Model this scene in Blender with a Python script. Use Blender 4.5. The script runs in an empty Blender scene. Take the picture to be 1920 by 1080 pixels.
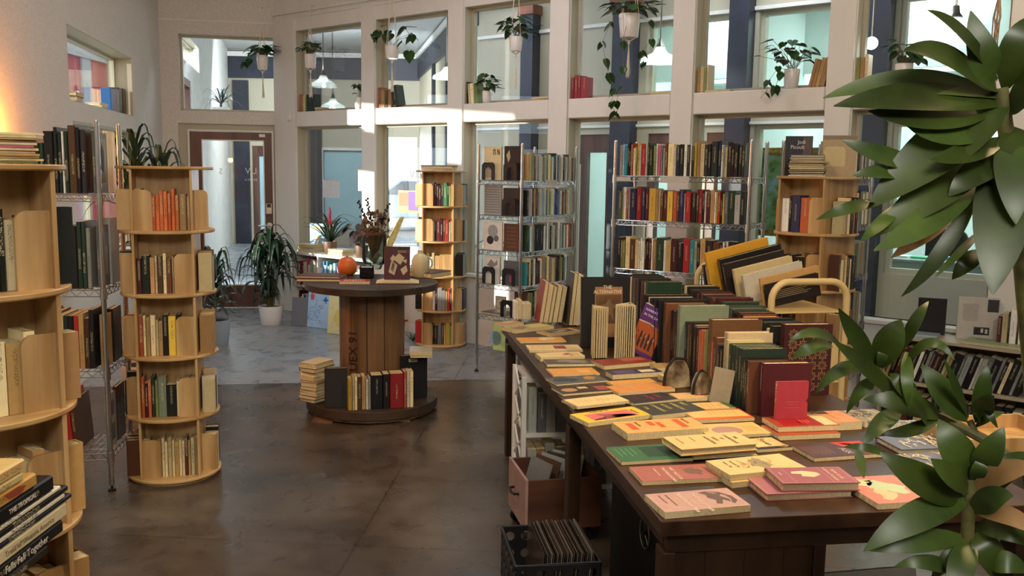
import bpy, math, random
from mathutils import Vector, Matrix, Quaternion
R = math.radians
COL = bpy.context.scene.collection
# ---------------- camera model (the pose of the photographer) ----------------
F = 1680.; Y0 = 322.; ROLL = R(0.9); EYE = 1.65
TH = math.atan((540-Y0)/F)
FW = Vector((0, math.cos(TH), -math.sin(TH))); UP0 = Vector((0, math.sin(TH), math.cos(TH))); RT0 = Vector((1, 0, 0))
RT = RT0*math.cos(ROLL)+UP0*math.sin(ROLL); UP = UP0*math.cos(ROLL)-RT0*math.sin(ROLL)
CAM = Vector((0, 0, EYE))
def ray(x, y): return FW+RT*((x-960)/F)+UP*((540-y)/F)
def atz(x, y, z=0.0):
    d = ray(x, y); return CAM+d*((z-EYE)/d.z)
def aty(x, y, Y):
    d = ray(x, y); return CAM+d*(Y/d.y)
# ---------------- colours ----------------
def lin(c):
    if isinstance(c, str):
        c = tuple(int(c[i:i+2], 16) for i in (0, 2, 4))
    o = []
    for v in c:
        v /= 255.
        o.append(v/12.92 if v <= .04045 else ((v+.055)/1.055)**2.4)
    return (*o, 1.0)
PAL = {
 'k': ('1c1b1d', 'black'), 'K': ('2c2826', 'charcoal'), 'n': ('232b4a', 'navy'), 'b': ('2f5a9a', 'blue'), 'l': ('8fb9d6', 'light blue'),
 't': ('2f8690', 'teal'), 'g': ('3d6a46', 'green'), 'd': ('8a3036', 'dark red'), 'G': ('26382c', 'dark green'), 'v': ('7e8a52', 'olive'), 'r': ('a62a2b', 'red'),
 'm': ('4c1f24', 'maroon'), 'w': ('e6e2d8', 'white'), 'c': ('dccb9f', 'cream'), 'y': ('cdae45', 'yellow'), 'o': ('bd6534', 'orange'),
 's': ('9b9c98', 'grey'), 'S': ('5d6062', 'dark grey'), 'N': ('5b3a26', 'brown'), 'p': ('b8607a', 'pink'), 'u': ('4a3566', 'purple'), 'a': ('b08e5e', 'tan'),
 'e': ('8e9c84', 'sage green'), 'q': ('b0563a', 'rust')}
# ---------------- materials ----------------
MATS = {}
def nodes(name):
    m = bpy.data.materials.new(name); m.use_nodes = True
    nt = m.node_tree; b = nt.nodes['Principled BSDF']; MATS[name] = m
    return m, nt, b
def N(nt, t, **k):
    n = nt.nodes.new(t)
    for a, v in k.items():
        if a.startswith('_'): n.inputs[a[1:]].default_value = v
        else: setattr(n, a, v)
    return n
def flat(name, col, rough=.5, metal=0., spec=.5, emit=0., ecol=None):
    m, nt, b = nodes(name); b.inputs['Base Color'].default_value = lin(col); b.inputs['Roughness'].default_value = rough
    b.inputs['Metallic'].default_value = metal; b.inputs['Specular IOR Level'].default_value = spec
    if emit: b.inputs['Emission Color'].default_value = lin(ecol or col); b.inputs['Emission Strength'].default_value = emit
    return m
def noisy(name, c1, c2, scale=8, rough=.6, stretch=(1, 1, 1), bump=0., metal=0., detail=6, spec=.4, contrast=(.35, .65)):
    m, nt, b = nodes(name)
    tc = N(nt, 'ShaderNodeTexCoord'); mp = N(nt, 'ShaderNodeMapping'); mp.inputs['Scale'].default_value = stretch
    nz = N(nt, 'ShaderNodeTexNoise'); nz.inputs['Scale'].default_value = scale; nz.inputs['Detail'].default_value = detail
    cr = N(nt, 'ShaderNodeValToRGB'); cr.color_ramp.elements[0].color = lin(c1); cr.color_ramp.elements[1].color = lin(c2)
    cr.color_ramp.elements[0].position, cr.color_ramp.elements[1].position = contrast
    L = nt.links.new
    L(tc.outputs['Object'], mp.inputs[0]); L(mp.outputs[0], nz.inputs['Vector']); L(nz.outputs['Fac'], cr.inputs[0]); L(cr.outputs[0], b.inputs['Base Color'])
    b.inputs['Roughness'].default_value = rough; b.inputs['Metallic'].default_value = metal; b.inputs['Specular IOR Level'].default_value = spec
    if bump:
        bp = N(nt, 'ShaderNodeBump'); bp.inputs['Strength'].default_value = bump; bp.inputs['Distance'].default_value = .01
        L(nz.outputs['Fac'], bp.inputs['Height']); L(bp.outputs[0], b.inputs['Normal'])
    return m
def wood(name, c1, c2, rough=.45, ax=2, scale=14, spec=.4):
    st = [1, 1, 1]; st[ax] = .09
    m = noisy(name, c1, c2, scale, rough, tuple(st), .06, spec=spec, detail=8)
    return m
def objcol(name, rough=.5, metal=0., spec=.4, marks=False):
    m, nt, b = nodes(name); L = nt.links.new
    tc = N(nt, 'ShaderNodeTexCoord')
    if marks:   # every book mesh carries its colour, its own coordinates and a number of its own
        a1 = N(nt, 'ShaderNodeAttribute'); a1.attribute_name = 'bcol'; a2 = N(nt, 'ShaderNodeAttribute'); a2.attribute_name = 'bloc'; a3 = N(nt, 'ShaderNodeAttribute'); a3.attribute_name = 'brnd'
        oi = type('o', (), {'outputs': {'Color': a1.outputs['Color'], 'Random': a3.outputs['Fac']}}); tc = type('t', (), {'outputs': {'Object': a2.outputs['Vector']}})
    else: oi = N(nt, 'ShaderNodeObjectInfo')
    out = oi.outputs['Color']
    nz = N(nt, 'ShaderNodeTexNoise'); nz.inputs['Scale'].default_value = 40; L(tc.outputs['Object'], nz.inputs['Vector'])
    if marks:
        # printed title block on the spine: short strokes in a contrasting ink, where each book carries its lettering
        sx = N(nt, 'ShaderNodeSeparateXYZ'); L(tc.outputs['Object'], sx.inputs[0])
        ge = N(nt, 'ShaderNodeNewGeometry')
        mp = N(nt, 'ShaderNodeMapping'); mp.inputs['Scale'].default_value = (330, 1, 170); L(tc.outputs['Object'], mp.inputs[0])
        rnd = N(nt, 'ShaderNodeVectorMath', operation='ADD'); L(mp.outputs[0], rnd.inputs[0])
        cb = N(nt, 'ShaderNodeCombineXYZ'); mr = N(nt, 'ShaderNodeMath', operation='MULTIPLY'); mr.inputs[1].default_value = 50; L(oi.outputs['Random'], mr.inputs[0]); L(mr.outputs[0], cb.inputs[0]); L(mr.outputs[0], cb.inputs[1]); L(cb.outputs[0], rnd.inputs[1])
        n2 = N(nt, 'ShaderNodeTexNoise'); n2.inputs['Scale'].default_value = 1.6; n2.inputs['Detail'].default_value = 0; L(rnd.outputs[0], n2.inputs['Vector'])
        g1 = N(nt, 'ShaderNodeMath', operation='GREATER_THAN'); g1.inputs[1].default_value = .55; L(n2.outputs['Fac'], g1.inputs[0])
        # bands in z: title between .05+r and .15+r
        ya = N(nt, 'ShaderNodeMath', operation='LESS_THAN'); ya.inputs[1].default_value = .0045; L(sx.outputs['Y'], ya.inputs[0])
        ab = N(nt, 'ShaderNodeMath', operation='ABSOLUTE'); L(sx.outputs['X'], ab.inputs[0])
        ax = N(nt, 'ShaderNodeMath', operation='LESS_THAN'); ax.inputs[1].default_value = .0052; L(ab.outputs[0], ax.inputs[0])
        mz = N(nt, 'ShaderNodeMath', operation='MULTIPLY_ADD'); mz.inputs[1].default_value = .05; mz.inputs[2].default_value = .105; L(oi.outputs['Random'], mz.inputs[0])
        dz = N(nt, 'ShaderNodeMath', operation='SUBTRACT'); L(sx.outputs['Z'], dz.inputs[0]); L(mz.outputs[0], dz.inputs[1])
        az = N(nt, 'ShaderNodeMath', operation='ABSOLUTE'); L(dz.outputs[0], az.inputs[0])
        bz = N(nt, 'ShaderNodeMath', operation='LESS_THAN'); bz.inputs[1].default_value = .05; L(az.outputs[0], bz.inputs[0])
        p = g1
        for q in (ya, ax, bz):
            mm = N(nt, 'ShaderNodeMath', operation='MULTIPLY'); L(p.outputs[0], mm.inputs[0]); L(q.outputs[0], mm.inputs[1]); p = mm
        mf = N(nt, 'ShaderNodeMath', operation='MULTIPLY'); mf.inputs[1].default_value = .62; L(p.outputs[0], mf.inputs[0])
        # ink: light on dark, dark on light
        bw = N(nt, 'ShaderNodeRGBToBW'); L(oi.outputs['Color'], bw.inputs[0])
        gt = N(nt, 'ShaderNodeMath', operation='GREATER_THAN'); gt.inputs[1].default_value = .22; L(bw.outputs[0], gt.inputs[0])
        ink = N(nt, 'ShaderNodeMixRGB'); ink.inputs[1].default_value = lin('d9cda6'); ink.inputs[2].default_value = lin('2b2422'); L(gt.outputs[0], ink.inputs[0])
        mx = N(nt, 'ShaderNodeMixRGB'); L(mf.outputs[0], mx.inputs[0]); L(out, mx.inputs[1]); L(ink.outputs[0], mx.inputs[2]); out = mx.outputs[0]
    hv = N(nt, 'ShaderNodeHueSaturation'); mv = N(nt, 'ShaderNodeMapRange'); mv.inputs['To Min'].default_value = .86; mv.inputs['To Max'].default_value = 1.12
    L(nz.outputs['Fac'], mv.inputs['Value']); L(mv.outputs[0], hv.inputs['Value']); L(out, hv.inputs['Color']); L(hv.outputs[0], b.inputs['Base Color'])
    b.inputs['Roughness'].default_value = rough; b.inputs['Metallic'].default_value = metal; b.inputs['Specular IOR Level'].default_value = spec
    return m
M_cover = objcol('book_cover', .42, marks=True)
M_paint = objcol('coloured_surface', .5)
M_gloss = objcol('glossy_surface', .2)
M_matte = objcol('matte_surface', .85, spec=.2)
M_metal = objcol('metal_surface', .3, 1.0)
M_pages = noisy('page_edges', 'b8a67c', 'e2d4ac', 60, .8, (1, 1, 30), .1, spec=.2)
M_chrome = flat('chrome_wire', 'c9cbcc', .22, 1.0)
M_birch = wood('birch_board', 'a27d4e', 'caa876', .42, 2, 15)
M_birchd = wood('birch_disc', 'a8824f', 'cfac79', .42, 0, 15)
M_walnut = wood('dark_walnut', '2b1a10', '4a3220', .35, 1, 9)
M_walnut2 = wood('dark_walnut_panel', '26180e', '3d291b', .4, 2, 9)
M_spool = wood('spool_stave', '523a26', '82603f', .6, 2, 10)
M_spoold = wood('spool_disc', '261c15', '46362a', .5, 0, 8)
M_wall = noisy('plaster_wall', 'cdc8c0', 'd8d4cc', 55, .8, (1, 1, 1), .25, detail=4, spec=.25)
M_frame = noisy('painted_frame', 'dddad3', 'e1ded7', 9, .5, (1, 1, .3), .0, spec=.4)
M_reveal = flat('window_reveal_paint', 'b4ae98', .55)
M_white = flat('white_ceramic', 'e4e0dc', .25)
M_soil = noisy('potting_soil', '1b120c', '3a281b', 80, .95)
M_cord = noisy('cotton_cord', 'd8cbb2', 'efe6d2', 60, .9)
M_black = flat('black_metal', '141414', .35)
M_beige = flat('beige_enamel', 'd3b983', .35)
M_cream = flat('hall_cream_paint', 'b3ab95', .6)
M_navy = noisy('navy_paint', '20242f', '2a2f3e', 3, .5, spec=.4)
M_halwall = noisy('hall_wall_paint', 'c6c6c2', 'd2d2ce', 5, .7)
M_redwood = wood('mahogany_door', '4c332c', '6b4a40', .35, 2, 8)
M_rust = noisy('terracotta_trim', '7b4a38', '8e5a44', 6, .6)
M_stem = noisy('plant_stem', '4c4a26', '6e6a3c', 30, .6)
def leafmat(name, c1, c2, trans=.12, rough=.38):
    m = noisy(name, c1, c2, 7, rough, (1, 1, 1), 0, spec=.5)
    return m
M_leaf = leafmat('leaf_green', '1d3a16', '36602a')
M_leafd = leafmat('leaf_dark', '15261a', '27422a')
M_leafb = leafmat('leaf_bright', '3a5c1c', '5a7e2a')
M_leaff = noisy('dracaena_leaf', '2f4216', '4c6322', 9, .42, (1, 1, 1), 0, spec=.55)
M_leafy = noisy('dried_leaf', '8c6a42', 'b08a5a', 9, .5)
def glassmat(name, tint='e8f2f0', rough=.0, refl=1.0, trans=.96):
    m, nt, b = nodes(name); nt.nodes.remove(b); L = nt.links.new
    out = nt.nodes['Material Output']
    tr = N(nt, 'ShaderNodeBsdfTransparent'); tr.inputs[0].default_value = lin(tint)
    gl = N(nt, 'ShaderNodeBsdfGlossy'); gl.inputs['Roughness'].default_value = rough
    fr = N(nt, 'ShaderNodeFresnel'); fr.inputs['IOR'].default_value = 1.35
    mu = N(nt, 'ShaderNodeMath', operation='MULTIPLY'); mu.inputs[1].default_value = refl; L(fr.outputs[0], mu.inputs[0])
    mx = N(nt, 'ShaderNodeMixShader'); L(mu.outputs[0], mx.inputs[0]); L(tr.outputs[0], mx.inputs[1]); L(gl.outputs[0], mx.inputs[2]); L(mx.outputs[0], out.inputs['Surface'])
    return m
M_glass = glassmat('window_glass', 'f9fbfa', 0, .8)
M_vglass = glassmat('vase_glass', 'dfe8e6', 0, 1.6)
m, nt, b = nodes('ribbed_lamp_glass'); nt.nodes.remove(b); Lk = nt.links.new
tl = N(nt, 'ShaderNodeBsdfTranslucent'); tl.inputs[0].default_value = lin('eef6f4'); tp = N(nt, 'ShaderNodeBsdfTransparent'); df = N(nt, 'ShaderNodeBsdfDiffuse'); df.inputs[0].default_value = lin('e6eeec'); gl = N(nt, 'ShaderNodeBsdfGlossy'); gl.inputs['Roughness'].default_value = .1
m1 = N(nt, 'ShaderNodeMixShader'); m1.inputs[0].default_value = .5; m2 = N(nt, 'ShaderNodeMixShader'); m2.inputs[0].default_value = .42; m3 = N(nt, 'ShaderNodeMixShader'); m3.inputs[0].default_value = .1
Lk(tl.outputs[0], m1.inputs[1]); Lk(df.outputs[0], m1.inputs[2]); Lk(m1.outputs[0], m2.inputs[1]); Lk(tp.outputs[0], m2.inputs[2]); Lk(m2.outputs[0], m3.inputs[1]); Lk(gl.outputs[0], m3.inputs[2]); Lk(m3.outputs[0], nt.nodes['Material Output'].inputs[0]); M_shade = m
# ---------------- mesh builder ----------------
class MB:
    def __init__(s): s.v = []; s.f = []; s.mi = []; s.cur = 0
    def add(s, vs, fs):
        o = len(s.v); s.v += [tuple(v) for v in vs]
        for f in fs: s.f.append([i+o for i in f]); s.mi.append(s.cur)
    def box(s, x0, x1, y0, y1, z0, z1, M=None):
        vs = [Vector((x, y, z)) for z in (z0, z1) for y in (y0, y1) for x in (x0, x1)]
        if M is not None: vs = [M@v for v in vs]
        s.add(vs, [(0, 2, 3, 1), (4, 5, 7, 6), (0, 1, 5, 4), (2, 6, 7, 3), (0, 4, 6, 2), (1, 3, 7, 5)]); return s
    def tube(s, p, q, r, n=6, r2=None, cap=True):
        p = Vector(p); q = Vector(q); r2 = r if r2 is None else r2; d = (q-p)
        if d.length < 1e-6: return s
        d.normalize(); a = d.orthogonal().normalized(); b = d.cross(a)
        vs = []
        for c, rr in ((p, r), (q, r2)):
            for i in range(n):
                t = 2*math.pi*i/n; vs.append(c+a*rr*math.cos(t)+b*rr*math.sin(t))
        fs = [(i, (i+1) % n, n+(i+1) % n, n+i) for i in range(n)]
        if cap: fs += [tuple(range(n-1, -1, -1)), tuple(range(n, 2*n))]
        s.add(vs, fs); return s
    def path(s, pts, r, n=6, closed=False):
        pts = [Vector(p) for p in pts]; k = len(pts); vs = []; prev = None
        for i, p in enumerate(pts):
            if closed: d = pts[(i+1) % k]-pts[i-1]
            else: d = pts[min(i+1, k-1)]-pts[max(i-1, 0)]
            d.normalize()
            a = d.orthogonal().normalized() if prev is None else (prev-d*prev.dot(d)).normalized()
            prev = a; b = d.cross(a); rr = r[i] if isinstance(r, (list, tuple)) else r
            for j in range(n):
                t = 2*math.pi*j/n; vs.append(p+a*rr*math.cos(t)+b*rr*math.sin(t))
        fs = []
        for i in range(k if closed else k-1):
            i2 = (i+1) % k
            for j in range(n): fs.append((i*n+j, i*n+(j+1) % n, i2*n+(j+1) % n, i2*n+j))
        if not closed: fs += [tuple(range(n-1, -1, -1)), tuple((k-1)*n+j for j in range(n))]
        s.add(vs, fs); return s
    def lathe(s, prof, n=24, c=(0, 0, 0)):
        cx, cy, cz = c; vs = []
        for (r, z) in prof:
            for i in range(n):
                t = 2*math.pi*i/n; vs.append((cx+r*math.cos(t), cy+r*math.sin(t), cz+z))
        fs = []
        for k in range(len(prof)-1):
            for i in range(n): fs.append((k*n+i, k*n+(i+1) % n, (k+1)*n+(i+1) % n, (k+1)*n+i))
        if prof[0][0] > 0.0005: fs.append(tuple(range(n-1, -1, -1)))
        if prof[-1][0] > 0.0005: fs.append(tuple((len(prof)-1)*n+i for i in range(n)))
        s.add(vs, fs); return s
    def prism(s, poly, z0, z1, M=None):
        n = len(poly); vs = [Vector((x, y, z)) for z in (z0, z1) for (x, y) in poly]
        if M is not None: vs = [M@v for v in vs]
        s.add(vs, [tuple(range(n-1, -1, -1)), tuple(range(n, 2*n))]+[(i, (i+1) % n, n+(i+1) % n, n+i) for i in range(n)]); return s
    def blob(s, c, rx, ry, rz, n=10, m=6, jit=0, rnd=None):
        vs = []; fs = []
        for k in range(m+1):
            ph = math.pi*k/m
            for i in range(n):
                t = 2*math.pi*i/n; j = 1+(rnd.uniform(-jit, jit) if rnd else 0)
                vs.append((c[0]+rx*j*math.sin(ph)*math.cos(t), c[1]+ry*j*math.sin(ph)*math.sin(t), c[2]+rz*j*math.cos(ph)))
        for k in range(m):
            for i in range(n): fs.append((k*n+i, (k+1)*n+i, (k+1)*n+(i+1) % n, k*n+(i+1) % n))
        s.add(vs, fs); return s
    def leaf(s, p, q, w, mid=None, up=None, seg=8, fold=.25, fat=.45, round_=False):
        """blade from p to q bending through mid, full width w, folded along its midrib"""
        p = Vector(p); q = Vector(q); mid = Vector(mid) if mid is not None else (p+q)/2
        c = mid*2-(p+q)/2; up = Vector(up) if up is not None else Vector((0, 0, 1)); vs = []
        for i in range(seg+1):
            t = i/seg; pt = p*(1-t)**2+c*2*t*(1-t)+q*t*t
            d = ((c-p)*(1-t)+(q-c)*t).normalized()
            sd = d.cross(up)
            if sd.length < .15: sd = d.cross(Vector((1, 0, 0)))
            sd.normalize(); nn = sd.cross(d)
            if round_: ww = w*.5*math.sin(math.pi*min(1, (t*.95+.05)))**.7*(1.1-.35*t) if t < 1 else 0.0
            else: ww = w*.5*(math.sin(math.pi*t**fat) if t < 1 else 0) ** .8 if t > 0 else w*.12
            ww = max(ww, w*.02)
            vs += [pt-sd*ww+nn*ww*fold, pt, pt+sd*ww+nn*ww*fold]
        o = []
        for i in range(seg):
            a = i*3; o += [(a, a+1, a+4, a+3), (a+1, a+2, a+5, a+4)]
        s.add(vs, o); return s
    def build(s, name, mat, parent=None, smooth=False, loc=None, mats=None, color=None, bevel=0):
        me = bpy.data.meshes.new(name); me.from_pydata(s.v, [], s.f); me.update()
        for m in (mats or [mat]): me.materials.append(m)
        if mats:
            me.polygons.foreach_set('material_index', s.mi)
        if smooth:
            me.polygons.foreach_set('use_smooth', [True]*len(s.f)); me.set_sharp_from_angle(angle=R(40))
        o = bpy.data.objects.new(name, me); COL.objects.link(o)
        if parent: o.parent = parent
        if loc is not None: o.location = loc
        if color: o.color = lin(color)
        if bevel:
            b = o.modifiers.new('bevel', 'BEVEL'); b.width = bevel; b.segments = 2; b.limit_method = 'ANGLE'
        return o
def tag(o, label=None, cat=None, group=None, kind=None):
    if label: o['label'] = label
    if cat: o['category'] = cat
    if group: o['group'] = group
    if kind: o['kind'] = kind
    return o
def thing(name, label, cat, loc=(0, 0, 0), rz=0, group=None):
    o = bpy.data.objects.new(name, None); COL.objects.link(o); o.location = loc; o.rotation_euler = (0, 0, rz); o.empty_display_size = .05
    return tag(o, label, cat, group)
def struct(name, mb, mat, **k): return tag(mb.build(name, mat, **k), kind='structure')
def dup(root, loc=None, rz=None, label=None, group=None):
    r = root.copy(); COL.objects.link(r)
    if loc is not None: r.location = loc
    if rz is not None: r.rotation_euler = (0, 0, rz)
    if label: r['label'] = label
    if group: r['group'] = group
    def rec(a, b):
        for ch in list(a.children):
            c = ch.copy(); COL.objects.link(c); c.parent = b; rec(ch, c)
    rec(root, r); return r
def frame2(p0, p1):
    """matrix with x along p0->p1 (horizontal), y to the left of it, z up, origin p0"""
    p0 = Vector((*p0[:2], 0)); p1 = Vector((*p1[:2], 0)); x = (p1-p0).normalized(); y = Vector((-x.y, x.x, 0))
    return Matrix(((x.x, y.x, 0, p0.x), (x.y, y.y, 0, p0.y), (0, 0, 1, 0), (0, 0, 0, 1))), (p1-p0).length
# ---------------- text ----------------
def textmesh(s, size, align='LEFT', sp=1.0):
    cu = bpy.data.curves.new('lettering', 'FONT'); cu.body = s; cu.size = size; cu.align_x = align; cu.resolution_u = 2; cu.space_line = .85*sp; cu.extrude = .0002
    ob = bpy.data.objects.new('tmp', cu); me = bpy.data.meshes.new_from_object(ob)
    bpy.data.objects.remove(ob); bpy.data.curves.remove(cu); return me
def text_on(parent, s, M, size, color, name='lettering', align='LEFT', sx=1, sy=1, mat=None):
    me = textmesh(s, size, align); me.transform(M@Matrix.Diagonal((sx, sy, 1, 1))); me.materials.clear(); me.materials.append(mat or M_paint)
    o = bpy.data.objects.new(name, me); COL.objects.link(o); o.color = lin(color)
    if parent: o.parent = parent
    return o
# ---------------- books ----------------
def axes(N_, R_, U_, o): # columns thickness, spine->fore edge, height
    return Matrix(((N_[0], R_[0], U_[0], o[0]), (N_[1], R_[1], U_[1], o[1]), (N_[2], R_[2], U_[2], o[2]), (0, 0, 0, 1)))
def vec2(a): return Vector((math.cos(a), math.sin(a), 0))
BOOKN = [0]; BOOKS = []
def book(M, t, h, d, col, label, group=None, hard=True, split=False, name='book', pcol=None, cat='book'):
    ct = .0022 if hard else .0007; ins = .004 if hard else 0.0; rb = min(t*.28, .005) if hard else .0008
    t2 = t/2
    mb = MB()
    out = [(-t2, d), (-t2, rb), (-t2+rb*.7, 0), (t2-rb*.7, 0), (t2, rb), (t2, d), (t2-ct, d), (t2-ct, rb+ct*.5), (0, ct+.0005), (-t2+ct, rb+ct*.5), (-t2+ct, d)]
    mb.prism(out, 0, h)
    pg = mb if not split else MB()
    pg.cur = 1 if not split else 0
    pg.box(-t2+ct, t2-ct, ct+.001, d-ins, ins, h-ins-(0 if hard else .0006))
    c = PAL[col][0] if col in PAL else col
    if split:
        o = mb.build(name, M_cover, color=c); pg.build('page_block', M_pages, o)
    else: o = mb.build(name, None, mats=[M_cover, M_pages], color=c)
    o.matrix_world = M
    me = o.data; n = len(me.vertices); cl = lin(c); rv = (BOOKN[0]*.618034) % 1
    at = me.attributes.new('bcol', 'FLOAT_COLOR', 'POINT'); at.data.foreach_set('color', list(cl)*n)
    at = me.attributes.new('bloc', 'FLOAT_VECTOR', 'POINT'); at.data.foreach_set('vector', [x for v in me.vertices for x in v.co])
    at = me.attributes.new('brnd', 'FLOAT', 'POINT'); at.data.foreach_set('value', [rv]*n)
    BOOKN[0] += 1; BOOKS.append(o)
    return tag(o, label, cat, group)
ORD = ['first', 'second', 'third', 'fourth', 'fifth', 'sixth', 'seventh', 'eighth', 'ninth', 'tenth', 'eleventh', 'twelfth', 'thirteenth', 'fourteenth', 'fifteenth', 'sixteenth', 'seventeenth', 'eighteenth', 'nineteenth', 'twentieth']
ORD += ['twenty-'+x for x in ORD[:9]]+['thirtieth']+['thirty-'+x for x in ORD[:9]]+['fortieth']+['forty-'+x for x in ORD[:9]]
def ordn(i, n, a='left', b='right'):
    if i == 0: return f'{a}most'
    if i == n-1: return f'{b}most'
    return (f'{ORD[i]} from {a}' if i < n/2 else f'{ORD[n-1-i]} from {b}')
def toks(s):
    o = []
    for w in s.split():
        c = w[0]; r = w[1:]; h = None
        if ':' in r: r, h = r.split(':'); h = float(h)/100
        o.append((c, float(r or 2.5), h))
    return o
def jitcol(c, rnd, a=.16):
    k = PAL[c][0]; v = [int(k[i:i+2], 16) for i in (0, 2, 4)]; f = 1+rnd.uniform(-a, a)
    return ''.join('%02x' % max(0, min(255, int(x*f+rnd.uniform(-5, 5)))) for x in v)
def brow(p0, p1, z, tk, where, group, hr=(.19, .24), depth=.135, lean=0, seed=1, split=False, fit=True, hard=None, scale=None, paper=.5, jut=.006, maxlean=3):
    """books side by side along p0 -> p1 (left to right for someone facing the spines)"""
    rnd = random.Random(seed); T = toks(tk); p0 = Vector((*p0[:2], 0)); p1 = Vector((*p1[:2], 0)); x = (p1-p0); L = x.length; x.normalize()
    yb = Vector((-x.y, x.x, 0))   # into the shelf
    tot = sum(a for _, a, _ in T); k = (L-.001*len(T))/tot if fit else (scale or .01); pos = 0; n = len(T); outl = []
    for i, (c, a, h) in enumerate(T):
        t = a*k; h = h or rnd.uniform(*hr); d = min(depth, depth*(h/((hr[0]+hr[1])/2)))*rnd.uniform(.9, 1); hd = (rnd.random() > paper) if hard is None else hard
        if c == '_': pos += t; continue
        o = p0+x*(pos+t/2)+yb*rnd.uniform(0, jut)+Vector((0, 0, z)); an = R(lean)
        X = x*math.cos(an)+Vector((0, 0, -1))*math.sin(an); Z = Vector((0, 0, 1))*math.cos(an)+x*math.sin(an)
        if lean: o += Vector((0, 0, abs(math.sin(an))*t/2))
        size = ('thin ' if t < .016 else 'thick ' if t > .042 else '')
        lb = f'{size}{PAL[c][1]} book, {ordn(i, n)} {where}'
        outl.append(book(axes(X, yb, Z, o), t-.0012, h, d, jitcol(c, rnd), lb, group, hd, split))
        pos += t+.001
    return outl
def bstack(x, y, z, ang, tk, where, group, dims=(.15, .22), seed=1, split=False, th=.01):
    """flat pile from the bottom up; ang = direction of the books' long side"""
    rnd = random.Random(seed); T = toks(tk); n = len(T)
    for i, (c, a, h) in enumerate(T):
        t = a*th; an = ang+R(rnd.uniform(-6, 6)); U = vec2(an); Rr = vec2(an-math.pi/2); hh = h or dims[1]*rnd.uniform(.88, 1.05); d = dims[0]*rnd.uniform(.9, 1.05)
        o = Vector((x, y, z+t/2))-U*hh/2-Rr*d/2
        w = 'bottom' if i == 0 else 'top' if i == n-1 else ORD[i]+' from bottom'
        book(axes((0, 0, 1), Rr, U, o), t-.0008, hh, d, jitcol(c, rnd), f'{PAL[c][1]} book, {w} {where}', group, rnd.random() > .5, split)
        z += t
    return z
def on_cover(b, t, items):
    """flat printed areas and strokes on the front cover; items: (name, colour, [polygons as (r,u) lists])"""
    for nm, colr, polys in items:
        mb = MB(); x = t/2+.0003
        for pl in polys:
            n = len(pl); mb.add([(x, r, u) for r, u in pl], [tuple(range(n))])
            x += .00005
        o = mb.build(nm, M_paint, b, color=colr)
def rect(r0, u0, r1, u1): return [(r0, u0), (r1, u0), (r1, u1), (r0, u1)]
def border(r0, u0, r1, u1, w): return [rect(r0, u0, r1, u0+w), rect(r0, u1-w, r1, u1), rect(r0, u0+w, r0+w, u1-w), rect(r1-w, u0+w, r1, u1-w)]
def cover_text(b, t, s, r, u, size, colr, align='LEFT', rot=0, sx=1, name='title_lettering'):
    M = Matrix.Translation((t/2+.0005, r, u))@Matrix(((0, 0, 1, 0), (1, 0, 0, 0), (0, 1, 0, 0), (0, 0, 0, 1)))@Matrix.Rotation(rot, 4, 'Z')
    return text_on(b, s, M, size, colr, name, align, sx=sx)
def spine_text(b, s, h, size, colr, u=.5, up=False):
    M = Matrix.Translation((size*.35*(-1 if not up else 1), -.0006, h*u))@Matrix(((1, 0, 0, 0), (0, 0, -1, 0), (0, 1, 0, 0), (0, 0, 0, 1)))@Matrix.Rotation(-math.pi/2 if not up else math.pi/2, 4, 'Z')
    return text_on(b, s, M, size, colr, 'spine_lettering', 'CENTER')
# ================= ROOM =================
def wall_s(p0, p1, px, py):
    """distance along the wall p0->p1 where the sight line of a photo point meets it, and the height there"""
    p0 = Vector((*p0, 0)); p1 = Vector((*p1, 0)); x = (p1-p0).normalized(); n = Vector((-x.y, x.x, 0)); d = ray(px, py)
    t = (p0-CAM).dot(n)/d.dot(n); P = CAM+d*t; return (P-p0).dot(x), P.z, P
def walled(name, p0, p1, H, openings, th=.14, mat=None, z0=0):
    """wall with rectangular openings (x0,x1,z0,z1); solid pieces form one mesh"""
    M, L = frame2(p0, p1); mb = MB(); xs = sorted({0, L, *[o[0] for o in openings], *[o[1] for o in openings]})
    for a, b in zip(xs, xs[1:]):
        if b-a < 1e-4: continue
        zs = sorted([(o[2], o[3]) for o in openings if o[0] < (a+b)/2 < o[1]]); z = z0
        for q0, q1 in zs:
            if q0 > z+1e-4: mb.box(a, b, 0, th, z, q0, M)
            z = q1
        if z < H: mb.box(a, b, 0, th, z, H, M)
    return struct(name, mb, mat or M_wall), M, L
MW0 = (-2.762, 10.513); MWD = Vector((.774, -.633, 0)).normalized(); MW1 = (MW0[0]+MWD.x*8.6, MW0[1]+MWD.y*8.6)
DW0 = (-3.985, 10.275); LWD = Vector((-.19, .98, 0)).normalized(); LW0 = (DW0[0]-LWD.x*14, DW0[1]-LWD.y*14)
RW1 = (4.9, -3.0)
ZR0, ZR1, ZT, ZK, HC = 2.115, 2.28, 3.17, .64, 4.05
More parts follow.
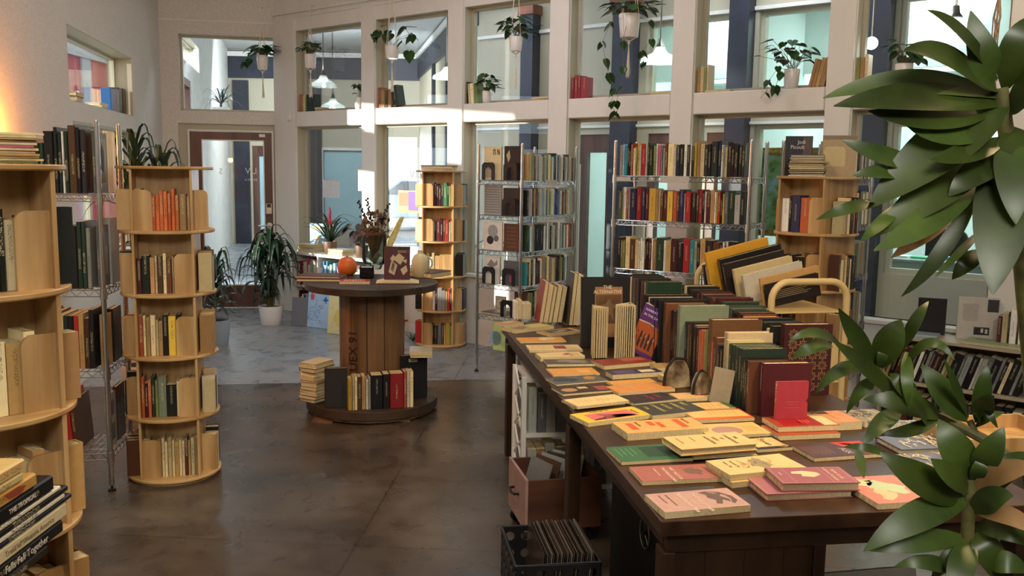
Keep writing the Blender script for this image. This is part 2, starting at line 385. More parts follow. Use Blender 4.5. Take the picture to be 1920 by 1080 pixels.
# main glazed wall
wins = [(556, 680), (705, 841), (870, 1030), (1066.5, 1258), (1300, 1547), (1598, 1882)]
WS = [(wall_s(MW0, MW1, a, 200)[0], wall_s(MW0, MW1, b, 200)[0]) for a, b in wins]
ops = []
for a, b in WS: ops += [(a, b, ZK, ZR0), (a, b, ZR1, ZT)]
_, MM, LM = walled('wall_back', MW0, MW1, HC, ops, .15, M_frame)
def window(i, M, x0, x1, z0, z1, th=.15, fr=.028, mull=None, glass=None, deep=.1, liner=True):
    mb = MB()
    if liner:
        t = .004
        for q in ((x0, x0+t, z0, z1), (x1-t, x1, z0, z1), (x0+t, x1-t, z1-t, z1)): mb.box(q[0], q[1], .006, th, q[2], q[3], M)
    for q in ((x0+.004, x0+fr, z0, z1), (x1-fr, x1-.004, z0, z1), (x0+fr, x1-fr, z0, z0+fr), (x0+fr, x1-fr, z1-fr, z1)): mb.box(q[0], q[1], deep, th-.002, q[2], q[3], M)
    if mull:
        for m in mull: mb.box(m-.02, m+.02, deep, th-.002, z0+fr, z1-fr, M)
    w = struct(f'window_{i}', mb, M_reveal)
    g = MB().box(x0+fr*.6, x1-fr*.6, deep+.022, deep+.028, z0+fr*.6, z1-fr*.6, M); g.build('glass_pane', glass or M_glass, w)
    return w
wi = 1
for a, b in WS:
    window(wi, MM, a, b, ZK, ZR0); window(wi+1, MM, a, b, ZR1, ZT); wi += 2
# rails that stand a little proud of the posts, one per bay, and the knee-wall sill
for k, (a, b) in enumerate(WS):
    mb = MB().box(a+.004, b-.004, -.012, .1, ZR0, ZR1, MM); tag(mb.build(f'trim_{k+1}', M_frame, bevel=.008), kind='structure')
    mb = MB().box(a+.002, b-.002, -.025, .15, ZK-.002, ZK+.028, MM); tag(mb.build(f'trim_{k+11}', M_frame, bevel=.004), kind='structure')
mb = MB()
edge = [0]+[v for ab in WS for v in ab]+[LM]
for k in range(0, len(edge), 2):
    if edge[k+1]-edge[k] > .02: mb.box(edge[k]+.006, edge[k+1]-.006, -.022, .0, 0, ZT+.14, MM)
struct('trim_20', mb, M_frame)
mb = MB().box(0, LM, -.018, 0, ZT+.14, ZT+.16, MM).box(0, LM, -.03, 0, ZT+.19, ZT+.215, MM); struct('trim_21', mb, M_frame)
mb = MB().box(0, LM, -.034, -.022, 0, .1, MM); struct('baseboard_back', mb, M_frame)
# knee wall face between posts slightly darker paint
# door wall
def ds(px, py): return wall_s(DW0, MW0, px, py)[0]
d0, d1 = ds(336, 300), ds(527, 300); f0, f1 = ds(355, 400), ds(515, 400)
u0, u1 = ds(335, 120), ds(526, 120)
_, DM, LD = walled('wall_back_left', DW0, MW0, HC, [(d0, d1, 0, 2.14), (u0, u1, 2.28, 3.13)], .15, M_wall)
window(wi, DM, u0, u1, 2.28, 3.13); wi += 1
mb = MB().box(d0, f0, .05, .13, 0, 2.14, DM).box(f1, d1, .05, .13, 0, 2.14, DM).box(f0, f1, .05, .13, 2.075, 2.14, DM)
struct('trim_30', mb, M_reveal)
mb = MB().box(f0, f0+.02, .03, .13, 0, 2.075, DM).box(f1-.02, f1, .03, .13, 0, 2.075, DM).box(f0+.02, f1-.02, .03, .13, 2.055, 2.075, DM)
struct('trim_31', mb, M_frame)
mb = MB().box(0, LD, -.012, 0, 3.27, 3.285, DM); struct('trim_32', mb, M_frame)
mb = MB()
e0, e1 = f0+.022, f1-.022; g0, g1 = ds(380, 400), ds(497, 400)
mb.box(e0, g0, .06, .1, .01, 2.052, DM).box(g1, e1, .06, .1, .01, 2.052, DM).box(g0, g1, .06, .1, .01, .27, DM).box(g0, g1, .06, .1, 1.965, 2.052, DM)
door = struct('door_1', mb, M_redwood)
MB().box(g0+.001, g1-.001, .077, .083, .27, 1.965, DM).build('glass_pane', M_glass, door)
mb = MB()
for q in ((g0, g0+.012, .27, 1.965), (g1-.012, g1, .27, 1.965), (g0, g1, .27, .282), (g0, g1, 1.953, 1.965)): mb.box(q[0], q[1], .052, .108, q[2], q[3], DM)
mb.build('glazing_bead', M_frame, door)
# latch lever and keypad lock
hx = (g1+e1)/2
lk = MB().box(hx-.035, hx+.035, .03, .06, 1.11, 1.24, DM).build('door_lock', M_metal, door, color='b9bab8', bevel=.006)
MB().box(hx-.022, hx+.022, .024, .03, 1.19, 1.232, DM).build('keypad', M_black, lk)
hb = MB().tube(DM@Vector((hx, .06, .98)), DM@Vector((hx, .045, .98)), .033, 16).tube(DM@Vector((hx, .05, .98)), DM@Vector((hx, .0, .98)), .011, 10).tube(DM@Vector((hx+.01, .005, .98)), DM@Vector((hx-.12, .005, .975)), .009, 10)
hb.build('door_handle', M_metal, door, color='c8c8c6', smooth=True)
MB().box(e1-.14, e1-.07, .02, .06, 2.0, 2.035, DM).build('door_contact', M_white, door, bevel=.004)
def glass_text(M, x, z, s, size, mirrored=True, yoff=.075):
    A = M@Matrix.Translation((x, yoff, z))@Matrix(((-1 if mirrored else 1, 0, 0, 0), (0, 0, -1 if not mirrored else 1, 0), (0, 1, 0, 0), (0, 0, 0, 1)))
    return A
M_vinyl = flat('white_vinyl', 'e8e8e4', .6)
for s, px, py, sz in (('LIV', 481, 326, .1), ('S', 416, 326, .09), ('BOOKS &', 481, 339, .032)):
    x, z, _ = wall_s(DW0, MW0, px, py); text_on(door, s, glass_text(DM, x, z, s, sz), sz, 'e8e8e4', 'shop_name_lettering', mat=M_vinyl)
# left wall with its two windows
wl = [wall_s(LW0, DW0, 131, 190)[0], wall_s(LW0, DW0, 251, 214)[0]]
_, LWM, LL = walled('wall_left', LW0, DW0, HC, [(wl[0], wl[1], 2.13, 2.68), (wl[0]+.05, wl[1]+.25, .85, 1.98)], .22, M_wall)
window(wi, LWM, wl[0], wl[1], 2.13, 2.68, th=.22, deep=.16); wi += 1
window(wi, LWM, wl[0]+.05, wl[1]+.25, .85, 1.98, th=.22, deep=.16, mull=[(wl[0]+wl[1])/2]); wi += 1
text_on(None, '200', LWM@Matrix.Translation((wall_s(LW0, DW0, 158, 160)[0], .15, 2.36))@Matrix(((-1, 0, 0, 0), (0, 0, 1, 0), (0, 1, 0, 0), (0, 0, 0, 1))), .11, 'e8e8e4', 'house_number', mat=M_vinyl)
o = bpy.data.objects['house_number']; tag(o, 'white 200 house number lettering on the high left window glass', 'number')
mb = MB().box(0, LL, -.014, 0, 0, .1, LWM); struct('baseboard_left', mb, M_frame)
_, RM, LR_ = walled('wall_right', MW1, RW1, HC, [], .15); walled('wall_front', RW1, LW0, HC, [], .15)
# floor of the shop: stained, polished concrete
m, nt, b = nodes('polished_concrete'); L = nt.links.new
tc = N(nt, 'ShaderNodeTexCoord')
n1 = N(nt, 'ShaderNodeTexNoise'); n1.inputs['Scale'].default_value = .9; n1.inputs['Detail'].default_value = 6; n1.inputs['Roughness'].default_value = .6
n2 = N(nt, 'ShaderNodeTexNoise'); n2.inputs['Scale'].default_value = 5.5; n2.inputs['Detail'].default_value = 8; n2.inputs['Distortion'].default_value = .4
n3 = N(nt, 'ShaderNodeTexNoise'); n3.inputs['Scale'].default_value = 40; n3.inputs['Detail'].default_value = 4
for n in (n1, n2, n3): L(tc.outputs['Object'], n.inputs['Vector'])
c1 = N(nt, 'ShaderNodeValToRGB'); e = c1.color_ramp.elements; e[0].position = .34; e[0].color = lin('3a312b'); e[1].position = .7; e[1].color = lin('776f66')
x = c1.color_ramp.elements.new(.5); x.color = lin('554a41'); L(n1.outputs['Fac'], c1.inputs[0])
c2 = N(nt, 'ShaderNodeValToRGB'); e = c2.color_ramp.elements; e[0].position = .36; e[0].color = lin('55483e'); e[1].position = .66; e[1].color = lin('b4aca2'); L(n2.outputs['Fac'], c2.inputs[0])
mx = N(nt, 'ShaderNodeMixRGB', blend_type='OVERLAY'); mx.inputs[0].default_value = .45; L(c1.outputs[0], mx.inputs[1]); L(c2.outputs[0], mx.inputs[2])
# sawn joints
sx = N(nt, 'ShaderNodeSeparateXYZ'); mp = N(nt, 'ShaderNodeMapping'); L(tc.outputs['Object'], mp.inputs[0]); mp.inputs['Rotation'].default_value = (0, 0, R(4)); mp.inputs['Location'].default_value = (.93, .0, 0); L(mp.outputs[0], sx.inputs[0])
jf = None
for ax, per, off in (('X', 1.9, 0), ('Y', 1.45, .62)):
    a = N(nt, 'ShaderNodeMath', operation='ADD'); a.inputs[1].default_value = off+per*10; L(sx.outputs[ax], a.inputs[0])
    a2 = N(nt, 'ShaderNodeMath', operation='ADD'); L(a.outputs[0], a2.inputs[0]); w3 = N(nt, 'ShaderNodeMath', operation='MULTIPLY'); w3.inputs[1].default_value = .02; L(n3.outputs['Fac'], w3.inputs[0]); L(w3.outputs[0], a2.inputs[1])
    mo = N(nt, 'ShaderNodeMath', operation='MODULO'); mo.inputs[1].default_value = per; L(a2.outputs[0], mo.inputs[0])
    lt = N(nt, 'ShaderNodeMath', operation='LESS_THAN'); lt.inputs[1].default_value = .008; L(mo.outputs[0], lt.inputs[0])
    if jf is None: jf = lt
    else:
        q = N(nt, 'ShaderNodeMath', operation='MAXIMUM'); L(jf.outputs[0], q.inputs[0]); L(lt.outputs[0], q.inputs[1]); jf = q
jm = N(nt, 'ShaderNodeMath', operation='MULTIPLY'); jm.inputs[1].default_value = .6; L(jf.outputs[0], jm.inputs[0])
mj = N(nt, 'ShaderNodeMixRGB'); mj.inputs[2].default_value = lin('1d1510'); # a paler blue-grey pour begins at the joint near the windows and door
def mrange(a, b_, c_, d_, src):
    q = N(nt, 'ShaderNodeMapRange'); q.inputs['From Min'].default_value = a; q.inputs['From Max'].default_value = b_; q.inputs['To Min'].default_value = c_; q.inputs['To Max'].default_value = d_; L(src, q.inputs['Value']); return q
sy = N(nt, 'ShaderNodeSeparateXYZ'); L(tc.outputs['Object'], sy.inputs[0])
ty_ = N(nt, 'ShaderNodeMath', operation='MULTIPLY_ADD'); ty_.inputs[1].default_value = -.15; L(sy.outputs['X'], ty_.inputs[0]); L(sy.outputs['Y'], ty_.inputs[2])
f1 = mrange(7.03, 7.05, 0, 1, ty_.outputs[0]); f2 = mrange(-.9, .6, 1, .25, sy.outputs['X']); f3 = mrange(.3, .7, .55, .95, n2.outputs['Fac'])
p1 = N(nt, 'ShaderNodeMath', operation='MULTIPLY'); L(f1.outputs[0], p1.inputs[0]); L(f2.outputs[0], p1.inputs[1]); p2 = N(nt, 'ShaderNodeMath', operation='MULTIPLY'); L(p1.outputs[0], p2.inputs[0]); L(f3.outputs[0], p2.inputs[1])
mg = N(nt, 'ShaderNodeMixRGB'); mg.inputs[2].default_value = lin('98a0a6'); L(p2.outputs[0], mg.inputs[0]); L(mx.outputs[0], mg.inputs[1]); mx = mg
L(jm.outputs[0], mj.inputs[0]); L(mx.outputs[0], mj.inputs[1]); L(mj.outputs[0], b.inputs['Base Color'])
rr = N(nt, 'ShaderNodeMapRange'); rr.inputs['To Min'].default_value = .16; rr.inputs['To Max'].default_value = .42; L(n2.outputs['Fac'], rr.inputs['Value']); L(rr.outputs[0], b.inputs['Roughness'])
bp = N(nt, 'ShaderNodeBump'); bp.inputs['Strength'].default_value = .05; bp.inputs['Distance'].default_value = .01; L(n2.outputs['Fac'], bp.inputs['Height']); L(bp.outputs[0], b.inputs['Normal'])
b.inputs['Specular IOR Level'].default_value = .45
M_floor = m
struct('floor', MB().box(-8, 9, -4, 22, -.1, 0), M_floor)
struct('ceiling', MB().prism([(LW0[0]-.2, LW0[1]-.2), (RW1[0]+.2, RW1[1]-.4), (MW1[0]+.1, MW1[1]+.1), (MW0[0]+.08, MW0[1]+.1), (DW0[0]-.15, DW0[1]+.12)], HC, HC+.1), M_frame)
# ================= HALL beyond the glass =================
H1a, H1b = (-6.15, 19.6), (-2.05, 19.6); H2 = (-.5, 12.4); H3 = (H2[0]+MWD.x*9.6, H2[1]+MWD.y*9.6); HH = 4.15
HL0 = (DW0[0]+LWD.x*.16, DW0[1]+LWD.y*.16)
M_hceil = flat('hall_ceiling_paint', 'c9cbc9', .7)
_, HLM, _l = walled('wall_hall_left', HL0, H1a, HH, [(1.55, 3.8, 3.08, 3.46), (1.5, 2.6, 0, 2.85)], .2, M_halwall)
window(wi, HLM, 1.55, 3.8, 3.08, 3.46, th=.2); wi += 1
mb = MB().box(1.5, 1.6, .0, .1, 0, 2.85, HLM).box(2.5, 2.6, 0, .1, 0, 2.85, HLM).box(1.6, 2.5, 0, .1, 2.15, 2.25, HLM).box(1.6, 2.5, 0, .1, 2.75, 2.85, HLM); d2 = struct('door_2', mb, M_redwood)
MB().box(1.6, 2.5, .05, .056, .02, 2.15, HLM).build('glass_pane', M_glass, d2)
# far wall of the hall: navy cornice band, cream panel, frosted blue glass
def fs(px, py): return wall_s(H1a, H1b, px, py)[0]
gl0, gl1 = fs(606, 300), fs(722, 300)
op0, op1 = fs(724, 300), fs(786, 300)
_, F1M, LF1 = walled('wall_hall_end', H1a, H1b, HH, [(gl0, gl1, .3, 2.05), (op0, op1-.05, 0.02, 2.35), (fs(473, 300), fs(522, 300), .02, 2.12)], .2, M_cream)
struct('trim_40', MB().box(0, LF1, -.06, 0, 3.55, 4.12, F1M), M_navy)
struct('trim_41', MB().box(fs(441, 300), fs(469, 300), -.08, 0, 0, 3.5, F1M).box(fs(583, 300), fs(604, 300), -.1, 0, 0, 3.5, F1M), M_navy)
struct('trim_42', MB().box(0, LF1, -.09, 0, 4.0, 4.1, F1M), M_frame)
a_, b_ = fs(473, 300), fs(522, 300); dq = struct('door_9', MB().box(a_, a_+.14, .02, .1, .02, 2.12, F1M).box(b_-.14, b_, .02, .1, .02, 2.12, F1M).box(a_+.14, b_-.14, .02, .1, 1.9, 2.12, F1M).box(a_+.14, b_-.14, .02, .1, .02, .3, F1M), M_redwood)
M_frost = noisy('frosted_blue_glass', '9fc3cd', 'add0d8', 1.5, .25)
MB().box(a_+.14, b_-.14, .05, .06, .3, 1.9, F1M).build('glass_pane', M_frost, dq)
fp = struct('window_20', MB().box(gl0, gl1, .06, .1, .3, 2.05, F1M), M_frost)
MB().box(gl0-.06, gl0, -.03, .1, .24, 2.11, F1M).box(gl1, gl1+.06, -.03, .1, .24, 2.11, F1M).box(gl0, gl1, -.03, .1, 2.05, 2.11, F1M).build('window_frame', M_frame, fp)
# street door at the end of the hall, open to daylight
# side wall that turns towards us, and the office front that runs parallel to the shop
walled('wall_hall_side', H1b, H2, HH, [(4.6, 6.6, .6, 2.3)], .15, M_cream)
M_, L_ = frame2(H1b, H2)
struct('trim_43', MB().box(0, L_, -.05, 0, 3.6, 4.12, M_), M_navy); struct('trim_44', MB().box(0, L_, -.09, 0, 4.0, 4.1, M_), M_frame)
struct('trim_45', MB().box(4.45, 4.6, -.06, 0, 0, 3.6, M_).box(6.6, 6.75, -.06, 0, 0, 3.6, M_).box(2.6, 2.75, -.06, 0, 0, 3.6, M_), M_navy)
def hs(px, py=130): return wall_s(H2, H3, px, py)[0]
cols = [(990, 1012), (1160, 1198), (1375, 1412), (1622, 1672), (1905, 1960)]
CS = [(hs(a), hs(b)) for a, b in cols]
ops = [(CS[1][1]+.1, CS[2][0]-.02, 2.36, 3.4), (CS[2][1]+.04, CS[3][0]-.04, 2.36, 3.4), (CS[3][1]+.04, CS[4][0]-.04, 2.36, 3.4), (CS[2][1]+.04, CS[3][0]-.04, .7, 2.2), (CS[3][1]+.04, CS[4][0]-.04, .7, 2.2)]
dd = [(hs(1083, 250)+.02, hs(1150, 250), 0.02, 2.12), (hs(1215, 250), hs(1290, 250), .02, 2.12), (hs(1318, 250)+.05, hs(1372, 250), .02, 2.12)]
_, HM, LH = walled('wall_hall_office', H2, H3, HH, ops+dd, .15, M_cream)
for k, (a, b) in enumerate(CS):
    mb = MB().box(a, b, -.16, 0, 0, 3.62, HM); c = struct(f'trim_{50+k}', mb, M_navy)
    MB().box(a-.03, b+.03, -.2, .0, 3.62, 3.74, HM).build('capital', M_rust, c, bevel=.01)
struct('trim_60', MB().box(0, LH, -.1, 0, 3.8, 4.0, HM), M_navy); struct('trim_61', MB().box(0, LH, -.03, 0, 2.2, 2.23, HM).box(0, LH, -.03, 0, 3.4, 3.44, HM), M_frame)
M_office = glassmat('office_glass', 'f3f9f9', 0, .6)
for k, (a, b, z0, z1) in enumerate(ops): window(30+k, HM, a, b, z0, z1, th=.15, fr=.05, glass=M_office, deep=.06)
for k, (a, b, z0, z1) in enumerate(dd):
    mb = MB().box(a, a+.1, .02, .12, z0, z1, HM).box(b-.1, b, .02, .12, z0, z1, HM).box(a+.1, b-.1, .02, .12, z1-.22, z1, HM).box(a+.1, b-.1, .02, .12, z0, .3, HM)
    d = struct(f'door_{k+3}', mb, M_redwood); MB().box(a+.1, b-.1, .06, .066, .3, z1-.22, HM).build('glass_pane', M_office, d)
# office rooms behind the hall front
OF = .16; od = 3.6
x0 = CS[0][1]+.3
M_owall = flat('office_wall_paint', 'dfe9e6', .7)
mb = MB().box(x0, LH+1.6, od, od+.1, 0, HH, HM).box(x0-.1, x0, OF, od, 0, HH, HM).box(LH+1.6, LH+1.7, OF, od, 0, HH, HM).box(CS[2][0], CS[2][0]+.1, OF, od, 0, HH, HM)
struct('wall_office', mb, M_owall)
struct('ceiling_office', MB().box(x0, LH+1.6, OF, od, 3.75, 3.85, HM), M_owall)
struct('trim_70', MB().box(x0, LH+1.6, od-.4, od, 3.0, 3.06, HM).box(x0, LH+1.6, 1.7, 1.76, 2.9, 3.75, HM), M_owall)
# hall ceiling
struct('ceiling_hall', MB().prism([(DW0[0]-.2, DW0[1]+.1), (MW0[0]+.1, MW0[1]+.1), (MW1[0]+.1, MW1[1]+.1), (MW1[0]+5.4, MW1[1]+.1), (H3[0]+.5, H3[1]+.5), (H2[0]+.1, H2[1]+.3), (H1b[0]+.2, H1b[1]+.3), (H1a[0]-.3, H1a[1]+.3)], HH, HH+.1), M_hceil)
struct('wall_hall_right', MB().box(MW1[0]+.1, MW1[0]+.2, MW1[1]-.5, MW1[1]+.1, 0, HH).box(H3[0], H3[0]+.1, MW1[1], H3[1], 0, HH).box(MW1[0], H3[0], MW1[1]-.1, MW1[1], 0, HH), M_cream)
# street outside
nb = MB().box(-9.9, -9.6, 16.5, 30, 0, 7); o = nb.build('street_facade', flat('red_facade', 'dc6260', .7)); tag(o, 'red painted building front across the street outside the left window', 'building')
w = MB().box(-9.59, -9.56, 22.5, 30, 2.2, 6.9).box(-9.59, -9.5, 16.5, 30, 4.0, 7).box(-9.59, -9.54, 20.2, 20.6, 1.8, 4.0).build('white_band', M_frame, o)
struct('ground', MB().box(-30, 30, -30, 60, -.3, -.12), flat('pavement', 'a9a59c', .8))
# ================= REVOLVING TOWERS =================
TZ = [.03+.324*k for k in range(5)]+[1.65]
def lip_poly(w, h, r, rl=True, rr=False):
    pts = [(0, 0), (w, 0)]
    pts += ([(w, h-r)]+[(w-r+r*math.cos(a), h-r+r*math.sin(a)) for a in [R(x) for x in range(15, 91, 15)]]) if rr else [(w, h)]
    pts += ([(r+r*math.cos(a), h-r+r*math.sin(a)) for a in [R(x) for x in range(90, 181, 15)]]) if rl else [(0, h)]
    return pts
XZ = Matrix(((1, 0, 0, 0), (0, 0, 1, 0), (0, 1, 0, 0), (0, 0, 0, 1)))   # prism (x,y,z) -> (x, z, y)
def panel(x0, y0, z0, dx, dy, poly, th):
    """upright board whose outline poly=(along, up) starts at (x0,y0,z0) and runs along (dx,dy)"""
    return Matrix(((dx, 0, -dy, x0), (dy, 0, dx, y0), (0, 1, 0, z0), (0, 0, 0, 1)))
def make_tower():
    r = thing('revolving_bookcase', 'tower', 'bookcase')
    MB().lathe([(.0, 0), (.222, 0), (.222, .013), (0, .013)], 48).build('base_plinth', M_birchd, r, smooth=True)
    for k, z in enumerate(TZ):
        MB().lathe([(0, z-.016), (.236, z-.016), (.24, z-.012), (.24, z-.003), (.237, z), (0, z)], 64).build('shelf_disc', M_birchd, r, smooth=True)
    return r
def tier(r, k, var):
    z = TZ[k]; h = TZ[k+1]-.016-z; s = 1 if var == 'A' else -1
    for x in (-.148, .136): MB().box(x, x+.012, -.185, .185, z, z+h).build('side_panel', M_birch, r)
    for y in (-.05, .04): MB().box(-.136, .136, y, y+.01, z, z+h).build('core_panel', M_birch, r)
    pl = lip_poly(.088, .205, .03)
    for rot in (0, math.pi):
        Mr = Matrix.Rotation(rot, 4, 'Z')@Matrix.Diagonal((s, 1, 1, 1))
        mb = MB().prism(pl, 0, .01, Mr@panel(.048, -.17, z, 1, 0, None, 0)); mb.build('book_stop', M_birch, r)
        pl2 = lip_poly(.066, .205, .03)
        mb = MB().prism(pl2, 0, .01, Mr@panel(-.215, -.09, z, 1, 0, None, 0)); mb.build('book_stop', M_birch, r)
def tower(loc, rel, variants, label, unit, fronts, rights, lefts=None, seed=1, split=False):
    """variants/fronts/... run from the top tier down"""
    yaw = math.atan2(-loc[0], loc[1])+R(rel)
    r = make_tower(); r.location = (loc[0], loc[1], 0); r.rotation_euler = (0, 0, yaw); r['label'] = label
    M = Matrix.Translation((loc[0], loc[1], 0))@Matrix.Rotation(yaw, 4, 'Z')
    names = ['top tier', 'second tier', 'third tier', 'fourth tier', 'lowest tier']
    for i in range(5):
        k = 4-i; v = variants[i]; tier(r, k, v); z = TZ[k]+.001
        if fronts[i]:
            a, b, yy = (-.134, .134, -.158)
            brow(M@Vector((a, yy, 0)), M@Vector((b, yy, 0)), z, fronts[i], f'on {names[i]}, front of {unit}', f'books in the {unit}', (.175, .215), .095, seed=seed*10+i, split=split)
        for side, tk in ((1, rights[i] if rights else ''), (-1, lefts[i] if lefts else '')):
            if not tk: continue
            lo, hi = (-.11, .078) if (side == 1) == (v == 'A') else (-.078, .11)
            p, q = (Vector((.226, lo, 0)), Vector((.226, hi, 0))) if side == 1 else (Vector((-.226, hi, 0)), Vector((-.226, lo, 0)))
            brow(M@p, M@q, z, tk, f'on {names[i]}, {"right" if side == 1 else "left"} of {unit}', f'books in the {unit}', (.175, .21), .07, seed=seed*10+5+i+(20 if side < 0 else 0), jut=.002)
    return r, M
T1, T1M = tower((-1.43, 2.345), 20, 'AAAAA', 'light birch revolving bookcase cut off by the left edge of the photo', 'left-edge tower',
    ['m2 c2 k2 a3 c4 N1.5 k2 c2.4 a3 N3 c2', 'k2 c3 c2 k1 c2 a3 c2 N3', 'c2 s2 k3 k2 y1 c2 a2 w2', 'N2 a3 m2 k1 c2 a2 G2', 'k2 c2 w2 N2 a3 k2'], ['k2 c3 a2 N3', 'a2 c2 k2', 'a2 N2 c3', 'a3 k2 c2 m2', ''], seed=1, split=True)
T2, T2M = tower((-1.815, 4.70), -7, 'BAAAB', 'light birch revolving bookcase standing in the aisle beside the wire rack', 'aisle tower',
    ['a2 a1.5 y1 o1 o1 o1 o1 q1 o1 o1 a2 a1', 'm2 k3 a2 c1 N2 c1.5 N2 a1 m2 k2 N3', 'q1.5 c1 a1.5 c2 c1 a1.5 k2 y3:20.5 k1.5 c1 a2 c2', 'q1 m1 q1 G1 v1 e2.5:21 k3:17 c2 a2 N2', 'a2.5 N2 a2 c1 c1 c1.5 c1 a1.5 c1 c1 N1 a1 c1.5 a1'],
    ['', 'c1.5 a1.5 a1 N2 c1.5 N2', 'a1.5 c1 a1 a1 N1 a1 k1', 'c1.5 w1 N1.5 k2 c1.5 w1 e1', 'a2 c2 k1 k1'], ['a2 N2 a2 a2', 'a2 N2 k1 a1', 'a2 k2 N2 a1', 'N2 k2 k3', 'a2 N2 a1.5 N1 a1.5 N2'], seed=2, split=True)
T3, T3M = tower((-.672, 8.43), -11, 'BBABB', 'light birch revolving bookcase by the windows behind the spool table', 'far tower',
    ['s3 S2.5 m1 k1 m1.5 G1 g2 G1 v1 a1', 'w2 s2 w1.5 k1 m2 m1.5 N1 r2 e1 a1', 'a1 c1 w1 c1 a2 a3 N2', 'w2 s1.5 w1.5 m1 s2 s1.5 a1 r1 m1', 'S4 m1 k2 S2 N1 a1 y2 v1'],
    ['s3 k1', 'k2 s2', 'k2 w1 S2 w1 k1', 'n4 n3', 'a4 a3'], ['s1 w1 c1', 'k1 w1 c1', 'b2', 'q2 w2 k1', 'k1 m1 r1'], seed=3)
T4, T4M = tower((1.79, 5.30), -30, 'AAAAA', 'light birch revolving bookcase behind the beige book cart', 'tower behind the cart',
    ['w3 k1 n4 q4:20 a3 N3', 'c1 k4:19 k4 N3 N3', 'k3 N2 a3 k3', '', ''], ['c2 a1 c1.5 k2 q1 k1.5 s1', 'N1 c1.5 a1 c1 N2 c1 k3', 'a2 c2 k2 N2', '', ''], seed=4)
# ================= WIRE RACKS =================
def wire_shelf(L, D, z, n_long=2, r=.0028):
    mb = MB(); g = .012
    for zz in (z, z-.032):
        mb.tube((g, 0, zz), (L-g, 0, zz), r).tube((g, D, zz), (L-g, D, zz), r).tube((0, g, zz), (0, D-g, zz), r).tube((L, g, zz), (L, D-g, zz), r)
    for (p, q) in (((g, 0), (L-g, 0)), ((g, D), (L-g, D)), ((0, g), (0, D-g)), ((L, g), (L, D-g))):
        p = Vector((*p, 0)); q = Vector((*q, 0)); n = max(4, int((q-p).length/.028)); pts = [p.lerp(q, i/n)+Vector((0, 0, z if i % 2 else z-.032)) for i in range(n+1)]
        for a, b in zip(pts, pts[1:]): mb.tube(a, b, r*.8, 4, cap=False)
    k = int(L/.03)
    for i in range(1, k): mb.tube((L*i/k, 0, z+.001), (L*i/k, D, z+.001), r*.7, 4, cap=False)
    for j in range(1, 4): mb.tube((0, D*j/4, z-.004), (L, D*j/4, z-.004), r, 5)
    return mb
def rack(p0, p1, D, zs, H, label):
    M, L = frame2(p0, p1); r = thing('wire_shelving_rack', label, 'wire rack', (p0[0], p0[1], 0), math.atan2(p1[1]-p0[1], p1[0]-p0[0]))
    for x, y in ((0, 0), (L, 0), (0, D), (L, D)):
        mb = MB(); mb.tube((x, y, .03), (x, y, H), .0125, 14); z = .1
        while z < H-.03: mb.tube((x, y, z), (x, y, z+.004), .0131, 14); z += .0254*2
        mb.lathe([(0, 0), (.0125, 0), (.011, .008), (0, .009)], 14, (x, y, H))
        p = mb.build('post', M_chrome, r, smooth=True)
        MB().lathe([(.006, .03), (.006, .012), (.018, .012), (.02, 0), (0, 0)], 14, (x, y, 0)).build('foot', M_black, p, smooth=True)
    for z in zs:
        s = wire_shelf(L, D, z).build('wire_shelf', M_chrome, r)
        c = MB().lathe([(.013, -.045), (.018, -.045), (.0165, .008), (.013, .008)], 14).build('corner_collar', M_chrome, s, smooth=True, loc=(0, 0, z))
        for x, y in ((L, 0), (0, D), (L, D)): c2 = c.copy(); COL.objects.link(c2); c2.parent = s; c2.location = (x, y, z)
    return r, M, L
ZL = [1.505, 1.035, .625, .195]
RK1, K1M, K1L = rack((-2.80, 4.297), (-2.03, 4.41), .38, ZL, 1.86, 'chrome wire rack of large books behind the left-edge tower')
ZC = [1.576, 1.297, 1.013, .737, .48, .19]
CP1, CP2, CP3 = Vector((-.285, 7.3, 0)), Vector((.064, 7.05, 0)), Vector((.528, 7.70, 0))
RK2, K2M, K2L = rack(CP1, CP2, .80, ZC, 1.862, 'tall chrome wire rack of slim books before the middle window')
ZRr = [1.632, 1.333, 1.0, .66, .33, .12]
RK3, K3M, K3L = rack((.69, 6.16), (1.49, 5.69), .36, ZRr, 1.865, 'wide chrome wire rack of novels behind the brown table')
N2 = Vector((1.985, 5.51, 0)); L2 = Vector((1.70, 5.72, 0)); d2_ = (N2-L2).normalized(); f2_ = Vector((-d2_.y, d2_.x, 0))
RK4, K4M, K4L = rack(L2, N2, .72, ZRr, 1.865, 'chrome wire rack of thin books at right behind the birch tower')
# --- left rack
def on(M, x, y=0): return M@Vector((x, y, 0))
G1 = 'large books on the left wire rack'
brow(on(K1M, .02, .03), on(K1M, K1L-.062, .03), ZL[0]+.006, 'm3:24 k3:25 a3:23 c2:24 k3:26 N2:24 G3:25 a3:24 N2:23 G2:25 k2:26 m2:22 c2:24 v3:25.5 N3:25 a2:23 m3:26 a5:26.5 G3:24 G2:25 k5:30 k2:32 G2:29 w1:30 G2:30 N4:33 k2:32 K3:31', 'on top shelf of left wire rack', G1, (.22, .27), .2, seed=31, split=True, hard=True)
brow(on(K1M, .02, .03), on(K1M, K1L-.062, .03), ZL[1]+.006, 'k3 c3 N3 a3 k3 m3 G3 N3 k2 a3 c2:26 G2 m2:24 a2 k2:19 q2:25 N3:33 a3:36 k3:28 c2:27 a3:24 w2:30 k4:31 G2:33 G2:33 s2:30', 'on second shelf of left wire rack', G1, (.24, .33), .22, seed=32, split=True)
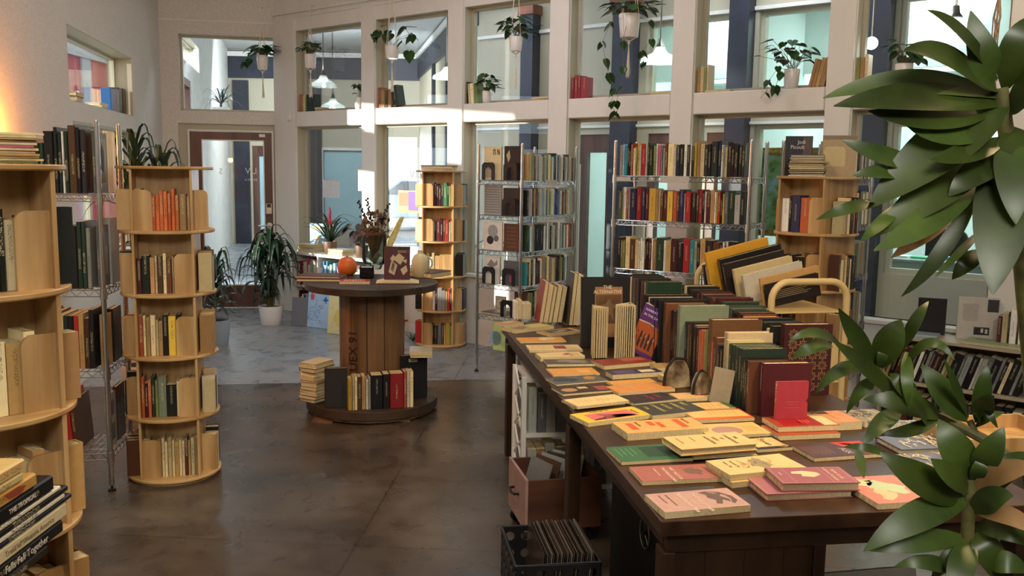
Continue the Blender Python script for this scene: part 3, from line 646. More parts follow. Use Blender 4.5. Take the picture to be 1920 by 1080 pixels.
brow(on(K1M, .02, .03), on(K1M, K1L-.062, .03), ZL[2]+.006, 'N3 k3 a3 m3 k3 c3 N3 S3 k3 s3 N2 k3:25 v2.5:29 m2.5:29 k3:28 c3:27 G2:27 k2:27 r2:27 a2:28 N2 k2:30', 'on third shelf of left wire rack', G1, (.24, .29), .24, seed=33, split=True)
brow(on(K1M, .02, .03), on(K1M, K1L-.16, .03), ZL[3]+.006, 'k3 N3 m3 k3 G3 N3 k3 v4 G4 k4 r7:29 c3:28 k3:24 r5:29 N2:26', 'on lowest shelf of left wire rack', G1, (.24, .29), .26, lean=-4, seed=34, split=True)
# row of books facing the aisle at the end of the left rack
EX = on(K1M, K1L-.02, .0)
def endrow(M, L, D, z, tk, where, group, hr, seed, dep=.16): return brow(M@Vector((L-.015, .05, 0)), M@Vector((L-.015, D-.03, 0)), z, tk, where, group, hr, dep, seed=seed, split=False)
def panelbook(M, L, y0, y1, z, h, t, col, label, group, off=.0, hard=True, name='book'):
    """book standing with its front cover facing out of the rack's right end"""
    o = M@Vector((L-.03-off, y0, 0)); X = (M.to_3x3()@Vector((1, 0, 0))); Y = (M.to_3x3()@Vector((0, 1, 0))); o.z = z
    return book(axes(X, Y, (0, 0, 1), o), t, h, y1-y0, col, label, group, hard, True, name)
b = panelbook(K1M, K1L, .045, .225, ZL[0]+.006, .30, .02, 'S', 'grey photo book sealed in clear plastic, end of left rack top shelf', G1)
on_cover(b, .02, [('cover_photo', '8f8b84', [rect(.02, .04, .16, .27)]), ('cover_shape', '4c4944', [[(.05, .12), (.12, .1), (.13, .2), (.09, .25), (.06, .2)]]), ('cover_band', 'c9c4bb', [rect(.03, .05, .14, .1)])])
panelbook(K1M, K1L, .235, .37, ZL[0]+.006, .315, .02, 'c', 'cream board-backed book, far end of left rack top shelf', G1)
b = panelbook(K1M, K1L, .05, .19, ZL[1]+.006, .31, .02, 'S', 'slate blue-grey book facing the aisle, left rack second shelf', G1)
on_cover(b, .02, [('cover_panel', '8e8f8c', [rect(.02, .06, .12, .2)])])
panelbook(K1M, K1L, .2, .35, ZL[1]+.006, .34, .035, 's', 'tall grey slipcase facing the aisle, left rack second shelf', G1)
panelbook(K1M, K1L, .06, .16, ZL[2]+.006, .27, .03, 'a', 'tan book facing the aisle, left rack third shelf', G1)
panelbook(K1M, K1L, .19, .34, ZL[2]+.006, .28, .03, 'K', 'charcoal book with white edge facing the aisle, left rack third shelf', G1)
b = panelbook(K1M, K1L, .06, .2, ZL[3]+.006, .28, .02, 's', 'grey pictorial book facing the aisle, left rack lowest shelf', G1)
on_cover(b, .02, [('cover_shape', '5f5f66', [rect(.03, .03, .11, .12), rect(.04, .16, .1, .24)])])
b = panelbook(K1M, K1L, .21, .36, ZL[3]+.006, .29, .02, 'm', 'maroon and grey book facing the aisle, left rack lowest shelf', G1)
on_cover(b, .02, [('cover_photo', '5b5d63', [rect(.0, .0, .15, .2)])])
bstack(*on(K1M, .38, .3)[:2], ZL[3]+.3, R(10), 's2 s1.5 c1.5', 'of loose pile in left rack', G1, (.2, .26), 3) if False else None
# --- middle rack: right long face
G2 = 'slim books on the middle wire rack'
rows2 = ['a1 c1.5 v1 s1 N1 w1 s1 w1.2 c1 S1.2 s1 w1 v1 c1.5 a1 w1 t1 k1 w1 b1 s1 c1 w1 k1.2 s1 w1 N1 s1 c1.4 k1',
 'K1 s1 w1 k1 a1 N1.5 s1 w1 l1 s1 w1 t1 c1 v1.2 c1 w1 b1 n1 b1 s1 w1.2 N1 s1 k1 a1 w1 e1 s1',
 'G1 t1 w1 s1 S1 k3 k2.5 w1 s1 w1 s1.2 k1 w1 c1 b1 e1 w1 s1 c1 t1 w1 q1 w1 q1.3 N1',
 't1 m1 c1 k1 s1 w1 k1.2 m1 N1 w1 a1.5 e1 a1 c1.5 a1 s1 c1.2 a1 k2 K1 v1 a1 k1 s1 w1 t1 s2',
 'N1 a1 v1 k1 c1 a1 e1 s1 w1 c1 k1 N1 a1 c1 w1 G1 a1 v1 k1 s1 N1', 'k1 s1 N1 a1 k1 c1 s1 w1 S1 k1 N1 a1']
nm = ['top', 'second', 'third', 'fourth', 'fifth', 'lowest']
o_ = .012
dv = (CP3-CP2).normalized(); nv = Vector((-dv.y, dv.x, 0))
for i, tk in enumerate(rows2):
    a = CP2+dv*.085+nv*.0; bb = CP2+dv*.76
    brow(a, bb, ZC[i]+.005, tk, f'on {nm[i]} shelf, middle wire rack side', G2, (.19, .225), .12, seed=40+i, paper=.7, maxlean=0)
# short end: covers and bookends facing the aisle
fx = (CP2-CP1).normalized(); fy = Vector((-fx.y, fx.x, 0))
def fbook(x, w, z, h, t, col, label, lean=0, y=.035, items=None, hard=False):
    o = CP1+fx*x+fy*(y+t/2); o = Vector((o.x, o.y, z))
    b = book(axes(-fy, fx, (0, 0, 1), o), t, h, w, col, label, 'books facing out on the middle rack end', hard, True)
    if items: on_cover(b, t, items)
    return b
def bookend(p, f, label, w=.13, h=.14, group='black metal bookends'):
    r = thing('bookend', label, 'bookend', (p[0], p[1], p[2]), math.atan2(f[1], f[0]), group)
    # upright plate with an arched opening, and a foot
    out = [(-w/2, 0), (w/2, 0), (w/2, h-.02), (w/2-.02, h), (-w/2+.02, h), (-w/2, h-.02)]
    mb = MB(); th = .002
    iw = w*.24; ih = h*.74
    arch = [(-iw, 0)]+[(iw*math.cos(a), ih-iw+iw*math.sin(a)) for a in [R(x) for x in range(180, -1, -20)]]+[(iw, 0)]
    n = len(arch)
    # ring between outer and arch as quads
    mid = [(-w/2, 0), (-w/2, h*.5), (-w/2, h-.02), (-w/2+.02, h), (-iw*.4, h), (iw*.0, h), (iw*.4, h), (w/2-.02, h), (w/2, h-.02), (w/2, h*.7), (w/2, h*.4), (w/2, 0)]
    while len(mid) > n: mid.pop(len(mid)//2)
    while len(mid) < n: mid.insert(len(mid)//2, mid[len(mid)//2])
    vs = [(x, 0, z) for x, z in mid]+[(x, 0, z) for x, z in arch]+[(x, th, z) for x, z in mid]+[(x, th, z) for x, z in arch]
    fs = []
    for i in range(n-1):
        fs += [(i, i+1, n+i+1, n+i), (2*n+i, 3*n+i, 3*n+i+1, 2*n+i+1), (i, 2*n+i, 2*n+i+1, i+1), (n+i, n+i+1, 3*n+i+1, 3*n+i)]
    mb.add(vs, fs); mb.build('upright_plate', M_black, r)
    MB().box(-iw, iw, 0, .014, 0, .002).build('foot_plate', M_black, r)
    return r
def bend(x, z, label, y=.004): 
    p = CP1+fx*x+fy*y; return bookend((p.x, p.y, z+.005), fx, label)
g = ZC
fbook(.03, .17, g[0]+.005, .265, .02, 'c', 'tan book with black letters facing out on top shelf, middle rack', items=[('cover_letters', '1d1b1a', [rect(.09, .2, .097, .245), rect(.105, .2, .112, .245), rect(.09, .238, .112, .245), rect(.13, .2, .136, .245), rect(.15, .2, .156, .245), [(.13, .245), (.138, .245), (.156, .2), (.148, .2)]]), ('cover_panel', 'b9ab93', [rect(.02, .02, .07, .1)])])
fbook(.23, .17, g[0]+.005, .27, .02, 'k', 'black book with pale drawing facing out on top shelf, middle rack', items=[('cover_drawing', 'b9a676', [[(.02, .2), (.05, .24), (.06, .18), (.04, .14)]])])
bend(.095, g[0], 'black arched bookend before the tan lettered book, middle rack top shelf'); bend(.31, g[0], 'black arched bookend before the black book, middle rack top shelf')
fbook(.035, .17, g[1]+.005, .25, .02, 's', 'silver ribbed cover facing out on second shelf, middle rack', items=[('cover_ribs', '707478', [rect(.005, .02+.02*i, .165, .026+.02*i) for i in range(11)])])
fbook(.225, .18, g[1]+.005, .22, .02, 'K', 'dark landscape book facing out on second shelf, middle rack'); bend(.3, g[1], 'black arched bookend on second shelf, middle rack')
circ = lambda r, u, q, n=20: [(r+q*math.cos(2*math.pi*i/n), u+q*math.sin(2*math.pi*i/n)) for i in range(n)]
fbook(.03, .19, g[2]+.005, .23, .012, 'w', 'white magazine with grey circles facing out on third shelf, middle rack', items=[('cover_circle', 'a3a5a6', [circ(.095, .155, .05)]), ('cover_circle', '2a2a2c', [circ(.07, .08, .035)]), ('cover_circle', '6b6b78', [circ(.13, .095, .026)])])
fbook(.235, .16, g[2]+.005, .22, .02, 'N', 'brown lettered book facing out on third shelf, middle rack', items=[('cover_letters', '6f4a36', [rect(.03, .03+.03*i, .13, .045+.03*i) for i in range(6)])])
fbook(.05, .15, g[3]+.005, .225, .015, 'w', 'white book with ink drawing behind bookend, middle rack fourth shelf', items=[('cover_drawing', '8a8a88', [[(.02, .15), (.06, .2), (.1, .17), (.12, .2), (.13, .16), (.07, .13)]])])
fbook(.24, .15, g[3]+.005, .2, .02, 'S', 'slate book behind bookend, middle rack fourth shelf', items=[('cover_shape', 'b8506a', [rect(.06, .03, .08, .1)])])
bend(.11, g[3], 'left black bookend on fourth shelf, middle rack end'); bend(.31, g[3], 'right black bookend on fourth shelf, middle rack end')
fbook(.16, .1, g[4]+.005, .16, .015, 's', 'grey patterned book facing out on fifth shelf, middle rack', items=[('cover_swirl', 'e4e4e2', [circ(.05, .1, .035), rect(.02, .03, .08, .05)]), ('cover_swirl', '55585c', [circ(.05, .1, .022)])]); bend(.3, g[4], 'black bookend on fifth shelf, middle rack end')
p = CP1+fx*.14+fy*.1; bstack(p.x, p.y, g[4]+.005, math.atan2(fx.y, fx.x), 'N2', 'lying flat on fifth shelf, middle rack', 'books facing out on the middle rack end', (.17, .25), 7)
fbook(.14, .17, g[5]+.005, .25, .015, 'v', 'bright green and pink patterned picture book on lowest shelf, middle rack', items=[('cover_field', 'c9d98a', [rect(.002, .002, .168, .248)]), ('cover_arc', '8fb8dc', [circ(.03, .1, .06)]), ('cover_arc', 'e9e08a', [circ(.03, .1, .035)]), ('cover_arc', 'e08cb0', [circ(.14, .2, .045)]), ('cover_arc', 'a6d25a', [circ(.1, .16, .025)]), ('cover_arc', 'e8a860', [circ(.12, .06, .03)])]); bend(.355, g[5], 'black bookend on lowest shelf, middle rack end')
# --- right rack
G3 = 'novels on the right wire rack'
r3 = ['s2 l1 t2 n1 k1 a1 r.6 c1.5 v1 y1 w1.5 r3:21 w1 G1 G2.5 v2 w1 p2 s1 s1.5 N1.5 c4 w1.5 n2 k2.5 w2 K2 w1 k1.5 y1.5 a2:23 c2.5 G2 k2 G4:22.5 n2:23 w1 s1 c1.5 k2.5 m1 k3 K2 G1.5 S1',
 'S2 v1 w1.5 o1 s1 n3.5:21 r3:22.5 n2 m2 y4:21.5 a1.5 c1 N1.5 m2 y3:20 q2.5 N1 n2.5 w.7 r3:20 k3 N1 r2 k1 w1 m2 a2 w1 y1 r1 k1 y1 S2 G3 s3 k2',
 'k2.5:21 v1 v1.5 c3 N3 c2 w1 w1 w1.5 m1 k1.5 m1.5 w1 a2 G4:22 w1.5 a3:20 m3.5:22 k3.5 r4:22.5 t2.5 e1.5 k1.5 a3:23 K4 N4:21 k1.5 w1 k1 w1 k4 k1.5 s2:21']
sh = ['top', 'second', 'third']
for i, tk in enumerate(r3):
    brow(on(K3M, .03, .0), on(K3M, K3L-.03, .0), ZRr[i]+.006, tk, f'on {sh[i]} shelf, right wire rack', G3, (.185, .22), .15, seed=50+i, split=False)
brow(on(K3M, .03, .0), on(K3M, K3L-.03, .0), ZRr[3]+.006, 'm2 m2 w1 c2 k2 N2 K3 k3 a2 w1 k3 c2 m3 N3 k3 w2 K3', 'on fourth shelf, right wire rack', G3, (.19, .23), .15, seed=54)
# paper notice tags clipped to the rack fronts
def note(p, q, z0, z1, label, col='c9c5bd'):
    mb = MB(); p = Vector((*p[:2], 0)); q = Vector((*q[:2], 0)); d = (q-p).normalized(); n = Vector((-d.y, d.x, 0)); M, L = frame2(p, q); mb.box(0, L, -.006, -.0048, z0, z1, M)
    o = mb.build('paper_sign', M_matte, color=col); tag(o, label, 'sign', 'paper shelf signs'); return o
note(on(K3M, .33, -.004), on(K3M, .53, -.004), ZRr[0]-.04, ZRr[0]+.004, 'grey paper sign hung on the right wire rack top shelf edge')
note(on(K3M, .0, -.004), on(K3M, .12, -.004), ZRr[0]-.034, ZRr[0]-.006, 'small paper label at the left end of right wire rack')
note(CP2+dv*.33, CP2+dv*.5, ZC[0]-.035, ZC[0]+.012, 'crumpled clear label on the middle rack top shelf side')
# --- rack behind the birch tower
G4 = 'thin books on the rear right rack'
r4 = ['s1 a1 G1 s1 N1 w1 k1 w1 s1 w1 k1 N1 s1 w1 n1 w1 a1 s1 w1', 'k1 c1 s1 w1 m1 k1 w1 r1 s1 a1 c1 k1 v1 s1 w1 e1 c1', 'k1 s1 w1 k2 N1 s1 e1 w1 a1 s1 v2 s1 a2 s1', 'k1 s1 G1 w1 s1 c1 w1 s1 k1 e1 a1 s1 w1']
dv4 = (K4M.to_3x3()@Vector((0, 1, 0)))
for i, tk in enumerate(r4):
    brow(N2+dv4*.04, N2+dv4*.68, ZRr[i]+.006, tk, f'on {nm[i]} shelf, rear right rack side', G4, (.2, .235), .15, seed=60+i, paper=.8)
# ================= SPOOL TABLE =================
SPC = Vector((-.96, 6.09, 0)); SR = .45; SZ = .89
sp = thing('cable_spool_table', 'round wooden cable spool used as a table in the middle of the aisle', 'table', SPC)
def plankdisc(r, z0, z1, n=6):
    mb = MB(); w = 2*r/n
    for i in range(n):
        y0 = -r+i*w+.001; y1 = y0+w-.002; pts = []
        for k in range(9): y = y0+(y1-y0)*k/8; pts.append((math.sqrt(max(r*r-y*y, 1e-5)), y))
        for k in range(9): y = y1-(y1-y0)*k/8; pts.append((-math.sqrt(max(r*r-y*y, 1e-5)), y))
        mb.prism(pts, z0, z1)
    return mb
plankdisc(SR, SZ-.045, SZ).build('tabletop', M_spoold, sp, bevel=.003)
plankdisc(SR, .03, .09).build('lower_disc', M_spoold, sp, bevel=.003)
plankdisc(SR*.96, .012, .03, 5).build('runner_board', M_spool, sp)
for k in range(3): MB().box(-.34+.25*k, -.2+.25*k, -.4+.03*k, .35, 0, .012).build('runner_block', M_spool, sp)
ns = 12
for k in range(ns):
    a0 = 2*math.pi*k/ns+.012; a1 = 2*math.pi*(k+1)/ns-.012
    pts = [(.222*math.cos(a), .222*math.sin(a)) for a in (a0, (a0+a1)/2, a1)]+[(.2*math.cos(a), .2*math.sin(a)) for a in (a1, a0)]
    MB().prism(pts, .09, SZ-.045).build('drum_stave', M_spool, sp)
va = math.atan2(-SPC.x, SPC.y); ta = -math.pi/2+va-R(27)
tm = Matrix.Translation((.2225*math.cos(ta), .2225*math.sin(ta), .22))@Matrix.Rotation(ta+math.pi/2, 4, 'Z')@Matrix(((1, 0, 0, 0), (0, 0, -1, 0), (0, 1, 0, 0), (0, 0, 0, 1)))@Matrix.Rotation(math.pi/2, 4, 'Z')
text_on(sp, 'IXUEX 91', tm, .088, '24160e', 'stencil_lettering')
def spp(px, z, py): return atz(px, py, z)
G5 = 'books standing on the spool base'
def around(a0, r, tk, where, seed, hr=(.2, .24), dep=.15, split=True):
    """straight row whose middle sits at angle a0 on the base, spines outward"""
    T = toks(tk); L = sum(a for _, a, _ in T)*.01+.001*len(T); d = Vector((math.cos(a0), math.sin(a0), 0)); x = Vector((-d.y, d.x, 0)); c = SPC+d*r
    return brow(c-x*L/2, c+x*L/2, .0915, tk, where, G5, hr, dep, seed=seed, split=split, fit=True)
# front row: books from tan to red, spines facing the camera
fa = -math.pi/2+va
P0 = SPC+Matrix.Rotation(va, 3, 'Z')@Vector((-.155, -.392, 0)); P1 = SPC+Matrix.Rotation(va, 3, 'Z')@Vector((.27, -.345, 0))
brow(P0, P1, .0915, 'y2:21 c1:22 c1.5:22 N2:22 a2:22 w1.2:20 s1.2:21 k6:22.5 k3.5:23 r7:23 q1.5:24 w1.5:24 c1.8:24', 'on the spool base, camera side', G5, (.2, .24), .13, seed=71, split=True, hard=True)
def facing(px, py, z, h, w, t, col, label, group=None, yaw=0, lean=0, hard=True, name='book', Y=None, cat='book'):
    """upright book turned with its front cover to the camera; px,py = lower left corner"""
    o = atz(px, py, z); a = math.atan2(-o.x, o.y)+R(yaw); X = Vector((math.cos(a), math.sin(a), 0)); Nn = Vector((math.sin(a), -math.cos(a), 0)); U = Vector((0, 0, 1))
    if lean: q = Matrix.Rotation(R(lean), 3, X); Nn = q@Nn; U = q@U
    oo = o-Nn*t/2
    return book(axes(Nn, X, U, oo), t, h, w, col, label, group, hard, True, name, cat=cat)
facing(609, 765, .0915, .265, .15, .035, 'K', 'charcoal cloth book facing out at left of the spool base, taller of two', G5)
facing(607, 769, .0915, .24, .155, .012, 'K', 'shorter charcoal book leaning on the taller one, spool base left', G5) if False else None
b = facing(750, 748, .0915, .30, .19, .04, 'k', 'tall black binder with a small cream label on the spool base', G5, yaw=10, name='binder', cat='binder')
on_cover(b, .04, [('label_holder', 'c9bb97', [rect(.06, .255, .12, .278)]), ('label_card', '5a4c3a', [rect(.066, .261, .114, .272)])])
bc = atz(609, 765, .0915); 
q = SPC+Matrix.Rotation(va, 3, 'Z')@Vector((-.37, -.08, 0))
bstack(q.x, q.y, .0915, R(60), 'N2.5 k2 a2 c2 k2 c3 a1.5 c3 c2.5 N3 c3.5', 'of pile at left of spool base', 'piled books on the spool base', (.14, .2), 72, True)
q = SPC+Matrix.Rotation(va, 3, 'Z')@Vector((.335, -.14, 0))
zz = .0915+.302; 
bstack(q.x-.01, q.y+.03, zz, R(100), 'K1.5 c3', 'of pair lying on the tall black binder', 'piled books on the spool base', (.15, .2), 73, True)
MB().box(-.02, .02, -.02, .02, 0, .001)
# ---- on the spool top
ZS = SZ+.0005
def flatb(c, w, h, t, z, ang, col, label, group=None, hard=True, items=None, split=True, name='book'):
    """book lying flat: centre c, ang = direction its top edge points to"""
    U = vec2(R(ang)); Rr = vec2(R(ang)-math.pi/2); o = Vector((c[0], c[1], z+t/2))-U*h/2-Rr*w/2
    b = book(axes((0, 0, 1), Rr, U, o), t, h, w, col, label, group, hard, split, name)
    if items: on_cover(b, t, items)
    return b
c = atz(612, 527, ZS); flatb((c.x-.04, c.y+.07), .22, .32, .018, ZS, 3, 'm', 'large flat book at left edge of spool top, lower of two')
flatb((c.x-.05, c.y+.1), .21, .3, .014, ZS+.0185, -4, 'm', 'maroon flat book lying on the large one, spool top left')
c = atz(665, 531, ZS); b = flatb((c.x, c.y+.01), .13, .2, .018, ZS, 8, 'r', 'red paperback with white lettering at front of spool top', hard=False, items=None)
for k, (s, u) in enumerate((('LIVING', .13), ('BOOKS', .095))): pass
on_cover(b, .018, [('cover_lines', 'e8d8c8', [rect(.02, .03+.018*k, .11-.01*(k % 3), .038+.018*k) for k in range(8)])])
c = atz(745, 530, ZS)
ob = thing('open_book', 'open book lying flat under the maroon display book on the spool top', 'book', (c.x, c.y+.02, ZS), R(6))
MB().box(-.15, .15, -.1, .1, 0, .004).build('cover', M_matte, ob, color='3a2f2a')
for s in (-1, 1):
    mb = MB(); n = 8; vs = []
    for i in range(n+1):
        t = i/n; x = s*t*.145; z = .004+.014*math.sin(math.pi*min(1, .25+t*.75))
        vs += [(x, -.095, z), (x, .095, z), (x, -.095, .004), (x, .095, .004)]
    fs = []
    for i in range(n):
        a = i*4; fs += [(a, a+4, a+5, a+1), (a+2, a+3, a+7, a+6), (a, a+2, a+6, a+4), (a+1, a+5, a+7, a+3)]
    fs += [(n*4, n*4+2, n*4+3, n*4+1)]
    mb.add(vs, fs); mb.build('page_block', M_pages, ob)
b = facing(720, 524, ZS+.02, .225, .175, .014, 'm', 'maroon display book with a drawing of scattered books, standing on spool top', yaw=-6, lean=-4)
ill = [[(.03, .05), (.05, .13), (.09, .1), (.07, .03)], [(.06, .14), (.1, .18), (.14, .15), (.11, .1)], [(.11, .07), (.15, .1), (.16, .06), (.13, .03)], [(.04, .14), (.06, .17), (.08, .15), (.06, .12)], [(.12, .13), (.155, .14), (.15, .11)]]
on_cover(b, .014, [('cover_drawing', 'bcae92', ill), ('cover_drawing', '6b5a4c', [[(.045, .07), (.06, .12), (.075, .1), (.06, .05)]]), ('title_box', '2a1210', [rect(.09, .18, .17, .215)])])
on_cover(b, .0145, [('title_frame', 'c9b48c', border(.092, .183, .168, .2, .0012))])
cover_text(b, .0147, 'SALES FROM', .095, .186, .0125, 'd9c69c', sx=.8)
# orange half-round lamp, black box, cream jug, flat book at right
c = atz(651, 516, ZS); o = thing('round_orange_ornament', 'round matte orange ornament at the left rear of the spool top', 'ornament', (c.x, c.y, ZS))
MB().lathe([(0.0, 0), (.04, .002), (.062, .02), (.07, .05), (.07, .075), (.06, .105), (.04, .125), (.018, .132), (0, .132)], 36).build('shell', flat('orange_glaze', 'c4611f', .45), o, smooth=True)
MB().lathe([(0, .131), (.006, .131), (.005, .142), (0, .143)], 12).build('stalk', M_stem, o, smooth=True)
c = atz(687, 522, ZS); mb = MB().box(-.05, .05, -.045, .045, 0, .09); o = mb.build('black_box', M_gloss, color='101012', bevel=.012); o.location = (c.x, c.y+.03, ZS); o.rotation_euler = (0, 0, R(5)); tag(o, 'small glossy black box beside the orange ornament on spool top', 'box')
c = atz(787, 520, ZS); j = thing('cream_jug', 'cream ceramic jug at the right of the maroon display book', 'jug', (c.x, c.y+.03, ZS))
MB().lathe([(0, 0), (.045, 0), (.058, .02), (.066, .07), (.062, .12), (.045, .155), (.02, .17), (.018, .19), (.012, .192), (.012, .17), (0, .165)], 32).build('body', flat('cream_glaze', 'c9bd94', .4), j, smooth=True)
MB().path([(.05+.035*math.sin(a), 0, .1+.045*math.cos(a)) for a in [R(x) for x in range(0, 181, 20)]], .006, 8).build('handle', MATS['cream_glaze'], j, smooth=True)
c = atz(812, 520, ZS); flatb((c.x-.03, c.y+.1), .2, .26, .035, ZS, 60, 'm', 'thick dusty maroon book lying flat at the right edge of spool top')
# glass vase with wrapped dried bouquet
c = atz(702, 505, ZS); vb = thing('glass_vase', 'wide clear glass vase holding a dried bouquet on the spool top', 'vase', (c.x, c.y, ZS))
MB().lathe([(.0, .002), (.05, .002), (.06, .02), (.06, .03), (.085, .05), (.095, .09), (.095, .27), (.092, .27), (.092, .09), (.08, .053), (0, .035)], 40).build('glass_body', M_vglass, vb, smooth=True)
rnd = random.Random(5)
bq = thing('dried_bouquet', 'dried brown flower bouquet wrapped in kraft paper in the glass vase', 'bouquet', (c.x, c.y, ZS+.04), R(8))
MB().lathe([(.012, .0), (.018, .05), (.05, .16), (.085, .25), (.082, .25), (.047, .16), (.014, .05)], 24).build('kraft_wrapper', noisy('kraft_paper', '6a4636', '8a614a', 12, .8, bump=.3), bq, smooth=True)
mb = MB()
for i in range(170):
    a = rnd.uniform(0, 6.283); rr = .12*math.sqrt(rnd.random()); z = .26+rnd.uniform(0, .17)-(rr*.5); p = Vector((rr*math.cos(a), rr*math.sin(a), z))
    mb.blob(p, rnd.uniform(.006, .015), rnd.uniform(.006, .015), rnd.uniform(.006, .014), 6, 4, .25, rnd)
    mb.tube((rr*.3*math.cos(a), rr*.3*math.sin(a), .2), p, .0012, 3, cap=False)
mb.build('dried_flowers', noisy('dried_flower', '4d3c2c', '8f7a62', 25, .95), bq)
mb = MB()
for dx, dz in ((-.12, .48), (-.055, .5), (.11, .46)):
    pts = [Vector((dx*t*.95, 0, .2+(dz-.2)*t)) for t in [k/8 for k in range(9)]]; mb.path(pts, .0016, 5)
    for k in range(14):
        t = .45+.55*k/13; p = Vector((dx*t, 0, .2+(dz-.2)*t)); a = k*2.4
        mb.blob(p+Vector((.008*math.cos(a), .008*math.sin(a), 0)), .008, .008, .009, 6, 4, .2, rnd)
mb.build('dark_seed_stalks', flat('dark_seed', '2b2226', .9), bq)
MB().blob((.06, -.09, .36), .02, .012, .02, 12, 8).build('poppy_head', M_black, bq, smooth=True)
mb = MB()
for i in range(9):
    a = rnd.uniform(0, 6.283); p = Vector((.02*math.cos(a), .02*math.sin(a), .02)); mb.leaf(p, p+Vector((.05*math.cos(a), .05*math.sin(a), rnd.uniform(.04, .1))), .05, fold=.5, seg=5)
pb = mb.build('crumpled_paper', M_matte, color='b9aea0'); pb.location = (c.x, c.y, ZS+.035); tag(pb, 'crumpled pale tissue paper in the bottom of the glass vase', 'paper')
# ================= BROWN TABLE =================
TA = Vector((.395, 2.218, 0)); TU = Vector((-.1515, .9885, 0)).normalized(); TW = Vector((.9885, .1515, 0)).normalized(); TZ0 = .76
def TT(s, t, z=TZ0): v = TA+TU*s+TW*t; return Vector((v.x, v.y, z))
TM = Matrix(((TW.x, TU.x, 0, TA.x), (TW.y, TU.y, 0, TA.y), (0, 0, 1, 0), (0, 0, 0, 1)))   # local x = t, y = s
tb = thing('long_table', 'long dark brown wooden table covered with books', 'table', TA, math.atan2(TW.y, TW.x))
TL, TWD = 2.97, 1.13
mb = MB()
mb.box(0, TWD, 0, TL, TZ0-.042, TZ0)
mb.build('tabletop', M_walnut, tb, bevel=.003)
MB().box(.03, TWD-.03, .04, .065, TZ0-.105, TZ0-.042).box(.03, TWD-.03, TL-.06, TL-.04, TZ0-.105, TZ0-.042).box(.03, .05, .07, TL-.06, TZ0-.1, TZ0-.042).box(TWD-.05, TWD-.03, .07, TL-.06, TZ0-.1, TZ0-.042).build('apron', M_walnut2, tb, bevel=.003)
mb = MB()
for k in range(4): mb.box(.03+.112*k+.0005, .03+.112*(k+1)-.0005, .05, .07, .0, TZ0-.1)
mb.build('front_panel', M_walnut2, tb)
MB().box(.02, .055, .03, .1, 0, TZ0-.1).build('leg', M_walnut2, tb, bevel=.004); MB().box(.45, .485, .04, .12, 0, TZ0-.1).build('leg', M_walnut2, tb, bevel=.004)
for s in (1.2, 2.88): MB().box(.02, .07, s, s+.07, 0, TZ0-.1).build('leg', M_walnut2, tb, bevel=.004)
for s in (.04, 1.2, 2.88): MB().box(TWD-.07, TWD-.02, s, s+.07, 0, TZ0-.1).build('leg', M_walnut2, tb, bevel=.004)
MB().prism([(0, 0), (.0, .09), (-.05, .09), (-.04, .05), (-.015, .03)], 0, .03, Matrix.Translation((.05, .1, TZ0-.195))@Matrix(((0, 0, 1, 0), (-1, 0, 0, 0), (0, 1, 0, 0), (0, 0, 0, 1)))).build('corner_bracket', M_walnut, tb)
sp_ = MB().box(.2, .215, .1, 1.2, .04, TZ0-.1).build('side_panel', flat('near_black_panel', '100c0a', .6), tb)  # near-black board set back under the table edge
MB().path([(.188, .72+.055*math.cos(a), .42+.055*math.sin(a)) for a in [2*math.pi*k/28 for k in range(28)]], .004, 8, closed=True).tube((.188, .72, .42), (.188, .72, .475), .003).tube((.188, .72, .42), (.188, .767, .392), .003).tube((.188, .72, .42), (.188, .673, .392), .003).tube((.2, .72, .42), (.18, .72, .42), .008, 10).tube((.188, .73, .5), (.188, .93, .5), .0035).build('wheel_handle', M_metal, sp_, color='77787a', smooth=True)
# ---- books lying flat on the table, placed by the near edge of their covers
G6 = 'books lying on the brown table'
FB = {}
def tflat(key, nl, nr, w, t, z, col, label, hard=False, items=None, txt=None, jl=0):
    zt = TZ0+z+t; P = atz(*nl, zt); Q = atz(*nr, zt); U = (Q-P); h = U.length; U.normalize(); Rr = Vector((U.y, -U.x, 0))
    o = P-Rr*w; o.z = TZ0+z+t/2+.0004
    b = book(axes((0, 0, 1), Rr, U, o), t-.0006, h, w, col, label, None, hard, True)
    if items: on_cover(b, t-.0006, [(n, c, f(w, h)) for n, c, f in items])
    for a in (txt or []): cover_text(b, t, a[0], a[1]*w, a[2]*h, a[3], a[4], rot=a[5] if len(a) > 5 else 0, sx=a[6] if len(a) > 6 else 1)
    FB[key] = (b, w, h, zt); return b
def bd(m, k): return lambda w, h: border(m, m, w-m, h-m, k)
def rc(a, b, c, d): return lambda w, h: [rect(a*w, b*h, c*w, d*h)]
def lines(a, b, c, n, d, th=.0022): return lambda w, h: [rect(a*w, h*(b+(c-b)*i/max(n-1, 1)), w*(d-(.12 if i % 2 else 0)), h*(b+(c-b)*i/max(n-1, 1))+th) for i in range(n)]
def poly(*pp): return lambda w, h: [[(a*w, b*h) for a, b in p] for p in pp]
def vine(seed, n=26, a=.08, b=.92, th=.0035):
    def f(w, h):
        r = random.Random(seed); o = []
        for i in range(n):
            x, y = r.uniform(a, b), r.uniform(a, b); an = r.uniform(0, 6.28); q = r.uniform(.010, .02)
            p = [(x*w+q*math.cos(an+k*.9)*(1+.3*k), y*h+q*math.sin(an+k*.9)*(1-.1*k)) for k in range(4)]
            for u, v in zip(p, p[1:]):
                d = Vector((v[0]-u[0], v[1]-u[1])); m = Vector((-d.y, d.x)).normalized()*th*.5
                o.append([(u[0]+m.x, u[1]+m.y), (v[0]+m.x, v[1]+m.y), (v[0]-m.x, v[1]-m.y), (u[0]-m.x, u[1]-m.y)])
        return [p for p in o if all(.002 < x < w-.002 and .002 < y < h-.002 for x, y in p)]
    return f
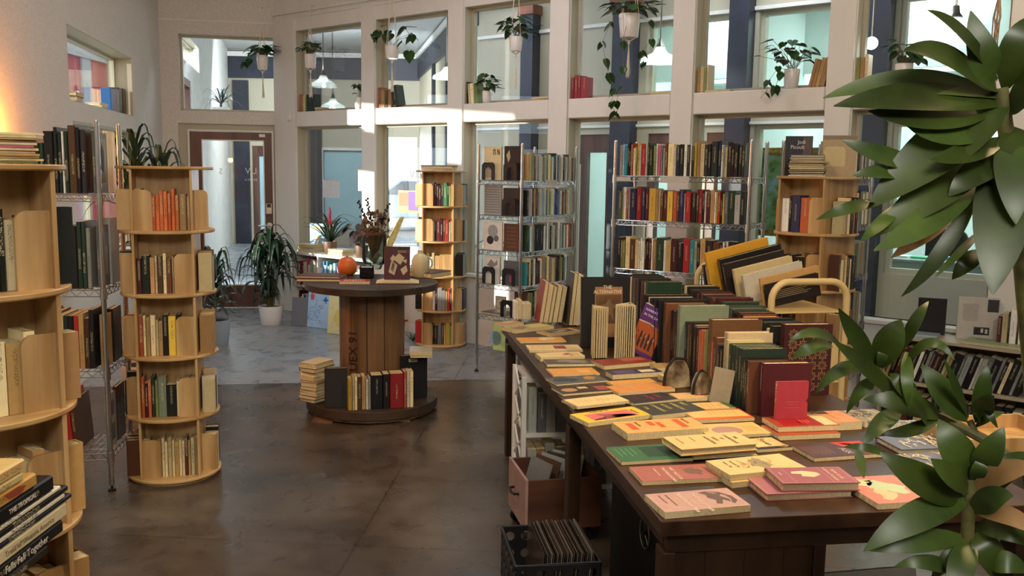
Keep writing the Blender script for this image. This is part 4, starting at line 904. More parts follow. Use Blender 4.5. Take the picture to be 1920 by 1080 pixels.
def splat(seed, cx, cy, rx, ry, n=3):
    def f(w, h):
        r = random.Random(seed); o = []
        for k in range(n):
            x = cx+r.uniform(-.5, .5)*rx; y = cy+r.uniform(-.5, .5)*ry; m = 11
            o.append([(min(max((x+rx*r.uniform(.4, 1)*math.cos(2*math.pi*i/m))*w, .002), w-.002), min(max((y+ry*r.uniform(.4, 1)*math.sin(2*math.pi*i/m))*h, .002), h-.002)) for i in range(m)])
        return o
    return f
tflat('castle', (1247, 961), (1408, 947), .135, .019, 0, 'c29c94', 'dusty pink book with a dark dragon, nearest the front corner of the table', items=[('cover_border', 'e6c0b4', bd(.005, .0012)), ('dragon_figure', '6d5a52', poly([(.15, .6), (.3, .66), (.45, .64), (.6, .7), (.78, .66), (.82, .72), (.6, .78), (.75, .84), (.6, .86), (.4, .8), (.3, .84), (.25, .76), (.1, .7)], [(.1, .72), (.2, .84), (.45, .93), (.7, .93), (.85, .86), (.78, .84), (.6, .88), (.4, .87), (.25, .8)]))],
    txt=[('The Castle of Truth', .12, .5, .017, 'f6e3cf'), ('and Other', .4, .42, .011, 'f0d8c4'), ('Revolutionary Tales', .12, .34, .017, 'f6e3cf'), ('HERMYNIA ZUR MUHLEN', .14, .2, .007, '8c6a60'), ('EDITED BY JACK ZIPES', .14, .12, .006, '8c6a60')])
tflat('cats', (1205, 903), (1353, 896), .13, .013, 0, 'a8665e', 'rose red book with grey animal drawing, second from the front corner', items=[('cover_border', 'd08a80', bd(.005, .001)), ('animal_figure', '7c5a50', splat(3, .5, .74, .25, .1, 4))],
    txt=[('FAIRY TALES FOR', .15, .48, .014, 'f0dcc8'), ('THE DISILLUSIONED', .15, .38, .014, 'f0dcc8'), ('Enchanted stories', .2, .27, .009, 'f0dcc8')])
tflat('green', (1166, 866), (1300, 858), .15, .012, 0, 'g', 'green book with dark inset partly under the cream hardback', items=[('cover_inset', '2c4a34', rc(.12, .42, .8, .95)), ('cover_lines', '7fae86', lines(.15, .08, .3, 4, .7))])
tflat('theosis', (1177, 813), (1330, 802), .14, .026, 0, 'e0ac66', 'thick orange-cream paperback with red-orange titles at left', items=[('title_block', 'cc5a28', lambda w, h: [rect(.2*w, .12*h, .75*w, .2*h), rect(.15*w, .38*h, .5*w, .45*h), rect(.25*w, .48*h, .7*w, .54*h), rect(.1*w, .72*h, .8*w, .8*h)])],
    txt=[('BEASTS &', .1, .84, .014, '7c3a1c'), ('THEOSIS', .12, .24, .014, '7c3a1c')])
tflat('augustine', (1278, 843), (1421, 832), .14, .022, .027, 'e0c083', 'cream hardback with thin brown title lying on top of others', hard=True,
    txt=[('THE', .35, .84, .015, '7a5a30'), ('CONFESSIONS', .18, .75, .015, '7a5a30'), ('OF', .38, .66, .015, '7a5a30'), ('SAINT', .3, .57, .015, '7a5a30'), ('AUGUSTINE', .22, .48, .015, '7a5a30'), ('Introduction by', .2, .3, .007, '9a7a50'), ('CRITICAL EDITION', .2, .12, .007, '9a7a50')])
tflat('aug_under', (1300, 851), (1421, 843), .13, .02, 0.006, 'c', 'cream book directly beneath the titled cream hardback', hard=True)
tflat('history', (1103, 793), (1221, 777), .125, .016, 0, 'e8c23a', 'bright yellow book with a black hand on pink at the left table edge', items=[('cover_inset', 'dc6f70', rc(.24, .14, .9, .84)), ('pointing_hand', '2a2320', poly([(.35, .3), (.42, .32), (.52, .5), (.6, .68), (.72, .78), (.86, .82), (.88, .15), (.8, .16), (.66, .36), (.55, .36)]))],
    txt=[('A HISTORY OF', .14, .28, .0125, '3a2c14', math.pi/2), ('THE BODY', .3, .86, .012, '3a2c14')])
tflat('cream8', (1083, 762), (1180, 751), .11, .012, .008, 'e8cc8e', 'pale cream book with a leaf drawing lying on a clear sleeve', items=[('leaf_drawing', 'a98d58', vine(4, 5, .5, .9, .002)), ('cover_lines', '9c8250', lines(.3, .15, .4, 4, .7, .0014))])
tflat('clear8', (1076, 765), (1172, 757), .12, .007, 0, '77736a', 'grey plastic-sleeved booklet under the pale cream book')
tflat('oil', (1056, 739), (1154, 731), .12, .01, 0, '3a2a20', 'dark brown book with oval label and red picture, left edge', items=[('oval_label', 'b08a5a', lambda w, h: [[(w*(.55+.24*math.cos(a)), h*(.22+.15*math.sin(a))) for a in [k*math.pi/8 for k in range(16)]]]), ('cover_picture', 'a04a44', rc(.3, .72, .85, .95)), ('title_block', 'cbb47c', rc(.25, .42, .5, .6))], txt=[('OIL', .25, .45, .02, 'd8c68c')])
tflat('stones', (1044, 721), (1141, 713), .12, .008, 0, '5a5a58', 'grey photo cover with an orange stripe of pebbles, left edge', items=[('pebble_stripe', 'b8823c', splat(8, .5, .75, .3, .12, 5)), ('pebble_shadow', '3b3c40', splat(9, .5, .3, .35, .2, 4))])
tflat('orange10', (1037, 703), (1125, 700), .125, .009, 0, 'dc9a48', 'plain orange pamphlet with two text columns, left edge', items=[('cover_lines', 'f0c080', lines(.3, .3, .42, 3, .8, .002)), ('cover_band', 'e8ae60', rc(.2, .6, .8, .85))])
tflat('dark11', (1026, 683), (1119, 682), .11, .013, 0, '54483c', 'dark brown softcover with a smudged grey cover, left edge', items=[('cover_smudge', '8c8272', splat(11, .5, .5, .3, .35, 4))])
tflat('cream12', (1014, 670), (1097, 667), .1, .022, 0, 'e6c88c', 'thick cream book with small red and black emblem, left edge', items=[('emblem', 'b4523a', splat(12, .5, .62, .16, .1, 3)), ('emblem_mark', '4a3a2a', vine(12, 5, .55, .9, .003))])
tflat('cream13', (993, 657), (1093, 656), .14, .012, 0, 'e2c084', 'cream book with a maroon square, towards the far left corner', items=[('cover_square', '9c3e34', rc(.2, .5, .75, .72)), ('cover_lines', 'a98450', lines(.3, .1, .4, 4, .7, .0015))])
tflat('orange14', (976, 641), (1062, 639), .12, .009, 0, 'dc9434', 'orange cover with brown figures, second from far left corner', items=[('figures', '8a5220', splat(14, .5, .65, .3, .2, 5))])
tflat('pic15', (966, 620), (1039, 611), .13, .018, 0, 'a99a5c', 'olive-yellow picture book near the far left corner', items=[('cover_patch', 'c9b470', rc(.2, .5, .9, .95)), ('cover_patch', '8c6e5c', splat(15, .5, .3, .3, .18, 3))])
tflat('pic17', (1031, 628), (1096, 621), .13, .012, 0, 'b8904c', 'tan book with a grey mountain photo beside upright books', items=[('cover_photo', '4c4a48', rc(.15, .15, .7, .85)), ('cover_photo', '9c9686', splat(17, .4, .5, .2, .2, 3))])
tflat('barcode16', (946, 609), (982, 605), .1, .014, 0, 'b08050', 'tan paperback back cover with barcode at the far left corner', items=[('barcode', 'e8dcc0', rc(.2, .25, .6, .8)), ('barcode_bars', '3a2a1c', lambda w, h: [rect(.25*w, h*(.3+.05*k), .55*w, h*(.32+.05*k)) for k in range(9)])])
tflat('red1', (1133, 686), (1229, 678), .13, .02, .0, '8c3a2c', 'brick red book top of the left-centre pair', items=[('cover_glow', 'b0604a', rc(.1, .5, .6, .95))])
tflat('navy2', (1149, 703), (1244, 697), .075, .022, .0, '3a3450', 'dark violet book with a white patch in front of the brick red book', items=[('cover_patch', 'd8c8a8', rc(.15, .6, .8, .88)), ('cover_glow', '5a4a70', rc(.1, .1, .9, .5))])
tflat('beige3', (1229, 690), (1272, 690), .11, .022, 0, 'b8945c', 'worn tan booklet behind the small leaf card', items=[('cover_lines', '8a6a40', lines(.2, .2, .8, 4, .8, .0016))])
tflat('leafcard4', (1244, 706), (1271, 704), .05, .022, 0, 'e0c48c', 'small cream book with a green leaf mark beside the agate', items=[('leaf_mark', '4a7a3c', poly([(.3, .4), (.5, .6), (.7, .75), (.5, .35)]))])
tflat('orange5', (1160, 737), (1266, 729), .12, .012, 0, 'd8924c', 'orange booklet with framed panels in the middle of the table', items=[('panel_frame', 'f0be80', lambda w, h: border(.1*w, .08*h, .9*w, .36*h, .0015)+border(.1*w, .4*h, .9*w, .64*h, .0015)+border(.1*w, .68*h, .9*w, .94*h, .0015))])
tflat('orange6', (1150, 722), (1232, 716), .07, .01, 0, 'dc9c4c', 'plain orange booklet behind the framed orange one')
tflat('kara7', (1190, 757), (1272, 748), .12, .014, 0, '302824', 'black book with red lettering behind the congress volume', txt=[('KARA', .15, .7, .022, 'b8404a'), ('WALKER', .12, .5, .02, 'b8404a'), ('A Journal', .2, .25, .011, '9c3a40')])
tflat('congress8', (1224, 779), (1325, 769), .15, .018, .0, '3c3a30', 'black book with big yellow-green capitals in the middle of the table',
    txt=[('FIRST', .12, .82, .021, 'c9c06a'), ('AMERICAN', .1, .64, .021, 'c9c06a'), ('ARTISTS', .12, .46, .021, 'c9c06a'), ('CONGRESS', .08, .28, .021, 'c9c06a'), ('1936', .2, .1, .021, 'c9c06a')])
tflat('beige9', (1272, 748), (1346, 744), .09, .014, 0, 'dcb478', 'tan book with a red corner next to the agate bookends', items=[('red_corner', 'a03a38', rc(.1, .55, .6, .95)), ('white_oval', 'e8c8a0', rc(.5, .7, .7, .9))])
tflat('green10', (1300, 768), (1380, 764), .09, .013, 0, 'e2bc78', 'cream book with a green spine edge behind the orange-red one', items=[('green_edge', '6a8c4c', rc(.0, .86, 1, 1)), ('cover_lines', '8a6c3c', lines(.3, .2, .7, 5, .8, .0015))])
tflat('label11', (1305, 788), (1415, 783), .13, .013, 0, 'd86a34', 'orange-red book with a wide cream label', items=[('cream_label', 'e4bc78', rc(.12, .02, .8, .97)), ('cover_lines', '8a6238', lines(.25, .3, .8, 7, .7, .0015))])
tflat('purple12', (1330, 818), (1447, 812), .14, .012, 0, 'e0bc7c', 'cream book with a large faded violet circle', items=[('violet_circle', 'b08a84', lambda w, h: [[(w*(.6+.33*math.cos(a)), h*(.4+.24*math.sin(a))) for a in [k*math.pi/10 for k in range(20)]]]), ('cover_lines', '8a6c40', lines(.3, .72, .9, 5, .8, .0015))])
tflat('seven13', (1420, 843), (1487, 838), .13, .012, 0, '2c2420', 'black-bordered book with a cream centre lettered Seven', items=[('cream_centre', 'e2c48c', rc(.14, .1, .84, .9)), ('border_scrolls', 'd8bc84', vine(13, 22, .02, .98, .0022))], txt=[('Seven', .2, .45, .032, '3a1e1a')])
tflat('bird14', (1369, 891), (1512, 876), .135, .018, .018, 'e2c488', 'cream book with a grey engraved bird, top of two', items=[('bird_engraving', 'a09070', splat(20, .45, .55, .28, .14, 4)), ('engraving_lines', '7a6a50', vine(21, 10, .3, .75, .0015))], txt=[('Beneath the', .18, .24, .012, '8a7450'), ('Yellow Sky', .18, .15, .012, '8a7450')])
tflat('bird14b', (1373, 905), (1514, 890), .135, .0175, 0, 'dcb87c', 'cream book under the one with a grey engraved bird')
tflat('mauve15', (1438, 927), (1600, 920), .145, .02, 0, 'a86a74', 'mauve hardback beneath the other mauve hardback at the front', hard=True, items=[('cover_border', 'd8a8a0', bd(.006, .0012))])
tflat('mauve16', (1467, 907), (1614, 905), .14, .024, .021, '9c5c68', 'mauve hardback with a cream fist emblem, top of the mauve pair', hard=True, items=[('cover_border', 'd8a8a0', bd(.007, .0014)), ('fist_emblem', 'e4cca0', poly([(.3, .28), (.42, .26), (.45, .38), (.58, .36), (.64, .5), (.5, .62), (.36, .6), (.26, .44)])), ('cover_rules', 'd8a8a0', lambda w, h: [rect(.04*w, .68*h, .96*w, .685*h), rect(.04*w, .2*h, .96*w, .205*h)])],
    txt=[('HOW TO BE', .2, .82, .014, 'ecd8b8'), ('A REVOLUTIONARY', .1, .73, .012, 'ecd8b8'), ('Lucian', .35, .1, .009, 'ecd8b8')])
tflat('coral17', (1647, 945), (1760, 938), .21, .017, 0, 'cf7c6c', 'large coral and mint watercolour cover at the front edge of the table', items=[('mint_wash', 'b4c4a0', splat(31, .45, .55, .25, .3, 3)), ('cream_wash', 'e0b890', splat(32, .7, .4, .2, .16, 3)), ('mint_wash', 'c4c8a0', splat(33, .2, .3, .14, .2, 2))])
tflat('tales18', (1527, 859), (1661, 850), .14, .013, 0, '4a3034', 'dark plum book with a scarlet corner in front of the red pair', items=[('scarlet_corner', 'c83c34', poly([(.02, .55), (.98, .8), (.98, .99), (.02, .99)])), ('white_slash', 'e8c8b8', poly([(.1, .66), (.2, .66), (.42, .96), (.3, .96)])), ('cover_lines', 'a08078', lines(.2, .05, .38, 12, .85, .0014))], txt=[('ASK', .45, .52, .034, 'c8b8b4')])
tflat('red19b', (1460, 817), (1576, 812), .13, .018, 0, 'a04424', 'rust orange book under the red one', hard=False)
tflat('red19', (1460, 801), (1576, 797), .13, .019, .0185, '9c442a', 'rust-edged book with a bright red cover panel supporting the pink book', items=[('red_panel', '96191d', rc(.06, .12, .9, .74)), ('cream_strip', 'e0c08c', rc(.06, .76, .94, .98)), ('red_lettering', 'd8684c', lines(.4, .42, .6, 4, .75, .004))])
tflat('coral21', (1545, 794), (1617, 790), .15, .03, 0, 'd08a5c', 'peach book with pale line pattern behind the red pair', items=[('line_pattern', 'ecc494', vine(41, 16, .05, .95, .002)), ('dark_mask', '3a3028', rc(.02, .05, .25, .6))])
tflat('grey22', (1622, 792), (1690, 788), .16, .02, 0, '8c8270', 'grey and cream ornamented book behind the floral blue books', items=[('ornament', 'dcc896', vine(42, 26, .05, .95, .004)), ('ornament_dark', '4c463c', splat(43, .4, .4, .3, .3, 4))])
for k, (nl, nr, lb) in enumerate((((1668, 812), (1790, 808), 'farthest'), ((1690, 843), (1830, 838), 'middle'), ((1730, 880), (1880, 872), 'nearest'))):
    tflat(f'blue{k}', nl, nr, .15, .02, 0, '5c6074', f'slate blue book with cream floral lettering, {lb} of three', hard=True, items=[('floral_lettering', 'e0cc9c', vine(50+k, 40, .1, .92, .004))])
# tray of papers at the table's right end
c = atz(1880, 812, TZ0+.05); ty = thing('wooden_tray', 'pale wooden tray on the right end of the brown table', 'tray', (c.x, c.y+.05, TZ0), R(9))
MB().box(-.2, .2, -.14, .14, 0, .012).build('base', M_birch, ty)
for q in ((-.2, .2, -.14, -.128), (-.2, .2, .128, .14), (-.2, -.188, -.128, .128), (.188, .2, -.128, .128)): MB().box(*q, .012, .06).build('side', M_birch, ty)
# ---- rows of upright books running down the table
def trow(s0, t0, items, where, group, seed):
    rnd = random.Random(seed); s = s0; n = len(items); o_ = []
    for i, it in enumerate(items):
        c, th, h, d = it[:4]; off = it[4] if len(it) > 4 else 0; th *= .01
        P = TT(s+th/2, t0+off+rnd.uniform(-.004, .004), TZ0+.0008)
        w = 'nearest book' if i == 0 else 'farthest book' if i == n-1 else (ORD[i]+' from front' if i < n*.7 else ORD[n-1-i]+' from back')
        sz = 'thick ' if th > .034 else 'thin ' if th < .016 else ''
        lb = f'{sz}{PAL[c][1]} book, {w} {where}' if 'book' not in w else f'{sz}{PAL[c][1]} upright {w} {where}'
        o_.append(book(axes(-TU, TW, (0, 0, 1), P), th-.0012, h/100, d/100, jitcol(c, rnd), lb, group, True, True)); s += th
    return o_, s
ra = [('m', 4, 20, 19, .035), ('N', 2.4, 20, 16), ('k', 2.2, 20, 16), ('K', 2.2, 19.5, 16), ('k', 2.2, 20, 16), ('G', 3, 23, 18, .0), ('G', 3, 23, 18), ('G', 3, 23, 18), ('G', 3, 23, 18), ('c', 2.6, 24, 15), ('c', 4, 26.5, 19, .0), ('K', 2.4, 19, 14), ('k', 2.6, 20, 14), ('S', 2, 20.5, 13), ('N', 4, 22.5, 14), ('q', 1.8, 20, 12), ('N', 4.6, 29, 22, .0),
      ('v', 2, 24, 15), ('a', 2.4, 23, 14), ('q', 2.4, 23, 14), ('o', 2.6, 22, 13), ('m', 2.6, 22.5, 14), ('k', 4, 23, 14), ('a', 3, 23, 15, .01), ('k', 3, 24, 15), ('N', 3, 22, 14), ('K', 3, 23, 14), ('e', 4, 30, 23, -.02), ('K', 3, 27, 18, -.02), ('m', 3, 25, 14, -.02), ('k', 4, 26, 16, -.02), ('N', 4, 29, 20, -.04), ('k', 3.4, 30, 24, -.06), ('k', 3, 29.5, 20, -.07), ('K', 3, 30, 22, -.08), ('c', 2.4, 30, 22, -.08), ('k', 4, 31, 24, -.1)]
ROWA, sA = trow(.935, .655, ra, 'of the left table row', 'upright books in the left table row', 81)
rc2 = [('k', 3.4, 27, 17), ('c', 4, 25, 8), ('k', 2.6, 27, 17), ('G', 3, 27, 18), ('c', 2.6, 24, 10), ('k', 3, 24, 10), ('k', 3, 27, 18), ('m', 2.6, 24, 17), ('r', 2.8, 26, 17), ('r', 2.4, 26, 17), ('a', 3, 26, 16), ('m', 3.4, 26.5, 17), ('N', 3.4, 27, 17), ('k', 3, 26, 17), ('G', 3, 27, 17), ('S', 3.4, 27.5, 17), ('G', 3.4, 28, 18), ('m', 3, 27, 17), ('G', 3.6, 29, 18), ('k', 3, 28, 17), ('m', 3.6, 30, 18), ('N', 3, 28, 16), ('N', 3, 29, 17), ('m', 3, 29, 17), ('k', 4, 28, 16), ('K', 3.4, 29, 16), ('N', 4, 29, 17), ('m', 3.4, 29.5, 17), ('N', 3.6, 28, 16), ('k', 3.4, 29, 17), ('m', 3.4, 28, 17), ('K', 4, 29, 17), ('k', 3.4, 30, 17), ('c', 3, 30, 17), ('N', 4, 30, 17)]
ROWB, sB = trow(1.33, .905, rc2, 'of the right table row', 'upright books in the right table row', 82)
# dark band of larger books closing the far end between the two rows
ROWC, sC = trow(2.42, .70, [('G', 4.6, 32, 19), ('c', 2, 31, 18), ('m', 4, 30, 18), ('N', 4, 31, 18), ('k', 4, 32, 18), ('m', 4.2, 30, 18), ('N', 4, 31, 18), ('K', 4, 32, 18), ('c', 3, 31, 18), ('k', 4, 32, 18)], 'of the back middle block', 'upright books in the back middle block', 83)
# book with star lattice facing the camera
def tface(s, t, z, w, h, th, col, label, hard=True, yaw=0, lean=0, name='book', cat='book'):
    X = (TW*math.cos(R(yaw))+TU*math.sin(R(yaw))); Nn = (-TU*math.cos(R(yaw))+TW*math.sin(R(yaw))); U = Vector((0, 0, 1))
    if lean: q = Matrix.Rotation(R(lean), 3, X); Nn = q@Nn; U = q@U
    o = TT(s, t, TZ0+z)
    return book(axes(Nn, X, U, o), th, h, w, col, label, None, hard, True, name, cat=cat)
b = tface(1.245, .905, .001, .205, .295, .045, '3e1c20', 'maroon book covered by a gold star lattice, front of the right row')
mb = MB(); x = .045/2+.0004
def stroke(a, b_, w=.0012):
    d = Vector((b_[0]-a[0], b_[1]-a[1])); 
    if d.length < 1e-5: return
    m = Vector((-d.y, d.x)).normalized()*w*.5; mb.add([(x, a[0]+m.x, a[1]+m.y), (x, b_[0]+m.x, b_[1]+m.y), (x, b_[0]-m.x, b_[1]-m.y), (x, a[0]-m.x, a[1]-m.y)], [(0, 1, 2, 3)])
for i in range(4):
    for j in range(6):
        cx = .037+i*.0437; cy = .037+j*.0437
        st = [(cx+(.0205 if k % 2 == 0 else .0125)*math.cos(k*math.pi/8), cy+(.0205 if k % 2 == 0 else .0125)*math.sin(k*math.pi/8)) for k in range(16)]
        for k in range(16): stroke(st[k], st[(k+1) % 16])
        for k in range(0, 8): stroke((cx+.0125*math.cos((2*k+1)*math.pi/8), cy+.0125*math.sin((2*k+1)*math.pi/8)), (cx+.006*math.cos((2*k+2)*math.pi/8), cy+.006*math.sin((2*k+2)*math.pi/8)), .0009)
mb.build('star_lattice', M_paint, b, color='b89a6a')
# pink book standing on the red pair
c = atz(1456, 790, TZ0+.038); a_ = R(8)
b = book(axes(-TU*math.cos(.03), TW, (0, 0, 1), Vector((c.x, c.y+.03, TZ0+.0385))), .012, .135, .12, 'a83c4a', 'bright pink-red book standing upright on the red-covered pair', None, True, True)
on_cover(b, .012, [('cover_lines', 'c4606a', [rect(.035, .06, .085, .062), rect(.045, .052, .075, .0535), rect(.035, .04, .09, .0415)]), ('thumb_notch', '5a2a20', [[(.12, .055), (.112, .065), (.12, .075)]])])
on_cover(ROWA[0], .0388, [])
# The Alternative: dark portfolio with a mounted cover
b = tface(2.3, .315, .001, .255, .36, .03, '1b1a1c', 'black portfolio lettered The Alternative standing on the table', lean=-4, name='portfolio', cat='portfolio')
on_cover(b, .03, [('mounted_cover', '9c7450', [rect(.07, .05, .215, .31)]), ('cover_photo', '6b5040', [rect(.075, .12, .21, .27)]), ('standing_figure', 'b0946c', [[(.12, .13), (.125, .2), (.1, .2), (.1, .215), (.13, .225), (.14, .245), (.152, .245), (.158, .225), (.19, .215), (.188, .2), (.165, .2), (.17, .13), (.15, .17)]])])
cover_text(b, .031, 'THE', .112, .3, .026, 'e8dcc0'); cover_text(b, .031, 'ALTERNATIVE', .062, .276, .026, 'e8dcc0', sx=.92)
# leaning purple and orange book
Nn = (-TU*.75-TW*.66).normalized(); U0 = Vector((0, 0, 1)); Rr0 = U0.cross(Nn).normalized(); q = Matrix.Rotation(R(-20), 3, Nn)
b = book(axes(Nn, q@Rr0, q@U0, TT(2.02, .49, TZ0+.045)), .022, .25, .125, '6a3c7c', 'purple and rust book with a marching crowd, leaning on the row', None, False, True)
on_cover(b, .022, [('title_panel', '5c3478', [rect(.0, .165, .125, .25)]), ('cover_field', 'b05a34', [rect(0, .02, .125, .16)]), ('cover_arc', 'd8c4b0', [[(0, .165), (.06, .17), (.125, .15), (.125, .144), (.06, .163), (0, .158)]]), ('crowd', '3c3430', [[(.01+.02*k, .04), (.01+.02*k, .1+.01*(k % 2)), (.016+.02*k, .115+.01*(k % 2)), (.022+.02*k, .1), (.022+.02*k, .035)] for k in range(5)]), ('crowd_faces', 'd8cabc', [rect(.012+.022*k, .09-.02*(k % 2), .019+.022*k, .105-.02*(k % 2)) for k in range(5)])])
cover_text(b, .0225, 'NARRATIVE', .012, .22, .017, 'e8dcec'); cover_text(b, .0225, 'IN THE DARK', .012, .195, .016, 'e8dcec')
# two books standing open
def openbook(s, t, w, h, ang, fan, col, label, yaw=0):
    P = TT(s, t, TZ0+.0008); r = thing('standing_open_book', label, 'book', P, math.atan2(TW.y, TW.x)+R(yaw))
    for sg in (-1, 1):
        a = R(90+sg*ang/2); d = Vector((math.cos(a), -math.sin(a), 0))
        M = Matrix(((d.x, -d.y, 0, 0), (d.y, d.x, 0, 0), (0, 0, 1, 0), (0, 0, 0, 1)))
        MB().box(0, w, -.001, .001, 0, h, M).build('cover', M_paint, r, color=col)
    mb = MB()
    for k in range(fan):
        a = R(90-ang/2+ang*(k+.5)/fan); d = Vector((math.cos(a), -math.sin(a), 0)); M = Matrix(((d.x, -d.y, 0, 0), (d.y, d.x, 0, 0), (0, 0, 1, 0), (0, 0, 0, 1)))
        mb.box(.002, w-.004, -.0022, .0022, .003, h-.004, M)
    mb.build('pages', M_pages, r); return r
openbook(2.1, .322, .105, .25, 42, 6, 'd8c08c', 'cream booklet standing open with fanned pages, left of pair', 12)
openbook(2.07, .505, .115, .265, 50, 9, 'ddd0b0', 'thick tan book standing open in a clear wrapper, right of pair', -28)
# books at the table's far left corner: fore-edges towards the camera
def farrow(px, py, items, where, group, seed, lean=0):
    rnd = random.Random(seed); P = atz(px, py, TZ0); x = 0; n = len(items)
    for i, (c, th, h, d, pg) in enumerate(items):
        th *= .01; an = R(lean); X = TW*math.cos(an)-Vector((0, 0, 1))*math.sin(an); U = Vector((0, 0, 1))*math.cos(an)+TW*math.sin(an)
        o = P+TW*(x+th/2)+TU*(d/100)+Vector((0, 0, .001+abs(math.sin(an))*th/2))
        book(axes(-X, -TU, U, o), th-.001, h/100, d/100, jitcol(c, rnd), f'{PAL[c][1]} covered book with pages to camera, {ordn(i, n)} {where}', group, True, True); x += th/math.cos(an)
farrow(1010, 607, [('r', 2.6, 25, 17, 0), ('a', 3, 23, 15, 0), ('N', 2.4, 22, 15, 0), ('a', 3, 22.5, 15, 0), ('N', 3, 22, 15, 0)], 'at table far end', 'pages-out books at the table far end', 91, 8)
farrow(1066, 612, [('K', 2.6, 31, 20, 0), ('c', 3, 30, 19, 0)], 'of tall pair at table far end', 'tall pages-out pair at the table far end', 92, 5)
farrow(965, 600, [('w', 2, 11, 10, 0), ('c', 2.4, 12, 11, 0), ('w', 3, 10, 10, 0), ('c', 2.6, 10, 10, 0)], 'at the far left corner', 'small pages-out books at the far left corner', 93)
# agate bookends and card
M_agate = noisy('agate_stone', '4a3a2c', 'b4a486', 11, .18, (1, 1, 1), .0, detail=3, spec=.7)
def agate(s, t, w, h, th, yaw, label, lean=0):
    r = thing('agate_bookend', label, 'bookend', TT(s, t, TZ0), math.atan2(TW.y, TW.x)+R(yaw)); n = 14; rnd = random.Random(int(s*100))
    pts = [(-w/2, 0)]+[(-w/2*math.cos(math.pi*k/n)*rnd.uniform(.93, 1.04), h*math.sin(math.pi*k/n)**.8*rnd.uniform(.95, 1.03)) for k in range(1, n)]+[(w/2, 0)]
    MB().prism(pts, 0, th, Matrix(((1, 0, 0, 0), (0, 0, -1, 0), (0, 1, 0, 0), (0, 0, 0, 1)))).build('polished_face', M_agate, r, bevel=.004)
    rim = [(x*1.05, 0, z*1.04) for x, z in pts]; MB().path([(x, -th/2, z) for x, _, z in rim], .006, 6).build('dark_rind', flat('agate_rind', '1d1512', .5) if 'agate_rind' not in MATS else MATS['agate_rind'], r, smooth=True)
agate(1.42, .52, .12, .125, .03, 12, 'large polished agate bookend in front of the left table row'); agate(1.27, .565, .1, .1, .035, 30, 'smaller grey agate bookend beside the large one')
mb = MB().box(0, .1, -.0006, .0006, 0, .14); cd_ = mb.build('card', M_paint, color='a89c84'); cd_.matrix_world = Matrix.Translation(TT(1.17, .575, TZ0+.002))@Matrix.Rotation(math.atan2(TW.y, TW.x)-R(62), 4, 'Z')@Matrix.Rotation(R(-12), 4, 'X'); tag(cd_, 'thin pale card standing beside the smaller agate bookend', 'card')
# ---- beneath the table
us = thing('slatted_shelf_unit', 'white shelf unit with crossed lattice sides under the far end of the table', 'shelf unit', TT(2.12, -.015, 0), math.atan2(TW.y, TW.x))
MB().box(0, .022, 0, .035, 0, .645).build('post', M_frame, us); MB().box(0, .022, .29, .325, 0, .645).build('post', M_frame, us)
MB().box(.5, .522, 0, .035, 0, .645).build('post', M_frame, us); MB().box(.5, .522, .29, .325, 0, .645).build('post', M_frame, us)
mb = MB()
for k in range(4):
    z0 = .03+.155*k; z1 = z0+.145; mb.path([(.011, .035, z0), (.011, .29, z1)], .006, 4).path([(.011, .29, z0), (.011, .035, z1)], .006, 4)
mb.build('lattice_side', M_frame, us)
for z in (.06, .34, .62): MB().box(.022, .5, .005, .32, z, z+.02).build('shelf', M_frame, us)
brow(us.matrix_world@Vector((0, 0, 0)) if False else TT(2.135, .02), TT(2.135, .47), .361, 's3.2 S3 s3.5 S4 s3 K3.4 s4 S4 s3', 'on upper shelf of the lattice unit', 'grey books in the lattice unit', (.2, .245), .16, seed=95, split=True)
brow(TT(2.135, .02), TT(2.135, .47), .081, 's3.2 a3 s3.5 S4 s3 a3.4 s4 S4 s3', 'on lower shelf of the lattice unit', 'grey books in the lattice unit', (.18, .22), .16, seed=96, split=True)
# rolling drawer box
DBN = Vector((.085, 3.80, 0)); dbx = Vector((.97, .22, 0)).normalized(); ang = math.atan2(dbx.y, dbx.x)
db = thing('rolling_drawer_box', 'open brown wooden drawer box on castors with a pinkish front', 'box', DBN, ang)
MB().box(0, .34, 0, .014, .07, .3).build('side_panel', wood('red_brown_board', '4a2c20', '6a4430', .5, 0, 8), db); MB().box(0, .34, .32, .334, .07, .3).build('side_panel', MATS['red_brown_board'], db)
MB().box(.326, .34, .014, .32, .07, .3).build('back_panel', MATS['red_brown_board'], db); MB().box(.0, .34, .014, .32, .07, .08).build('bottom', MATS['red_brown_board'], db)
fr = MB().box(-.012, .0, -.002, .336, .07, .305).build('drawer_front', noisy('pink_beige_front', 'a8847a', 'b8948a', 9, .6), db)
MB().path([(-.012, .12, .2), (-.035, .125, .2), (-.04, .167, .195), (-.035, .21, .2), (-.012, .215, .2)], .006, 8).build('drawer_handle', M_black, fr, smooth=True)
for x, y in ((.02, .03), (.02, .3), (.31, .03), (.31, .3)):
    MB().lathe([(0, -.012), (.03, -.012), (.032, 0), (.03, .012), (0, .012)], 20).build('castor', M_black, db, smooth=True, loc=(x, y, .032)).rotation_euler = (R(90), 0, R(20))
    MB().box(x-.01, x+.01, y-.016, y+.016, .055, .07).build('castor_plate', M_metal, db, color='8a8a88')
pk = MB(); rnd = random.Random(8)
for i in range(7):
    bx = thing('plastic_sleeve', None, None) if False else None
